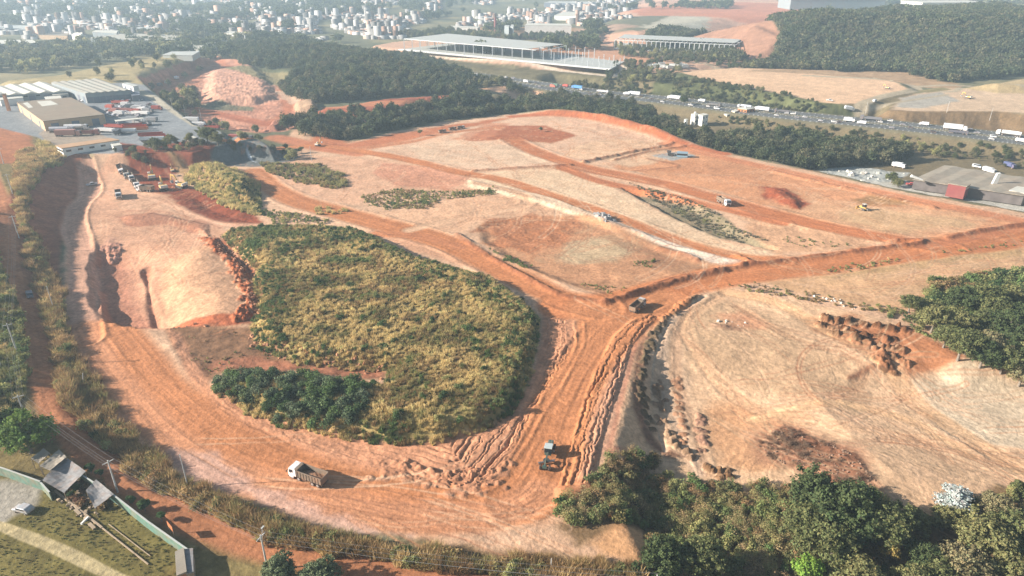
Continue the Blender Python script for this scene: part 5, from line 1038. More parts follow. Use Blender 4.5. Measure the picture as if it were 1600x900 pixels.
def make_semi(kind='box'):
    t = thing('semi_truck', 'x', 'truck', group='trucks on the highway')
    cab = MB().prism([(4.6, .6), (6.9, .6), (7.0, 1.6), (6.75, 2.9), (6.4, 3.2), (4.8, 3.4), (4.6, 3.2)], -1.2, 1.2).build('cab', M_PAINT, t, bevel=.06); cab.color = (.8, .8, .78, 1)
    MB().prism([(6.93, 1.75), (7.02, 1.75), (6.82, 2.75), (6.72, 2.75)], -1.05, 1.05).build('windscreen', M_GLASS, cab)
    MB().box(-7, 6.2, -.45, .45, .75, 1.05).build('chassis', M_CHAS, t)
    if kind == 'box':
        tr = MB().box(-7, 4.2, -1.28, 1.28, 1.1, 3.95).build('trailer', M_TRAIL, t, bevel=.05)
        MB().box(-7.03, -7.0, -1.15, -.02, 1.2, 3.85).box(-7.03, -7.0, .02, 1.15, 1.2, 3.85).build('rear_door', M_TRAIL, tr)
    elif kind == 'tank':
        tr = MB().cyl((-1.5, 0, 2.3), (1, 0, 0), 1.15, 10.6, 16).box(-5.5, 2.5, -.3, .3, 3.42, 3.52).build('trailer', M_TRAIL, t, bevel=.1, smooth=False)
    else:
        tr = MB().box(-7, 4.2, -1.28, 1.28, 1.1, 1.3)
        for s in (-1, 1): tr.box(-7, 4.2, s * 1.28 - (.06 if s > 0 else 0), s * 1.28 + (0 if s > 0 else .06), 1.302, 2.5)
        tr.box(4.15, 4.2, -1.2, 1.2, 1.302, 2.9).box(-7, -6.95, -1.2, 1.2, 1.302, 2.5); tr = tr.build('trailer', M_TRAIL, t)
    tr.color = (.8, .8, .78, 1)
    for x in (5.9, 3.3, -4.0, -5.2, -6.4):
        for s in (-1, 1): wheel(t, x, s * 1.0, r=.5, w=.4, side=s)
    return t
def make_car(kind='hatch'):
    t = thing('parked_car', 'x', 'car')
    pr = {'hatch': [(-2.0, .35), (2.05, .35), (2.1, .75), (1.1, .95), (.55, 1.42), (-1.35, 1.45), (-1.95, 1.0), (-2.05, .6)], 'sedan': [(-2.2, .35), (2.15, .35), (2.2, .72), (1.1, .92), (.5, 1.40), (-.9, 1.42), (-1.5, 1.02), (-2.2, .95)],
          'pickup': [(-2.5, .45), (2.4, .45), (2.45, .95), (1.3, 1.1), (.85, 1.7), (-.6, 1.72), (-.75, 1.1), (-2.5, 1.08)], 'van': [(-2.4, .4), (2.35, .4), (2.4, .95), (1.9, 1.2), (1.2, 1.95), (-2.3, 2.05), (-2.42, 1.9)]}[kind]
    b = MB().prism(pr, -.86, .86).build('body', M_PAINT, t, bevel=.09); b.color = (.75, .75, .75, 1)
    gx = {'hatch': (-1.3, 1.0), 'sedan': (-1.2, .98), 'pickup': (-.6, 1.2), 'van': (-1.9, 1.75)}[kind]; zt = max(p[1] for p in pr)
    MB().prism([(gx[0] - .05, .98 if kind != 'van' else 1.3), (gx[1], .98 if kind != 'van' else 1.25), (gx[1] - .42, zt - .1), (gx[0] + .12, zt - .1)], -.872, .872).build('side_windows', M_GLASS, b)
    fx = {'hatch': (1.1, .95, .55, 1.42), 'sedan': (1.1, .92, .5, 1.40), 'pickup': (1.3, 1.1, .85, 1.7), 'van': (1.9, 1.2, 1.2, 1.95)}[kind]
    MB().prism([(fx[0] - .04, fx[1] + .04), (fx[0] + .03, fx[1] + .06), (fx[2] + .1, fx[3] - .06), (fx[2] + .03, fx[3] - .08)], -.7, .7).build('windscreen', M_GLASS, b)
    for s in (-1, 1):
        for x in (-1.3, 1.32): wheel(t, x, s * .78, r=.31, w=.2, side=s)
        MB().box(pr[1][0] + .0, pr[1][0] + .06, s * .6 - .14, s * .6 + .14, .6, .74).build('headlight', M_LAMP, t)
    return t
def make_box_truck():
    t = thing('box_truck', 'x', 'truck')
    cab = MB().prism([(2.0, .6), (3.6, .6), (3.7, 1.4), (3.4, 2.4), (2.0, 2.5)], -1.05, 1.05).build('cab', M_PAINT, t, bevel=.06); cab.color = (.8, .8, .78, 1)
    MB().prism([(3.58, 1.5), (3.7, 1.5), (3.48, 2.25), (3.36, 2.25)], -.95, .95).build('windscreen', M_GLASS, cab)
    MB().box(-3.6, 3.0, -.4, .4, .6, .85).build('chassis', M_CHAS, t)
    tr = MB().box(-3.7, 1.85, -1.15, 1.15, .9, 3.0).build('trailer', M_TRAIL, t, bevel=.04); tr.color = (.8, .8, .78, 1)
    for x in (2.7, -2.3):
        for s in (-1, 1): wheel(t, x, s * .9, r=.45, w=.35, side=s)
    return t
def make_excavator():
    t = thing('excavator', 'x', 'excavator', group='excavators digging in the upper pit')
    for s in (-1, 1):
        MB().prism([(-2.0, .1), (1.9, .1), (2.25, .45), (1.9, .9), (-2.0, .9), (-2.3, .5)], s * 1.25 - .3, s * 1.25 + .3).build('track', M_DARK, t, bevel=.04)
    MB().box(-1.0, 1.0, -.95, .95, .4, .95).cyl((0, 0, 1.05), (0, 0, 1), .7, .25, 14).build('undercarriage', M_DARK, t)
    h = MB().box(-2.2, 1.3, -1.4, 1.4, 1.2, 1.5).box(-2.2, .2, -1.35, 1.35, 1.5, 2.3).build('house', M_YEL, t, bevel=.06)
    MB().prism([(-2.9, 1.25), (-2.2, 1.25), (-2.2, 2.35), (-2.7, 2.3), (-2.95, 1.9)], -1.35, 1.35).build('counterweight', M_WMET, t, bevel=.05)
    cb = MB().prism([(.0, 1.5), (1.5, 1.5), (1.55, 2.2), (1.3, 3.0), (.0, 3.05)], .35, 1.35).build('cab', M_WMET, t, bevel=.04)
    MB().prism([(.15, 2.0), (1.5, 2.0), (1.28, 2.9), (.15, 2.92)], .34, 1.36).prism([(1.53, 1.9), (1.58, 1.9), (1.38, 2.85), (1.33, 2.85)], .45, 1.25).build('cab_window', M_GLASS, cb)
    MB().prism([(.9, 1.6), (1.5, 1.5), (3.4, 4.9), (5.4, 4.9), (5.55, 4.45), (3.7, 4.2)][::-1], -.55, -.15).build('boom', M_YEL, t, bevel=.03)
    st = MB().prism([(5.0, 5.0), (5.6, 5.0), (6.3, 2.1), (6.05, 2.0)], -.5, -.2).build('stick', M_YEL, t)
    MB().prism([(6.0, 2.2), (6.5, 2.1), (6.6, 1.4), (5.9, .9), (5.4, 1.2), (5.7, 1.5)], -.85, .15).build('bucket', M_STEEL, st)
    MB().bar((1.9, -.35, 1.5), (3.1, -.35, 3.6), .14).bar((3.6, -.35, 5.0), (5.1, -.35, 5.15), .12).build('hydraulic_ram', M_STEEL, t)
    return t
def make_grader():
    t = thing('motor_grader', 'dark green motor grader with grey cab roof levelling the ramp', 'grader')
    MB().box(-4.2, -1.4, -.6, .6, .9, 1.9).box(-4.3, -4.15, -.55, .55, 1.0, 1.8).box(-1.45, -1.3, -.5, .5, .9, 1.7).build('engine_cover', M_GRN, t, bevel=.07)
    cb = MB().box(-1.3, .3, -.75, .75, 1.0, 1.7).build('cab', M_GRN, t, bevel=.04)
    MB().box(-1.25, .27, -.72, .72, 1.702, 2.95, tx=.05, ty=.04).build('cab_window', M_GLASS, cb)
    MB().box(-1.45, .45, -.9, .9, 2.96, 3.12).build('roof', M_GREYR, cb, bevel=.04)
    MB().bar((.2, 0, 1.7), (3.3, 0, 1.9), .35, .4).bar((3.2, 0, 1.9), (4.3, 0, 1.2), .32, .4).box(4.0, 4.5, -.5, .5, .8, 1.3).build('frame', M_GRN, t)
    bl = MB(); A_ = Matrix.Rotation(R(28), 4, 'Z')
    pr = [(0 + .25 * math.sin(a), .15 + .35 * (1 - math.cos(a))) for a in [i * math.pi / 5 for i in range(6)]]
    bl.prism([(x, z) for x, z in pr] + [(x - .06, z) for x, z in pr[::-1]], -1.9, 1.9, A_); bl = bl.build('blade', M_STEEL, t); bl.location = (1.9, 0, 0)
    MB().cyl((0, 0, 1.0), (0, 0, 1), .75, .12, 18).bar((0, 0, 1.0), (1.6, 0, 1.3), .15).build('blade_circle', M_DARK, t).location = (1.9, 0, 0)
    for s in (-1, 1):
        wheel(t, 3.9, s * 1.0, r=.65, w=.38, side=s)
        for x in (-1.9, -3.5): wheel(t, x, s * .95, r=.65, w=.42, side=s)
        MB().bar((-.2, s * .75, 2.5), (.2, s * 1.2, 2.4), .05).box(.15, .2, s * 1.25 - .1, s * 1.25 + .1, 2.2, 2.5).build('mirror', M_DARK, t)
    MB().cyl((-2.6, .3, 2.4), (0, 0, 1), .07, 1.0, 8).build('exhaust', M_STEEL, t)
    MB().cyl((3.9, 0, .65), (0, 1, 0), .12, 1.9, 8).cyl((-1.9, 0, .65), (0, 1, 0), .12, 1.8, 8).cyl((-3.5, 0, .65), (0, 1, 0), .12, 1.8, 8).build('axle', M_DARK, t)
    return t
def make_dozer():
    t = thing('bulldozer', 'yellow bulldozer working on the pale field at the right', 'bulldozer')
    for s in (-1, 1): MB().prism([(-1.7, .05), (1.4, .05), (1.8, .4), (1.4, .95), (-1.4, 1.05), (-1.95, .5)], s * .95 - .28, s * .95 + .28).build('track', M_DARK, t, bevel=.04)
    MB().box(-1.8, .2, -.65, .65, .5, 1.4).box(.2, 1.7, -.5, .5, .6, 1.7).build('body', M_YEL, t, bevel=.05)
    cb = MB().box(-1.2, .2, -.7, .7, 1.42, 2.7, tx=.06, ty=.05).build('cab', M_GLASS, t); MB().box(-1.35, .3, -.8, .8, 2.72, 2.85).build('roof', M_WMET, cb)
    MB().prism([(2.2, .1), (2.4, .1), (2.3, .7), (2.42, 1.3), (2.25, 1.3), (2.1, .7)], -1.7, 1.7).build('blade', M_YEL, t)
    MB().bar((-.5, -1.3, .5), (2.2, -1.3, .4), .15).bar((-.5, 1.3, .5), (2.2, 1.3, .4), .15).build('push_arm', M_YEL, t)
    MB().bar((-1.8, 0, .9), (-2.6, 0, .6), .3).bar((-2.6, 0, 1.1), (-2.6, 0, .0), .12).build('ripper', M_STEEL, t)
    return t
M_GRN = mat('machine_green', (.05, .10, .085), rough=.45, noise=.15, dirt=.35)
M_GREYR = mat('grey_roof_paint', (.42, .47, .45), rough=.6, noise=.08, dirt=.2)
DT = make_dump_truck(); SEMI = make_semi('box'); SEMIT = make_semi('tank'); SEMIO = make_semi('open'); CARS = {k: make_car(k) for k in ('hatch', 'sedan', 'pickup', 'van')}; BT = make_box_truck(); EX = make_excavator(); GR = make_grader(); DZ = make_dozer()
USED = set()
def put(proto, px, py, px2, py2, label, group=None, color=None, cols=None, scale=None, lift=0.0):
    """stand a vehicle on the ground at a photo point, heading to a second photo point"""
    p = cast(px, py); q = cast(px2, py2); rz = math.atan2(q.y - p.y, q.x - p.x)
    if proto.name in USED: o = dup(proto, p, rz, label, group, color, cols)
    else:
        o = proto; KIDS[proto.name] = [(c, kids(c)) for c in kids(proto)]; o.location = p; o.rotation_euler = (0, 0, rz); o['label'] = label; USED.add(proto.name)
        if group: o['group'] = group
        if color is not None:
            for c in kids(o):
                if c.name.split('.')[0] in (cols or ('cab', 'body', 'trailer')): c.color = (*color, 1)
    # settle on the slope
    L = 1.5; g = lambda dx, dy: gz(o.location.x + dx * math.cos(rz) - dy * math.sin(rz), o.location.y + dx * math.sin(rz) + dy * math.cos(rz))
    pit = math.atan2(g(-L, 0) - g(L, 0), 2 * L); rol = math.atan2(g(0, 1) - g(0, -1), 2)
    o.rotation_euler = (max(-.2, min(.2, rol)), max(-.2, min(.2, pit)), rz); o.location.z = (g(L, 0) + g(-L, 0) + g(0, 1) + g(0, -1)) / 4 + .03 + lift
    if scale: o.scale = (scale,) * 3
    return o
G1 = 'dump trucks on the construction site'
put(DT, 483, 750, 452, 739, 'white cab dump truck with brown bed driving down the lower curve', G1, (.82, .80, .76))
put(DT, 996, 483, 1012, 470, 'dump truck with red brown load crossing the road junction', G1, (.5, .48, .45), scale=.88)
put(DT, 1130, 319, 1141, 325, 'dump truck alone on the upper haul road', G1, (.75, .74, .72))
put(DT, 228, 299, 214, 298, 'dark bedded dump truck parked sideways nearest the excavators', G1, (.8, .79, .77))
put(DT, 213, 292, 218, 299, 'white dump truck parked just behind the dark bedded one', G1, (.84, .83, .8))
put(DT, 205, 281, 209, 286, 'white dump truck third in the queue by the excavators', G1, (.84, .83, .8))
put(DT, 198, 277, 201, 283, 'grey green dump truck fourth in the queue in the upper pit', G1, (.5, .52, .48))
put(DT, 190, 269, 193, 274, 'white dump truck last in the queue beside the red bank', G1, (.84, .83, .8))
put(DT, 186, 308, 188, 320, 'white dump truck driving alone toward the camera in the upper pit', G1, (.84, .83, .8))
for (x, y, a) in [((691, 207), 0, 'left'), ((707, 203), 0, 'middle'), ((720, 201), 0, 'right')]:
    put(DT, x[0], x[1], x[0] + 6, x[1] - 1, f'{a} one of the three small trucks far away by the lone tree', G1, (.45, .30, .22) if a != 'right' else (.6, .55, .5), scale=.62)
put(CARS['pickup'], 144, 290, 150, 289, 'grey pickup parked on the inner road under the cut bank', None, (.45, .45, .46))
put(CARS['hatch'], 46, 463, 50, 474, 'dark grey car driving on the outer dirt road', None, (.09, .10, .12))
put(CARS['hatch'], 38, 799, 30, 797, 'pale grey car parked in the walled lot', None, (.36, .37, .37))
E1 = put(EX, 238, 280, 236, 270, 'white armed excavator farthest up the red bank', 'excavators digging in the upper pit', scale=1.2)
E2 = put(EX, 256, 297, 246, 285, 'excavator loading the dark bedded truck', 'excavators digging in the upper pit', scale=1.2)
E3 = put(EX, 284, 293, 275, 291, 'orange excavator on the right with its arm to the left', 'excavators digging in the upper pit', scale=1.2)
put(EX, 270, 268, 268, 262, 'small orange excavator working at the foot of the grassy knoll', 'excavators digging in the upper pit', scale=.6)
put(EX, 497, 228, 505, 224, 'small dark excavator at the end of the yard slope', 'small machines by the upper haul road', scale=.75)
put(GR, 856, 716, 849, 741, 'dark green motor grader with grey cab roof levelling the ramp')
put(DZ, 1348, 328, 1338, 324, 'yellow bulldozer working on the pale field at the right')
# ---- highway traffic: lanes of the real road
def hw(px, off, way, proto, label, color=None, group='vehicles on the highway', cols=None):
    best = None
    for i in range(len(PH) - 1):
        a, b = PH[i], PH[i + 1]; t = (b - a) / np.linalg.norm(b - a); nrm = np.array([t[1], -t[0]]); q = a + nrm * off
        z = q[1] * cP + (CAMH + 2) * sP; ppx = 800 + q[0] / z * F
        if best is None or abs(ppx - px) < best[0]: best = (abs(ppx - px), i, ppx)
    i = best[1]; a, b = PH[i], PH[min(i + 1, len(PH) - 1)]; t = (b - a) / np.linalg.norm(b - a); nrm = np.array([t[1], -t[0]]); q = a + nrm * off
    z = q[1] * cP + (CAMH + 2) * sP; q = q + t * ((px - best[2]) / F * z / max(t[0], .2)); rz = math.atan2(t[1], t[0]) + (0 if way > 0 else math.pi)
    loc = Vector((q[0], q[1], gz(*q) + .03))
    if proto.name in USED:
        o = dup(proto, loc, rz, label, group, color, cols); o.scale = (.8, .8, .8); return o
    KIDS[proto.name] = [(c, kids(c)) for c in kids(proto)]; USED.add(proto.name); proto.location = loc; proto.rotation_euler = (0, 0, rz); proto['label'] = label
    if group: proto['group'] = group
    if color is not None:
        for c in kids(proto):
            if c.name.split('.')[0] in ('cab', 'body', 'trailer'): c.color = (*color, 1)
    return proto
WH = (.72, .72, .70)
for px, off, way, pr_, lab, colr in [
    (1487, -5, 1, SEMI, 'white box semi truck on the far carriageway above the big shed', WH), (1586, -7, -1, SEMIT, 'white tank semi truck at the right end of the highway', WH), (1358, -9, -1, SEMIO, 'dark open semi truck below the road fork to the pale yard', (.16, .16, .17)),
    (1325, 4, 1, BT, 'white box truck on the near carriageway left of the road fork', WH), (1443, -10, -1, BT, 'short white truck with red cab base between the two semis', WH), (1490, 6, 1, SEMIO, 'dark open semi truck on the near lanes below the white semi', (.10, .10, .12)),
    (1162, -6, -1, SEMIT, 'silver bus like tanker above the orange unfinished house', (.5, .52, .54)), (1188, -4, -1, SEMI, 'white semi truck right above the orange unfinished house', WH), (1095, -8, -1, BT, 'white box truck left of the silver tanker', WH),
    (1051, -6, -1, SEMI, 'white semi truck in the middle of the convoy', WH), (1066, -3, 1, BT, 'dark box truck just right of the mid convoy semi', (.1, .1, .11)), (990, -7, -1, SEMI, 'white semi truck leading the convoy on the left', WH), (978, -6, -1, BT, 'white box truck in front of the convoy', WH),
    (942, -4, 1, SEMIO, 'flat grey truck left of the convoy', (.55, .55, .55)), (902, -6, -1, SEMI, 'bright blue semi truck on the highway', (.08, .26, .52)), (884, -8, -1, BT, 'red box truck beside the blue semi', (.5, .08, .06)), (868, -5, -1, BT, 'dark green truck left of the red one', (.08, .16, .12)),
    (864, 2, 1, BT, 'red and white truck left of the blue semi', (.55, .15, .1)), (822, -3, 1, BT, 'white box truck above the bare red bank', WH), (723, -8, -1, BT, 'white tall truck above the yellow roofed depot', WH), (680, -5, -1, SEMI, 'white semi truck farthest up the highway', WH), (621, 4, -1, BT, 'white truck near the hazy end of the highway', WH),
    (1218, -6, -1, SEMIO, 'long dark truck above the wood right of the houses', (.12, .12, .13)), (1118, 2, 1, SEMIO, 'dark open truck near the orange unfinished house', (.12, .12, .12)), (1595, 8, 1, BT, 'white box truck cut by the right edge of the picture', WH), (1346, 8, -1, BT, 'white flat front truck next to the dark open semi', WH)]:
    hw(px, off, way, pr_, lab, colr)
cg = random.Random(3); kk = ['hatch', 'sedan', 'hatch', 'van']
HCARS = []
for i, px in enumerate([1001, 1008, 1020, 1031, 1034, 1078, 1105, 1120, 979, 921, 930, 937, 908, 838, 843, 802, 790, 775, 760, 740, 702, 690, 665, 650, 640, 610, 1230, 1238, 1242, 1258, 1283, 1300, 1308, 1313, 1376, 1388, 1396, 1410, 1427, 1462, 1515, 1522, 1548, 1551, 1372, 1216]):
    off = cg.choice([-12, -4, 4, 8, 12]); colr = cg.choice([WH, WH, WH, (.6, .6, .6), (.05, .05, .06), (.3, .3, .32)])
    nm = {WH: 'white', (.6, .6, .6): 'silver', (.05, .05, .06): 'black', (.3, .3, .32): 'grey'}[colr]
    HCARS.append((px, off, colr, nm, kk[i % 4]))
for i, (px, off, colr, nm, k_) in enumerate(HCARS):
    side = 'near' if off > 0 else 'far'; peers = sorted(h[0] for h in HCARS if h[3] == nm and (h[1] > 0) == (off > 0)); od = ORDN[min(peers.index(px), 13)]
    o = hw(px, off, 1 if off > 0 else -1, CARS[k_], f'{od} small {nm} car from the left on the {side} carriageway of the highway', colr, f'{nm} cars on the {side} carriageway')
    o.name = 'driving_car'
# ================================================================ BUILDINGS
def wmat(name, col, dirt=.15, noise=.1, scale=.4, rough=.8): return mat(name, col, rough=rough, noise=noise, scale=scale, dirt=dirt)
def rib_mat(name, col, period=1.1, axis=0, noise=.12, dirt=.2, amt=.22):
    """sheet metal or fibre cement with running ribs"""
    m = mat(name, col, rough=.6, noise=noise, scale=.25, dirt=dirt); nt = m.node_tree; p = nt.nodes['Principled BSDF']
    tc = nt.nodes.new('ShaderNodeTexCoord'); w = nt.nodes.new('ShaderNodeTexWave'); w.bands_direction = 'XY'[axis] if axis < 2 else 'Z'; w.inputs['Scale'].default_value = 1 / period / 2; w.inputs['Distortion'].default_value = .3
    nt.links.new(tc.outputs['Object'], w.inputs['Vector']); mr = nt.nodes.new('ShaderNodeMapRange'); mr.inputs['To Min'].default_value = 1 - amt; nt.links.new(w.outputs['Fac'], mr.inputs['Value'])
    sc = nt.nodes.new('ShaderNodeVectorMath'); sc.operation = 'SCALE'; l = p.inputs['Base Color'].links[0]; nt.links.new(l.from_socket, sc.inputs[0]); nt.links.new(mr.outputs[0], sc.inputs['Scale']); nt.links.new(sc.outputs[0], p.inputs['Base Color']); return m
M_TANR = rib_mat('tan_sheet_roof', C(172, 152, 126), period=2.2); M_TANW = wmat('tan_wall', C(226, 190, 150)); M_GRYR = rib_mat('grey_sheet_roof', C(196, 192, 176), period=3); M_GRYW = wmat('grey_blue_wall', C(160, 170, 172))
M_OLDR = rib_mat('fibre_cement_roof', C(186, 172, 150), period=2.5, noise=.2, dirt=.15, amt=.2); M_PALR = wmat('pale_roof', C(228, 224, 208)); M_ORR = rib_mat('orange_sheet_roof', C(224, 178, 132), period=1.5)
M_REDW = wmat('red_wall', C(160, 88, 84)); M_CRM = wmat('cream_stripe', C(236, 216, 186)); M_SKY = wmat('pale_sheet', C(206, 208, 200)); M_BRK = mat('bare_brick', C(206, 142, 98), rough=.9, noise=.25, scale=2); M_HOLE = mat('dark_opening', (.03, .03, .03), rough=.9, noise=.05)
M_STW = mat('white_steel', (.72, .72, .70), rough=.5, noise=.05); M_GRW = mat('green_painted_wall', (.11, .20, .155), rough=.85, noise=.22, scale=1.2, dirt=.45); M_TARP = mat('grey_tarpaulin', (.22, .21, .20), rough=.8, noise=.25, scale=1.5, dirt=.3)
M_CORR = rib_mat('old_corrugated_sheet', (.36, .31, .24), period=.35, noise=.3, amt=.4); M_YELF = wmat('yellow_fascia', (.62, .48, .06))
def ccw(P):
    a = sum(P[i][0] * P[(i + 1) % len(P)][1] - P[(i + 1) % len(P)][0] * P[i][1] for i in range(len(P))); return P if a > 0 else P[::-1]
def quad_building(name, label, cat, roof_px, h, wall, roof, kind='flat', bays=1, group=None, over=.4, doors=0, windows=0, base=None, z0=None, wallband=None, axis=0, rr=.14):
    """roof_px: 4 photo points of the eaves; stands h metres above the ground below them"""
    zc = z0 if z0 is not None else cast(sum(p[0] for p in roof_px) / 4, sum(p[1] for p in roof_px) / 4 + 6).z
    P = ccw([at(p[0], p[1], zc + h) for p in roof_px]); cx = sum(p[0] for p in P) / 4; cy = sum(p[1] for p in P) / 4
    t = thing(name, label, cat, (cx, cy, zc), 0, group); Q_ = [(p[0] - cx, p[1] - cy) for p in P]
    MB().prismz(Q_, -1.5, h).build('wall', wall, t)
    def sc(k): 
        out = []
        for (x, y) in Q_:
            L = math.hypot(x, y); out.append((x * (1 + k / L), y * (1 + k / L)))
        return out
    E_ = sc(over)
    if kind == 'flat': r_ = MB().prismz(E_, h + .003, h + .35)
    else:
        # bays: ridges run along the a-b direction of the quad
        r_ = MB(); a, b, c, d = E_
        if axis: a, b, c, d = b, c, d, a
        for i in range(bays):
            lerp = lambda p, q, s: (p[0] + (q[0] - p[0]) * s, p[1] + (q[1] - p[1]) * s)
            p0, p1 = lerp(a, d, i / bays), lerp(b, c, i / bays); q0, q1 = lerp(a, d, (i + 1) / bays), lerp(b, c, (i + 1) / bays); m0, m1 = lerp(p0, q0, .5), lerp(p1, q1, .5)
            rise = rr * math.hypot(q0[0] - p0[0], q0[1] - p0[1]) ; rise = min(max(rise, .25), 2.6)
            v = [(*p0, h + .003), (*p1, h + .003), (*q1, h + .003), (*q0, h + .003), (*m0, h + rise), (*m1, h + rise)]
            r_.add(v, [(0, 3, 2, 1), (0, 1, 5, 4), (2, 3, 4, 5), (0, 4, 3), (1, 2, 5)])
    ro = r_.build('roof', roof, t)
    # openings along each wall that faces the viewer or the sun
    for e in range(4):
        (x0, y0), (x1, y1) = Q_[e], Q_[(e + 1) % 4]; L = math.hypot(x1 - x0, y1 - y0); nx, ny = (y1 - y0) / L, -(x1 - x0) / L
        if ny > .5: continue
        M = Matrix.Translation((x0, y0, 0)) @ Matrix.Rotation(math.atan2(y1 - y0, x1 - x0), 4, 'Z')
        k = windows if L > 6 else 0
        for i in range(k):
            s = (i + .5) / k * L; ww = min(1.2, L / k * .45)
            if base == 'house':
                for zz in ([1.0] if h < 4 else [1.0, h - 2.0]): MB().box(s - ww / 2, s + ww / 2, -.06, .02, zz, zz + 1.1, M).build('window', M_HOLE, t)
            else: MB().box(s - ww, s + ww, -.06, .02, h - 2.0, h - 1.0, M).build('window', M_GLASS, t)
        for i in range(doors if L > 12 else 0):
            s = (i + .5) / doors * L; MB().box(s - 2, s + 2, -.08, .02, 0, min(4.2, h - 1), M).build('door', M_DARKB, t)
        if wallband and L > 8: MB().box(.3, L - .3, -.10, .02, h - wallband[1], h - .25, M).build('fascia', wallband[0], t)
    return t
M_DARKB = wmat('blue_grey_door', (.13, .16, .20))
quad_building('warehouse', 'large tan warehouse with a brown flat roof at the left edge of the yard', 'warehouse', [(26, 160), (67.5, 190), (163, 179.5), (111, 153)], 5.8, M_TANW, M_TANR, z0=8, doors=3)
for i, q in enumerate([[(36, 161), (45, 169), (52, 167.6), (43, 159.5)], [(58, 158.6), (66, 166), (91, 163), (79, 157)]]):
    c = [at(p[0], p[1], 14.2) for p in q]; o = MB().prismz(ccw(c), 14.152, 14.22).build('roof_light', M_PALR); tag(o, ['narrow', 'wide'][i] + ' pale sheet patch on the tan warehouse roof', 'roof sheet')
quad_building('warehouse', 'long grey warehouse with stepped pale roofs behind the parked cars', 'warehouse', [(80, 129), (153, 123), (204, 141), (133, 146)], 7, M_GRYW, M_GRYR, 'gable', bays=6, z0=8, doors=7, axis=1)
quad_building('warehouse', 'grey shed with several pale gables at the left edge behind the tan warehouse', 'warehouse', [(-40, 138), (72, 129), (106, 143), (-10, 150)], 5.5, M_GRYW, M_PALR, 'gable', bays=5, z0=8, doors=5, windows=6, axis=1)
quad_building('shed', 'small pale shed left of the brick chimney', 'shed', [(-4, 152), (32, 149), (36, 153), (0, 157)], 4, M_WHITE, M_PALR, z0=8)
quad_building('shed', 'small pale roofed shed touching the back of the tan warehouse', 'shed', [(70, 152), (94, 150), (96, 154), (72, 156)], 4, M_WHITE, M_PALR, z0=8)
quad_building('shed', 'small office block in front of the gabled grey shed', 'shed', [(79, 144), (100, 142), (106, 147), (83, 149)], 4, M_GRYW, M_PALR, z0=8, windows=2)
quad_building('shed', 'long low shed with an orange roof at the front edge of the yard', 'shed', [(88, 228), (172, 216.5), (186, 219.5), (97, 232.5)], 3.5, M_WHITE, M_ORR, z0=8, windows=5)
quad_building('shed', 'small white gatehouse at the end of the low orange roofed shed', 'shed', [(174, 226), (186, 224.5), (190, 227), (177, 229)], 2.8, M_WHITE, M_PALR, z0=8)
quad_building('office', 'small flat office box between the bushes at the yard edge', 'office', [(290, 216), (301, 213.5), (308, 216), (296, 219)], 3, M_CRM, M_PALR, z0=8, windows=2)
quad_building('shed', 'white shed with dark openings at the end of the kerbed yard road', 'shed', [(191, 131), (198, 129.5), (216, 134), (208, 136)], 5, M_WHITE, M_SKY, z0=9, doors=2)
quad_building('shed', 'dark blue shed at the right end of the long grey warehouse', 'shed', [(203, 144), (216, 144), (219, 149), (206, 150)], 4, M_DARKB, M_DARKB, z0=8)
ch = thing('chimney', 'tall brick chimney column beside the tan warehouse', 'chimney', (*at(14, 172, 9), 8.5)); MB().box(-.9, .9, -.9, .9, 0, 11, tx=.1, ty=.1).build('shaft', M_BRK, ch); MB().box(-1.0, 1.0, -1.0, 1.0, 11.003, 11.5).build('cap', M_TANR, ch)
# canopy on posts
cn = thing('canopy', 'long thin white canopy roof over the truck lanes', 'canopy', (*at(202, 187, 12), 8)); c = [at(*p, 12) for p in [(179, 188), (222, 184), (226, 185.6), (182, 190.2)]]; ox, oy = cn.location.x, cn.location.y
MB().prismz(ccw([(p[0] - ox, p[1] - oy) for p in c]), 4.0, 4.25).build('roof', M_PALR, cn)
for p in c: MB().cyl(((p[0] - ox) * .94, (p[1] - oy) * .9, 2), (0, 0, 1), .15, 4, 8).build('post', M_STW, cn)
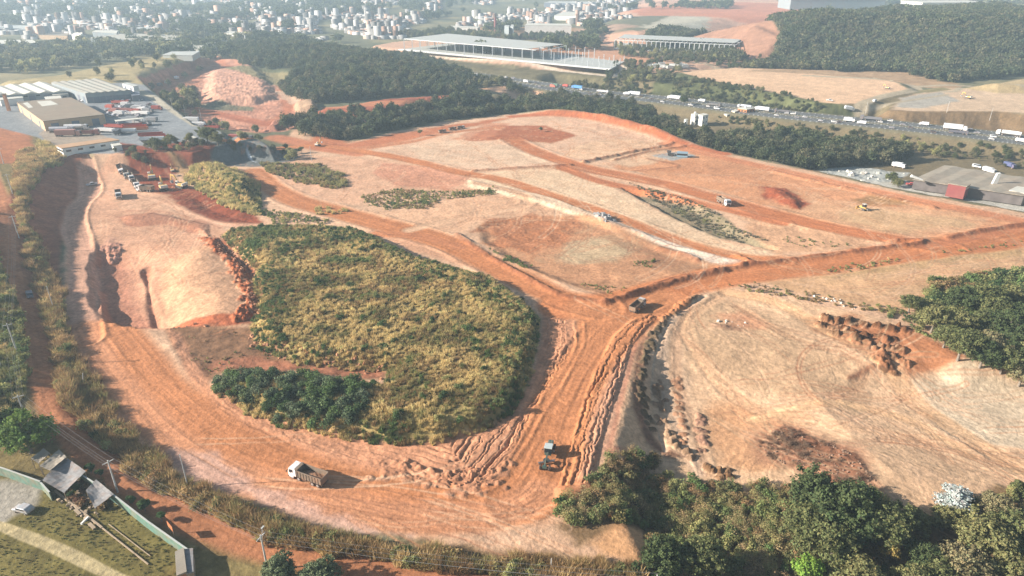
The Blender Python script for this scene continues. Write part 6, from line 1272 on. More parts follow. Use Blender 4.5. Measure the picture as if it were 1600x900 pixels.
# far factories
for q, h, w_, r_, lab, nm in [
    ([(277, 71), (291, 66.5), (337, 66.5), (330, 72)], 9, M_WHITE, M_PALR, 'white block warehouse at the top of the dry grass slope', 'warehouse'),
    ([(254, 86), (268, 81), (312, 80.5), (300, 87)], 4, M_SKY, M_SKY, 'low pale roofed shed in front of the white block warehouse', 'shed'),
    ([(-20, 69), (-10, 63), (50, 62.5), (60, 67.5)], 8, M_GRYW, M_PALR, 'long pale factory at the left edge of the picture', 'factory'), ([(144, 50), (150, 47.5), (184, 48), (182, 52)], 9, M_GRYW, M_PALR, 'pale factory block behind the saw tooth roof', 'factory'),
    ([(140, 60), (200, 53), (285, 56), (270, 64)], 7, M_GRYW, M_GRYR, 'wide factory with striped saw tooth roof', 'factory'), ([(112, 55), (122, 50), (130, 51), (124, 57)], 7, M_WHITE, M_PALR, 'small white factory tower left of the saw tooth roof', 'factory'),
    ([(196, 46), (204, 42), (250, 44), (246, 48)], 8, M_GRYW, M_SKY, 'low grey factory behind the saw tooth roof', 'factory'), ([(352, 52), (356, 49), (384, 50), (382, 54)], 8, M_WHITE, M_PALR, 'white hall near the hazy city centre', 'factory'),
    ([(50, 54), (60, 50), (110, 51), (104, 56)], 6, M_TANW, M_OLDR, 'brownish low hall in the hazy valley', 'factory'), ([(-20, 44), (10, 39), (90, 42), (80, 47)], 6, M_GRYW, M_SKY, 'long pale hall at the upper left edge', 'factory'),
    ([(820, 40), (824, 36.5), (890, 37.5), (893, 40.5)], 12, M_WHITE, M_PALR, 'white hall with pale roof behind the long steel frame', 'factory'), ([(866, 24), (880, 19), (912, 19), (905, 25)], 8, M_WHITE, M_PALR, 'low white hall below the far orange hill', 'factory'),
    ([(697, 43), (705, 40.5), (750, 42), (746, 44)], 6, M_WHITE, M_PALR, 'long white shed near the thin red chimney', 'factory'), ([(850, 4), (860, 2), (930, 3), (926, 6)], 10, M_DARKB, M_SKY, 'long blue hall at the top of the picture', 'factory')]:
    quad_building(nm, lab, nm, q, h, w_, r_, 'flat' if 'saw' not in lab or 'behind' in lab else 'gable', bays=7, z0=(cast(sum(p[0] for p in q) / 4, max(p[1] for p in q) + 5).z), axis=1)
g_ = Vector((690, 1330, gz(690, 1330)))
big = thing('warehouse', 'very long white warehouse above the forested hill at the top right', 'warehouse', (838, 1430, gz(838, 1430))); zt = 31
MB().box(-65, 65, -40, 40, -5, zt - big.location.z).build('wall', M_WHITE, big); MB().box(-66, 66, -41, 41, zt - big.location.z + .003, zt - big.location.z + 1).build('roof', M_PALR, big)
big2 = thing('warehouse', 'long grey roofed warehouse left of the very long white one', 'warehouse', (655, 1520, 20)); MB().box(-95, 95, -35, 35, -25, 12).build('wall', M_GRYW, big2); MB().box(-96, 96, -36, 36, 12.003, 13).build('roof', M_SKY, big2)
for i in range(5):
    tw = thing('apartment_tower', f'{["first", "second", "third", "fourth", "fifth"][i]} from the left of the hazy apartment towers at the top right corner', 'apartment block', (1280 + i * 22, 1980 + (i % 2) * 14, 20), 0, 'hazy apartment towers'); hh = 44 + (i * 7) % 12
    MB().box(-7, 7, -7, 7, -20, hh).build('wall', M_WHITE, tw); MB().box(-3, 3, -3, 3, hh, hh + 3).build('roof', M_SKY, tw)
quad_building('depot', 'depot with white roof and yellow fascia between the wood and the highway', 'depot', [(716, 117), (738, 114), (761, 118), (727, 122.5)], 5.5, M_WHITE, M_PALR, z0=-5, wallband=(M_YELF, 1.8), doors=3)
rc = thing('chimney', 'thin red chimney on the orange knoll far behind', 'chimney', (*at(774, 48, 4), 2)); MB().cyl((0, 0, 10), (0, 0, 1), 2.4, 22, 12, r2=1.8).build('shaft', M_REDW, rc)
for q, lab in [([(788, 42), (789, 39.5), (796, 40), (795, 43)], 'dark square block right of the thin red chimney'), ([(797, 42), (799, 38.5), (803, 39), (802, 43)], 'grey tower block second right of the thin red chimney')]: quad_building('factory', lab, 'factory', q, 14, M_GRYW, M_SKY, z0=2)

# steel frame halls under construction
def frame_hall(label, base, zb, h, nu, nv, roof_to, slab_to=1.0, name='steel_frame'):
    P = [np.array(at(p[0], p[1], zb)) for p in base]; c0 = P[0]; t = thing(name, label, 'steel frame', (c0[0], c0[1], zb)); bl = lambda u, v: (P[0] * (1 - u) + P[1] * u) * (1 - v) + (P[3] * (1 - u) + P[2] * u) * v - c0
    q = [tuple(bl(*a)) for a in ((0, 0), (slab_to, 0), (slab_to, 1), (0, 1))]; MB().prismz(ccw(q), -.5, .5).build('slab', M_SKY, t)
    hs = lambda u: h if u <= roof_to + .2 else h * .55
    for i in range(nu):
        for j in range(nv):
            u, v = i / (nu - 1), j / (nv - 1); x, y = bl(u, v); MB().box(x - .35, x + .35, y - .35, y + .35, .503, hs(u)).build('column', M_STW, t)
    for i in range(nu):
        u = i / (nu - 1)
        if u > roof_to + .05: continue
        b = MB()
        for j in range(nv - 1):
            a_, c_ = bl(u, j / (nv - 1)), bl(u, (j + 1) / (nv - 1)); b.bar((*a_, h + .3), (*c_, h + .3), .3, .6)
        b.build('roof_beam', M_STW, t)
    for j in range(nv):
        a_, c_ = bl(0, j / (nv - 1)), bl(min(roof_to, 1), j / (nv - 1)); MB().bar((*a_, h + .8), (*c_, h + .8), .25, .4).build('purlin', M_STW, t)
    return t, bl
t1, bl1 = frame_hall('huge white steel frame hall with a half finished pale roof beside the highway', [(632, 77), (955, 108), (975, 97), (700, 68)], 5, 11, 22, 4, .68)
q = [tuple(bl1(*a)) for a in ((0, 0), (.64, 0), (.7, 1), (0, 1))]; MB().prismz(ccw(q), 12.0, 12.25).build('roof', M_SKY, t1)
q = [tuple(bl1(*a)) for a in ((-.01, -.02), (1, -.02), (1, -.16), (-.01, -.16))]; MB().prismz(ccw(q), .3, .62).build('footing_strip', M_WHITE, t1)
t2, bl2 = frame_hall('second steel frame hall with bare white columns below the quarry hill', [(960, 77), (1146, 86), (1160, 77), (975, 68)], 5, 10, 26, 3, 1.0)
q = [tuple(bl2(*a)) for a in ((0, .3), (.98, .3), (.98, 1), (0, 1))]; MB().prismz(ccw(q), 11.1, 11.3).build('roof', M_SKY, t2)
# site offices by the long frame
ro = random.Random(12)
for i in range(16):
    px = 1012 + i * 4 + ro.uniform(-2, 2); py = 104 + ro.uniform(-2.5, 3); p = cast(px, py)
    o = thing('site_cabin', 'small white site cabin in the cluster at the end of the long steel frame', 'cabin', p, ro.uniform(-.4, .2), 'white site cabins'); MB().box(-3.2, 3.2, -1.4, 1.4, 0, 2.6).build('wall', M_WHITE, o); MB().box(-3.3, 3.3, -1.5, 1.5, 2.603, 2.75).build('roof', M_SKY, o)

# houses near the highway
def house(label, roof_px, h, wall, z0=-6, flat=M_PALR, win=2, tank=False):
    t = quad_building('house', label, 'house', roof_px, h, wall, flat, z0=z0, windows=win, base='house', over=.15)
    if tank: MB().cyl((0, 0, h + 1.1), (0, 0, 1), .8, 1.4, 10).build('water_tank', M_WHITE, t)
    return t
house('slim white two storey house with a roof tank beside the dark wood', [(1080, 178.5), (1086, 177), (1092, 178.5), (1086, 180.5)], 6.2, M_WHITE, tank=True, z0=-7)
house('white two storey house with flat roof right of the slim one', [(1091, 179.5), (1099, 177.5), (1107, 179.2), (1098, 181.5)], 6.4, M_WHITE, tank=False, z0=-7)
house('tiny white hut left of the two white houses', [(1069, 187), (1072, 186), (1075, 187), (1072, 188)], 3, M_WHITE, win=0, z0=-7)
house('unfinished orange brick house with square window holes', [(1153, 169), (1160, 167.6), (1180, 169.5), (1167, 171.5)], 6.2, M_BRK, win=3, tank=True, z0=-6)
house('low pale house stepping down left of the orange brick house', [(1143, 173.5), (1149, 171.5), (1154, 173), (1148, 175.5)], 4.5, M_CRM, z0=-6)
house('small unfinished pale wall house at the left end of the row', [(1131, 178.5), (1137, 177.5), (1142, 178.5), (1136, 180)], 3.2, M_CRM, z0=-6, win=1)

# big old shed on the right
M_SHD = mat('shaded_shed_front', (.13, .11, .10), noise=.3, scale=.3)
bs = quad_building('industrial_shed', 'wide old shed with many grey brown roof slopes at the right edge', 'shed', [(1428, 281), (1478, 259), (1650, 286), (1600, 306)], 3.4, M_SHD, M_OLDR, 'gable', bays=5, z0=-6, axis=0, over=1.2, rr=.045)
rb = quad_building('red_block', 'red block with two cream stripes in front of the old shed', 'building', [(1482, 287), (1490, 284), (1516, 288), (1510, 292)], 5, M_REDW, M_OLDR, z0=-5.6, wallband=None)
for e in (0,):
    pass
P_ = ccw([at(p[0], p[1], -.6) for p in [(1482, 287), (1490, 284), (1516, 288), (1510, 292)]]); L0 = min(range(4), key=lambda i: (P_[i][1] + P_[(i + 1) % 4][1])); a_, b_ = P_[L0], P_[(L0 + 1) % 4]; Lr = math.hypot(b_[0] - a_[0], b_[1] - a_[1])
M = Matrix.Translation((a_[0] - rb.location.x, a_[1] - rb.location.y, 0)) @ Matrix.Rotation(math.atan2(b_[1] - a_[1], b_[0] - a_[0]), 4, 'Z')
MB().box(.3, Lr * .47, -.08, .02, 3.2, 4.4, M).build('stripe', M_CRM, rb); MB().box(Lr * .53, Lr - .3, -.08, .02, 3.2, 4.4, M).build('stripe', M_CRM, rb)
sg = thing('silo', 'tall white rounded panel standing at the right end of the old shed', 'panel', (*at(1549, 297, -6), -6)); MB().prism([(-1.6, 0), (1.3, 0), (2.2, 8.5), (1.8, 9.2), (.2, 9.0)], -.6, .6).build('panel', M_WHITE, sg, bevel=.15)
fl = thing('folded_roof_sheet', 'white curved sheet on the left corner of the old shed roof', 'roof sheet', (*at(1432, 278, 0), .4)); MB().prism([(-3, 0), (3, -1.4), (3.1, -.9), (-2.4, 1.1)], -.7, .7).build('sheet', M_WHITE, fl); fl.rotation_euler.z = -.2
quad_building('shed', 'pale blue white flat roof at the right edge beyond the old shed', 'shed', [(1578, 298), (1590, 292), (1660, 302), (1640, 312)], 3.5, M_SKY, M_PALR, z0=-6)
for px, py, px2, py2, pr_, lab, colr in [(1423, 290, 1430, 291, CARS['pickup'], 'red pickup parked at the left corner of the old shed', (.55, .07, .06)), (1452, 292, 1458, 294, CARS['sedan'], 'pale yellow car under the open front of the old shed', (.7, .62, .35)),
      (1404, 262, 1410, 263, BT, 'white truck parked among the stone blocks', WH), (1545, 270, 1552, 272, BT, 'white truck behind the old shed near its ridge', WH), (1526, 262, 1532, 263, CARS['van'], 'white van behind the old shed', WH), (1577, 262, 1584, 264, BT, 'dark blue truck behind the old shed', (.08, .10, .2)), (1500, 273, 1506, 274, CARS['van'], 'white van on the pale lot behind the old shed', WH),
      (1296, 158, 1304, 158.6, CARS['pickup'], 'white pickup on the access road beside the pale terrace', WH), (1366, 159, 1372, 157, CARS['van'], 'grey white van on the road between the two pale terraces', (.6, .62, .62)), (1326, 172, 1334, 173, BT, 'white box truck turning onto the highway slip road', WH)]:
    put(pr_, px, py, px2, py2, lab, 'vehicles parked beside the old shed' if py > 250 else 'vehicles on the terrace road', colr)
put(EX, 1512, 154, 1505, 153, 'dark excavator on the grey terrace at the upper right', 'machines on the upper right terraces', scale=.9); put(EX, 1386, 139, 1380, 138, 'small dark machine on the left pale terrace', 'machines on the upper right terraces', scale=.7)
# rubble and blocks
RB = MB()
_rg = random.Random(77)
def blocks(name, label, polys, dens, s0, s1, m, seed=1):
    b = MB(); rg = random.Random(seed)
    for poly in polys:
        x, y = pts_in(poly, dens, seed, 1.0)
        for i in range(len(x)):
            s = rg.uniform(s0, s1); M = Matrix.Translation((x[i], y[i], gz(x[i], y[i]) + s * .2)) @ Matrix.Rotation(rg.random() * 3.1, 4, 'Z') @ Matrix.Rotation(rg.uniform(-.5, .5), 4, 'X')
            k = lambda: rg.uniform(.6, 1.1) * s / 2
            b.box(-k(), k(), -k(), k(), -k(), k() * .8, M, tx=s * .1, ty=s * .1)
    o = b.build(name, m); o['kind'] = 'stuff'; o['label'] = label; return o
M_STONE = mat('pale_stone', (.55, .52, .45), rough=.9, noise=.3, scale=.6, dirt=.2); M_RUB = mat('dark_rubble', (.16, .13, .11), rough=.95, noise=.4, scale=1); M_CLOD = mat('clay_clod', (.46, .22, .12), rough=.95, noise=.25, scale=2)
blocks('stone_blocks', 'pale stone blocks and rubble piled left of the old shed', [A([(1300, 262), (1400, 262), (1428, 266), (1400, 276), (1350, 276)], -6), A([(1270, 264), (1340, 274), (1360, 282), (1290, 272)], -6)], .035, .8, 2.8, M_STONE)
blocks('rubble_row', 'row of dark rubble along the edge of the site below the old shed', [A([(1480, 303), (1520, 304), (1560, 312), (1590, 324), (1580, 325), (1540, 314), (1482, 306)], -4), A([(1415, 292), (1475, 302), (1474, 305), (1415, 296)], -4)], .35, .5, 1.9, M_RUB, 3)
blocks('stones', 'scattered pale stones along the lip above the right yard', [A([(1265, 462), (1330, 478), (1350, 486), (1340, 492), (1290, 475), (1262, 470)], -1), A([(1110, 506), (1165, 514), (1160, 520), (1110, 512)], -3)], .35, .2, .9, M_STONE, 4)
blocks('clods', 'reddish clay clods around the edge of the raised platform', [A([(330, 362, 1), (372, 372, 1), (414, 420, 1), (418, 500, 0), (395, 505, 0), (385, 470, 2), (385, 420, 3), (340, 385, 3)]), A([(560, 570), (615, 570), (600, 592), (580, 590)], 0), A([(262, 505), (330, 506), (330, 512), (262, 514)], 0), A([(385, 515), (440, 545), (600, 570), (598, 578), (450, 562), (390, 540)], 0)], .45, .2, 1.1, M_CLOD, 5)
blocks('clods', 'clay clods pushed up on the inside of the lower bend', [A([(640, 728), (700, 738), (785, 735), (790, 752), (740, 768), (660, 752)], 0)], .16, .15, .6, M_CLOD, 6)
blocks('clods', 'brown clods in the brushwood heap', [A([(1185, 672), (1225, 655), (1290, 682), (1335, 700), (1375, 750), (1330, 760), (1255, 716), (1200, 700)], -1)], .6, .15, .6, mat('dead_root', (.24, .15, .10), rough=.95, noise=.4), 7)

# generator / office container on its grey pad
ct = thing('site_container', 'blue grey site container standing on a small grey gravel pad', 'container', cast(1060, 245), -.25)
MB().box(-1, 5, -1.3, 1.3, .2, 2.9).build('box', mat('container_blue', (.22, .32, .38), rough=.6, noise=.1), ct); MB().box(-.9, 4.9, -1.32, -1.3, 1.2, 2.2).build('window', M_GLASS, ct)
gn_ = thing('generator', 'dark tracked crusher beside the blue site container', 'machine', cast(1053, 244), -.25); MB().box(-3.5, 0, -1, 1, .4, 1.5).prism([(-3.6, 1.5), (-2.2, 1.5), (-1.6, 3.0), (-4.2, 3.0)], -1, 1).build('body', M_DARK, gn_); MB().bar((-.2, 0, 1.4), (1.8, 0, .7), .6, .3).build('conveyor', M_DARK, gn_)
rp = blocks('rock_heap', 'grey rock heap on the white spoil bank', [A([(928, 338), (944, 337), (962, 346), (945, 350)], 0)], .8, .5, 1.6, mat('grey_rock', (.3, .29, .28), rough=.9, noise=.3), 9)

# ---- vehicles in the industrial yard
rt = thing('red_trailer', 'x', 'trailer'); b_ = MB().box(-6.5, 6.5, -1.25, 1.25, 1.1, 1.35)
for s in (-1, 1): b_.box(-6.5, 6.5, 1.19 if s > 0 else -1.25, 1.25 if s > 0 else -1.19, 1.352, 2.6)
b_.box(6.44, 6.5, -1.18, 1.18, 1.352, 2.6).box(-6.5, -6.44, -1.18, 1.18, 1.352, 2.6); b_ = b_.build('trailer', M_TRAIL, rt); b_.color = (.55, .08, .04, 1); MB().box(-6.2, 6.2, -.4, .4, .7, 1.097).build('chassis', M_CHAS, rt)
for x in (-5, -3.8, -2.6):
    for s in (-1, 1): wheel(rt, x, s * 1.0, r=.5, w=.4, side=s)
RT = rt; RED = (.34, .06, .04); ORG = (.55, .17, .07)
def onyard(proto, px, py, ang, lab, grp, colr=None, cols=None, nm=None):
    p = Vector((*at(px, py, 8.0), 0)); p.z = gz(p.x, p.y) + .03
    if proto.name not in USED:
        USED.add(proto.name); KIDS[proto.name] = [(c, kids(c)) for c in kids(proto)]; proto.location = p; proto.rotation_euler = (0, 0, R(ang)); proto['label'] = lab; proto['group'] = grp
        return proto
    o = dup(proto, p, R(ang), lab, grp, colr, cols)
    if nm: o.name = nm
    return o
gA = 'red open trailers in the yard'
for i, (px, py, cl, lab) in enumerate([(212, 202, RED, 'dark red open trailer farthest back of the left trailer row'), (214, 205, ORG, 'bright orange open trailer in the left trailer row'), (236, 214, RED, 'dark red open trailer at the back of the front trailer row'), (240, 216.5, RED, 'dark red open trailer in the middle of the front trailer row'), (246, 219, (.45, .09, .06), 'dull red open trailer nearest the bushes'), (205, 199.5, RED, 'red open trailer just below the white canopy'), (195, 208, WH, 'white flat trailer left of the orange trailer'), (238, 221, WH, 'white flat trailer at the front edge by the bushes')]):
    onyard(RT, px, py, 8 + 2 * (i % 3), lab, gA, cl)
gB = 'semi trucks parked in a fan at the right side of the yard'; GW = (.62, .6, .57)
for i, (cl, pr_) in enumerate([(GW, SEMI), (GW, SEMIO), (GW, SEMI), (RED, SEMIO), (GW, SEMIO), (RED, SEMIO), ((.1, .2, .5), SEMIO), (RED, SEMIO)]):
    nmc = {GW: 'pale', RED: 'red', (.1, .2, .5): 'blue'}[cl]; onyard(pr_, 297 + i * 4.6, 184.5 + i * 2.3, 174, f'{nmc} semi truck, {ORDN[i]} from the back of the fan by the kerbed yard road', gB, cl, ('trailer',)).scale = (.8, .8, .8)
gC = 'trucks packed in the middle of the yard'; rg = random.Random(21)
names = ['nearest', 'leftmost', 'second', 'third', 'fourth', 'fifth', 'sixth', 'seventh', 'eighth', 'last']
spots = [(190, 163), (198, 166), (206, 169), (214, 171), (222, 174), (212, 177), (220, 180), (193, 175), (178, 176), (186, 180), (232, 176), (246, 172), (172, 170), (238, 190), (222, 195), (180, 201), (165, 207)]
for i, (px, py) in enumerate(spots):
    cl = rg.choice([(.62, .6, .57), RED, (.3, .12, .1), (.62, .6, .57), (.25, .25, .25)]); nmc = {(.62, .6, .57): 'pale grey', RED: 'red', (.3, .12, .1): 'brown', (.25, .25, .25): 'dark grey'}[cl]; pr_ = rg.choice([BT, BT, BT, SEMIO, RT])
    onyard(pr_, px, py, rg.choice([170, 160, 175, -10, 15]) + rg.uniform(-5, 5), f'{nmc} truck in the packed middle of the industrial yard', f'{nmc} trucks packed in the yard', cl)
for i in range(26):
    px = 127 + i * 3.7; cl = rg.choice([WH, WH, (.6, .6, .62), (.1, .1, .12)]); nmc = {WH: 'white', (.6, .6, .62): 'silver', (.1, .1, .12): 'black'}[cl]
    onyard(CARS[rg.choice(['hatch', 'sedan', 'van'])], px, 158.5 - i * .06 + rg.uniform(-.4, .4), 80, f'{nmc} car in the row parked in front of the long grey warehouse', f'{nmc} cars in front of the long grey warehouse', cl)
for i in range(34):
    px = rg.uniform(165, 236); py = rg.uniform(164, 183); cl = rg.choice([WH, (.6, .6, .62), (.1, .1, .12), (.3, .3, .32)]); nmc = {WH: 'white', (.6, .6, .62): 'silver', (.1, .1, .12): 'black', (.3, .3, .32): 'grey'}[cl]
    onyard(CARS[rg.choice(['hatch', 'sedan', 'pickup'])], px, py, rg.choice([80, 170]) + rg.uniform(-8, 8), f'{nmc} car among the trucks of the industrial yard', f'{nmc} cars among the yard trucks', cl)
onyard(SEMIT, 120, 203, 5, 'pale tanker truck parked along the front of the tan warehouse', 'tankers by the tan warehouse', (.6, .58, .55)); onyard(SEMIT, 98, 207, 6, 'grey tanker truck left of the pale tanker', 'tankers by the tan warehouse', (.4, .4, .42)); onyard(SEMIO, 137, 211, 6, 'dark red flat truck behind the low orange roofed shed', 'trucks by the low shed', (.3, .1, .08))
onyard(BT, 185, 210, 100, 'dark truck parked crossways left of the orange trailer', 'trucks by the low shed', (.08, .09, .1)); onyard(SEMI, 108, 213, 6, 'reddish truck behind the low orange roofed shed', 'trucks by the low shed', (.4, .2, .16))
for px, py, lab, cl in [(370, 208, 'red truck on the scrap ground right of the yard', RED), (377, 210, 'white car on the scrap ground right of the yard', WH), (362, 207, 'dark red truck on the scrap ground left of the other one', (.35, .08, .06)), (385, 212, 'dark truck at the end of the scrap ground', (.1, .1, .1))]: onyard(BT, px, py, 170, lab, None, cl)
# trucks by the quarry
for px, py, lab, cl, pr_ in [(262, 131, 'dark grey truck in the shaded quarry corner', (.3, .3, .3), BT), (276, 124, 'white shed truck on the quarry bench', WH, BT), (250, 135, 'small dark machine below the quarry track', (.1, .1, .1), BT)]: put(pr_, px, py, px + 6, py - 2, lab, 'vehicles in the quarry', cl)

# ---- walled lot in the lower left
def wall_run(label, pts, h, m, name='boundary_wall', th=.2):
    P = [cast(*p) for p in pts]; t = thing(name, label, 'wall', P[0]); b = MB(); cap = MB()
    for a, c in zip(P[:-1], P[1:]):
        a_ = a - P[0]; c_ = c - P[0]; n = max(1, int((c_ - a_).length / 3))
        for i in range(n):
            u = a_.lerp(c_, i / n); v = a_.lerp(c_, (i + 1) / n); d = (v - u).normalized(); s = Vector((-d.y, d.x, 0)).normalized() * th / 2
            b.add([u - s - Vector((0, 0, .4)), u + s - Vector((0, 0, .4)), v + s - Vector((0, 0, .4)), v - s - Vector((0, 0, .4)), u - s + Vector((0, 0, h)), u + s + Vector((0, 0, h)), v + s + Vector((0, 0, h)), v - s + Vector((0, 0, h))], [(3, 2, 1, 0), (4, 5, 6, 7), (0, 1, 5, 4), (2, 3, 7, 6), (1, 2, 6, 5), (3, 0, 4, 7)])
            cap.bar(u + Vector((0, 0, h + .05)), v + Vector((0, 0, h + .05)), th + .08, .08)
    b.build('wall_panel', m, t); cap.build('coping', M_SKY, t); return t
wall_run('faded green wall running along the outer road down to the hut', [(128, 752), (180, 785), (235, 828), (301, 875)], 2.1, M_GRW)
wall_run('dark green wall at the back of the paved court on the left edge', [(-20, 737), (10, 745), (68, 766)], 2.3, M_GRW)
wall_run('short green return wall beside the ragged awnings', [(68, 766), (82, 782)], 2.1, M_GRW)
def awning(label, quad, z, m, posts=True, name='shelter', sag=.3):
    P = [Vector((*at(p[0], p[1], z), z)) for p in quad]; c = sum(P, Vector()) / 4; g = gz(c.x, c.y); t = thing(name, label, 'shelter', (c.x, c.y, g)); rg = random.Random(int(quad[0][0])); n = 8; v = []; f = []
    for k in (0, 1):
        for i in range(n + 1):
            for j in range(n + 1):
                p = (P[0].lerp(P[1], i / n)).lerp(P[3].lerp(P[2], i / n), j / n) - Vector((c.x, c.y, g)); p.z += -sag * math.sin(math.pi * i / n) * math.sin(math.pi * j / n) + rg.uniform(-.06, .06) * (1 - k) - .08 * k; v.append(p)
    N = (n + 1) ** 2
    for i in range(n):
        for j in range(n):
            a = i * (n + 1) + j; f += [(a, a + 1, a + n + 2, a + n + 1), (N + a + n + 1, N + a + n + 2, N + a + 1, N + a)]
    MB().add(v, f).build('roof_sheet', m, t)
    if posts:
        for p in P: q = p - Vector((c.x, c.y, g)); MB().bar((q.x * .95, q.y * .95, gz(p.x, p.y) - g - .2), (q.x * .95, q.y * .95, q.z - .12), .12).build('post', M_WOOD, t)
    return t
zl = 2.3
awning('tan corrugated roof beside the big left tree', [(62, 728), (92, 702), (104, 714), (78, 735)], zl + 3.2, M_CORR)
awning('dark ragged tarpaulin roof between the green walls', [(66, 750), (100, 712), (134, 736), (100, 770)], zl + 2.6, M_TARP, sag=.7)
awning('torn grey sheet roof leaning on the green wall', [(134, 766), (150, 749), (178, 772), (148, 794)], zl + 2.3, M_TARP, sag=.5)
awning('small tan sheet roof under the edge of the big left tree', [(48, 716), (68, 700), (78, 708), (60, 724)], zl + 3.0, M_CORR)
ht = quad_building('hut', 'small brick hut with a tan sheet roof at the end of the green wall', 'hut', [(275, 866), (287, 860), (291, 893), (277, 899)], 2.6, M_BRK, M_CORR, z0=gz(*at(288, 880, 2)), windows=0)
quad_building('shed', 'small dark lean to beside the brick hut', 'hut', [(289, 862), (301, 861), (302, 893), (291, 896)], 2.2, M_WOOD, M_TARP, z0=gz(*at(296, 880, 2)))
def beam(label, a, b, w=.35, h=.35, lift=.2, m=None, nm='timber_beam'):
    p, q = cast(*a), cast(*b); t = MB().bar((0, 0, 0), q - p, w, h).build(nm, m or M_WOOD); t.location = p + Vector((0, 0, lift)); tag(t, label, 'beam')
beam('long low timber kerb crossing the lot from the awnings toward the hut', (86, 768), (160, 826)); beam('thin continuation of the timber kerb toward the hut', (160, 826), (232, 883), w=.2, h=.2)
beam('thin pale line of boards right of the timber kerb', (170, 820), (235, 870), w=.12, h=.1)
for lab, a in [('first wooden bench slab beside the timber kerb', (122, 802)), ('second wooden bench slab nearer the kerb end', (144, 824)), ('upper tan slab leaning on the kerb', (121, 794))]:
    p = cast(*a); t = thing('bench', lab, 'bench', p, -.65, 'bench slabs in the lot'); MB().box(-1.1, 1.1, -.3, .3, .4, .48).build('seat', M_WOOD, t); MB().box(-.9, -.75, -.25, .25, -.1, .398).build('leg', M_WOOD, t); MB().box(.75, .9, -.25, .25, -.1, .398).build('leg', M_WOOD, t)
beam('white plank lying crossways on the timber kerb', (128, 822), (139, 811), m=M_WHITE, lift=.5, nm='plank')
sb = thing('signboard', 'orange brown signboard on two posts behind the green wall', 'sign', cast(270, 838), -.75); MB().box(-1.2, 1.2, -.04, .04, 1.9, 3.1).build('board', mat('rusty_orange', (.42, .15, .06), noise=.2), sb); MB().box(-1.1, -1.0, -.03, .03, -.2, 1.897).build('post', M_WOOD, sb); MB().box(1.0, 1.1, -.03, .03, -.2, 1.897).build('post', M_WOOD, sb)
blocks('junk', 'scattered junk and timber scraps beside the ragged awnings', [A(bank([(88, 780), (130, 770), (160, 800), (140, 818), (100, 800)])), A(bank([(96, 770), (135, 745), (178, 776), (150, 800), (110, 790)]))], .9, .15, .9, M_WOOD, 11)
stuff('lot_scrub', A(bank([(92, 762), (135, 740), (182, 780), (160, 806), (110, 792)])), .5, PC_WEED, [DGRN, BRN, (.2, .1, .06)], s=(.6, 1.2), seed=501, label='dark weeds and scrap under the ragged awnings')
for i, (cx, cy, r) in enumerate([(205, 780, 8), (224, 788, 11), (251, 806, 9), (140, 730, 9), (155, 738, 7), (118, 760, 8), (110, 772, 6)]):
    px_tree(cx, cy, r, TS[i % 2], (.07, .12, .04), ['small green tree left of a pair by the outside of the green wall', 'taller green tree of the pair outside the green wall', 'round shrub tree farthest along the green wall', 'shrub tree behind the ragged tarpaulin', 'small shrub tree beside the utility pole', 'leafy shrub under the torn tarpaulin', 'low leafy shrub in front of the tarpaulin'][i], R_=2.2, H=5.5)
# ---- utility poles and cables
def pole(px, py, label, h=9.0, lamp=False, arm=True, ang=.6, thin=False, lean=0.0):
    p = cast(px, py); t = thing('utility_pole', label, 'pole', p, ang, 'utility poles'); r_ = .11 if thin else .16
    MB().cyl((0, 0, h / 2 - .3), (0, 0, 1), r_ * 1.25, h + .6, 10, r2=r_ * .8).build('shaft', M_CONC, t, smooth=False)
    if arm:
        MB().box(-1.1, 1.1, -.07, .07, h - .5, h - .36).build('crossarm', M_CONC, t)
        for x in (-1.0, 0, 1.0): MB().cyl((x, 0, h - .25), (0, 0, 1), .06, .22, 8).build('insulator', M_DARK, t)
    if lamp:
        MB().bar((0, 0, h - 1.8), (1.6, 1.0, h - .2), .07).build('lamp_arm', M_CONC, t); MB().box(1.4, 2.1, .85, 1.15, h - .25, h - .12).build('lamp_head', M_SKY, t)
    t.rotation_euler = (0, lean, ang); return t, h
pls = [pole(6, 256, 'farthest utility pole on the left verge', 8), pole(20, 303, 'utility pole on the left verge second from the far end', 9), pole(30, 372, 'utility pole on the left verge opposite the pit mounds'), pole(27, 551, 'utility pole left of the outer road below the dark car'), pole(46, 668, 'utility pole half hidden behind the big left tree'), pole(184, 769, 'white utility pole outside the green wall', 8.2, ang=.9), pole(418, 888, 'utility pole with a street lamp beside the two round trees', 8.0, lamp=True, ang=1.2), pole(1020, 960, 'utility pole just below the bottom edge', 8.5, ang=1.4)]
pole(85, 485, 'slim pole on the bank right of the dark car', 8.5, arm=False, thin=True); pole(294, 761, 'slim tall pole in the brown grass of the road bank', 8.6, arm=False, thin=True); pole(130, 602, 'short leaning post in the bank grass', 3.6, arm=False, thin=True, lean=.2); pole(861, 893, 'short white post in the grass at the bottom edge', 3.2, arm=False, thin=True); pole(3, 575, 'slim pole cut by the left edge of the picture', 6, arm=False, thin=True); pole(487, 252, 'slim dark wooden pole at the end of the dark scrub patch', 8.5, arm=False, thin=True)
pole(270, 172, 'slim pole by the kerbed yard road, left of three', 8, arm=False, thin=True); pole(290, 181, 'slim pole by the kerbed yard road, middle of three', 8, arm=False, thin=True); pole(315, 189, 'slim pole by the kerbed yard road, right of three', 8, arm=False, thin=True); pole(349, 203, 'slim pole at the end of the kerbed yard road', 8, arm=False, thin=True)
pole(1352, 178, 'tall slim pole beside the highway slip road', 9, arm=False, thin=True); pole(1546, 188, 'slim pole in the brown grass above the highway', 9, arm=False, thin=True); pole(1479, 176, 'slim pole at the corner of the right terrace', 8, arm=False, thin=True)
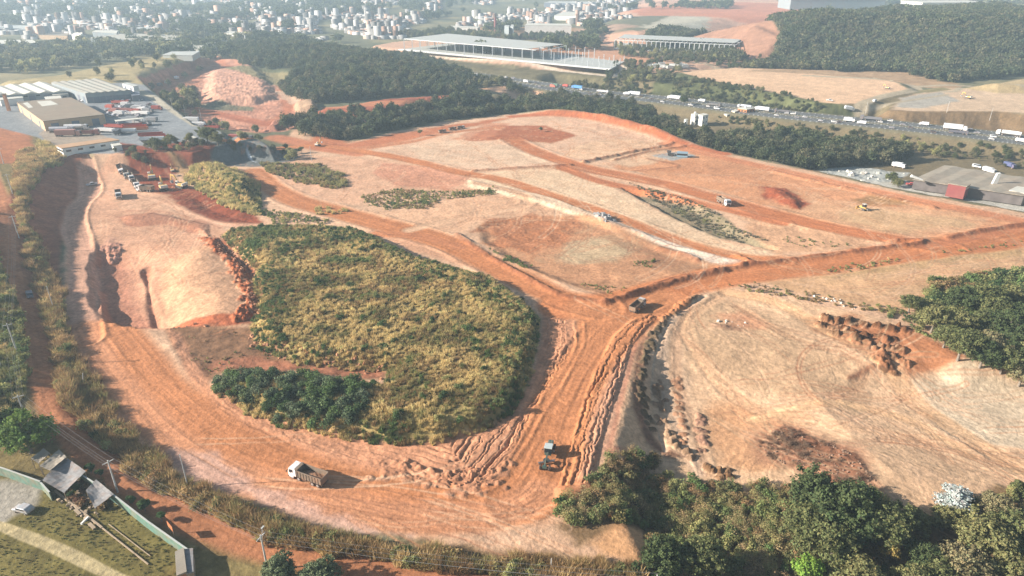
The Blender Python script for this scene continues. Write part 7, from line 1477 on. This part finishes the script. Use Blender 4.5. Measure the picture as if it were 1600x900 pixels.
for k in range(2, len(pls) - 1):
    (a, ha), (b, hb) = pls[k], pls[k + 1]; m = MB()
    for x in (-1.0, 0, 1.0, .2):
        za = ha - .12 if x != .2 else ha - 1.5; zb = hb - .12 if x != .2 else hb - 1.5
        p = a.matrix_basis @ Vector((x, 0, za)); q = b.matrix_basis @ Vector((x, 0, zb)); L = (q - p).length; prev = p
        for s in range(1, 11):
            u = s / 10; c = p.lerp(q, u); c.z -= 4 * u * (1 - u) * L * .018; m.bar(prev, c, .022); prev = c
    o = m.build('power_cable', M_WIRE); tag(o, ['cables above the left verge past the dark car', 'cables from the pole below the dark car to the big left tree', 'cables from the big left tree to the white pole', 'cables from the white pole to the street lamp pole', 'cables leaving the street lamp pole along the bottom edge'][k - 2], 'cable')
# ---- city far behind
cr = np.random.RandomState(90); MC = mat('city_wall', (1, 1, 1), rough=.85, noise=.06, scale=.1, objtint=True); protos = []
for k, (w, d, h) in enumerate([(7, 6, 6), (10, 8, 8), (14, 9, 11), (9, 9, 16), (22, 14, 7)]):
    b = MB().box(-w, w, -d, d, -6, h).box(-w - .5, w + .5, -d - .5, d + .5, h + .003, h + .8)
    for i in range(3): b.box(-w + w * .6 * i + 1, -w + w * .6 * i + 3, -d - .15, -d, h * .45, h * .75)
    o = b.build('house', MC); protos.append(o)
def city_pts(n, seed, near_=True):
    r = np.random.RandomState(seed); out = []
    while len(out) < n:
        if near_: px, py = r.uniform(180, 500), abs(r.normal(0, 1)) * 14 + 14 + r.uniform(0, 22)
        else: px, py = r.uniform(-60, 1000), r.uniform(-6, 52)
        if py > 64 or (px > 640 and py > 34): continue
        if vn(px / 28, py / 7, 5) < (.42 if near_ else .5): continue
        out.append((px, py))
    return out
for i, (px, py) in enumerate(city_pts(260, 4)):
    p = at(px, py, 8); k = cr.choice(5, p=[.38, .3, .16, .06, .1]); o = protos[k].copy(); COL.objects.link(o); o.location = (p[0], p[1], gz(*p)); o.rotation_euler = (0, 0, cr.uniform(-.5, .5)); c = cr.choice([.7, .6, .5, .35]) ; o.scale = (.42, .42, .36)
    o.color = (c, c * .96, c * .9, 1); tag(o, 'pale small building in the hazy city beyond the factories', 'building', 'pale buildings of the hazy city')
for o in protos: bpy.data.objects.remove(o)
V_, Q_, o_ = [], [], 0; cc = []
for (px, py) in city_pts(12000, 6, False):
    p = at(px, py, 8); z0 = gz(*p); w, d, h = cr.uniform(2.5, 6), cr.uniform(2.5, 5), cr.uniform(2.5, 6) * (1 if cr.rand() < .94 else 3); a = cr.uniform(-.6, .6); ca, sa = math.cos(a), math.sin(a)
    cor = [(-w, -d), (w, -d), (w, d), (-w, d)]; v = [(p[0] + x * ca - y * sa, p[1] + x * sa + y * ca, z) for z in (z0 - 5, z0 + h) for x, y in cor]; V_ += v
    Q_ += [[o_ + 4, o_ + 5, o_ + 6, o_ + 7]] + [[o_ + i, o_ + (i + 1) % 4, o_ + 4 + (i + 1) % 4, o_ + 4 + i] for i in range(4)]; o_ += 8
    c = cr.choice([.5, .42, .3, .18]); t = cr.choice([0, 0, 0, 1]); cc += [[c, c * (.95 - .3 * t), c * (.88 - .4 * t)]] * 8
mc = leaf_mat('city_mass', (1, 1, 1), None, rough=.85, vary=.05, trans=0); cme = mesh_np('distant_city', V_, Q_, np.array(cc)); cme.materials.append(mc)
co = bpy.data.objects.new('distant_city', cme); COL.objects.link(co); tag(co, 'countless small pale houses spreading over the hazy plain', kind='stuff')
# ================================================================ haze
hm = bpy.data.materials.new('haze_air'); hm.use_nodes = True; nt = hm.node_tree
for n_ in list(nt.nodes):
    if n_.type == 'BSDF_PRINCIPLED': nt.nodes.remove(n_)
pv = nt.nodes.new('ShaderNodeVolumePrincipled'); pv.inputs['Density'].default_value = HAZE_DENSITY; pv.inputs['Color'].default_value = (.68, .87, 1.0, 1); pv.inputs['Anisotropy'].default_value = .15
nt.links.new(pv.outputs[0], nt.nodes['Material Output'].inputs['Volume'])
zlo = float(Z.min()) - 1; zhi = max(float(Z.max()), CAMH) + 14
xm = float(np.abs(X).max()) + 60; y0h = float(YR[0]) - 60; y1h = float(YR[-1]) + 60
v = [(sx * xm, yy, zz) for zz in (zlo, zhi) for yy in (y0h, y1h) for sx in (-1, 1)]
me = bpy.data.meshes.new('haze'); me.from_pydata(v, [], [(0, 2, 3, 1), (4, 5, 7, 6), (0, 1, 5, 4), (2, 6, 7, 3), (0, 4, 6, 2), (1, 3, 7, 5)]); me.materials.append(hm)
hz = bpy.data.objects.new('haze', me); COL.objects.link(hz); hz['kind'] = 'stuff'; hz['label'] = 'pale blue haze thickening over the far city'
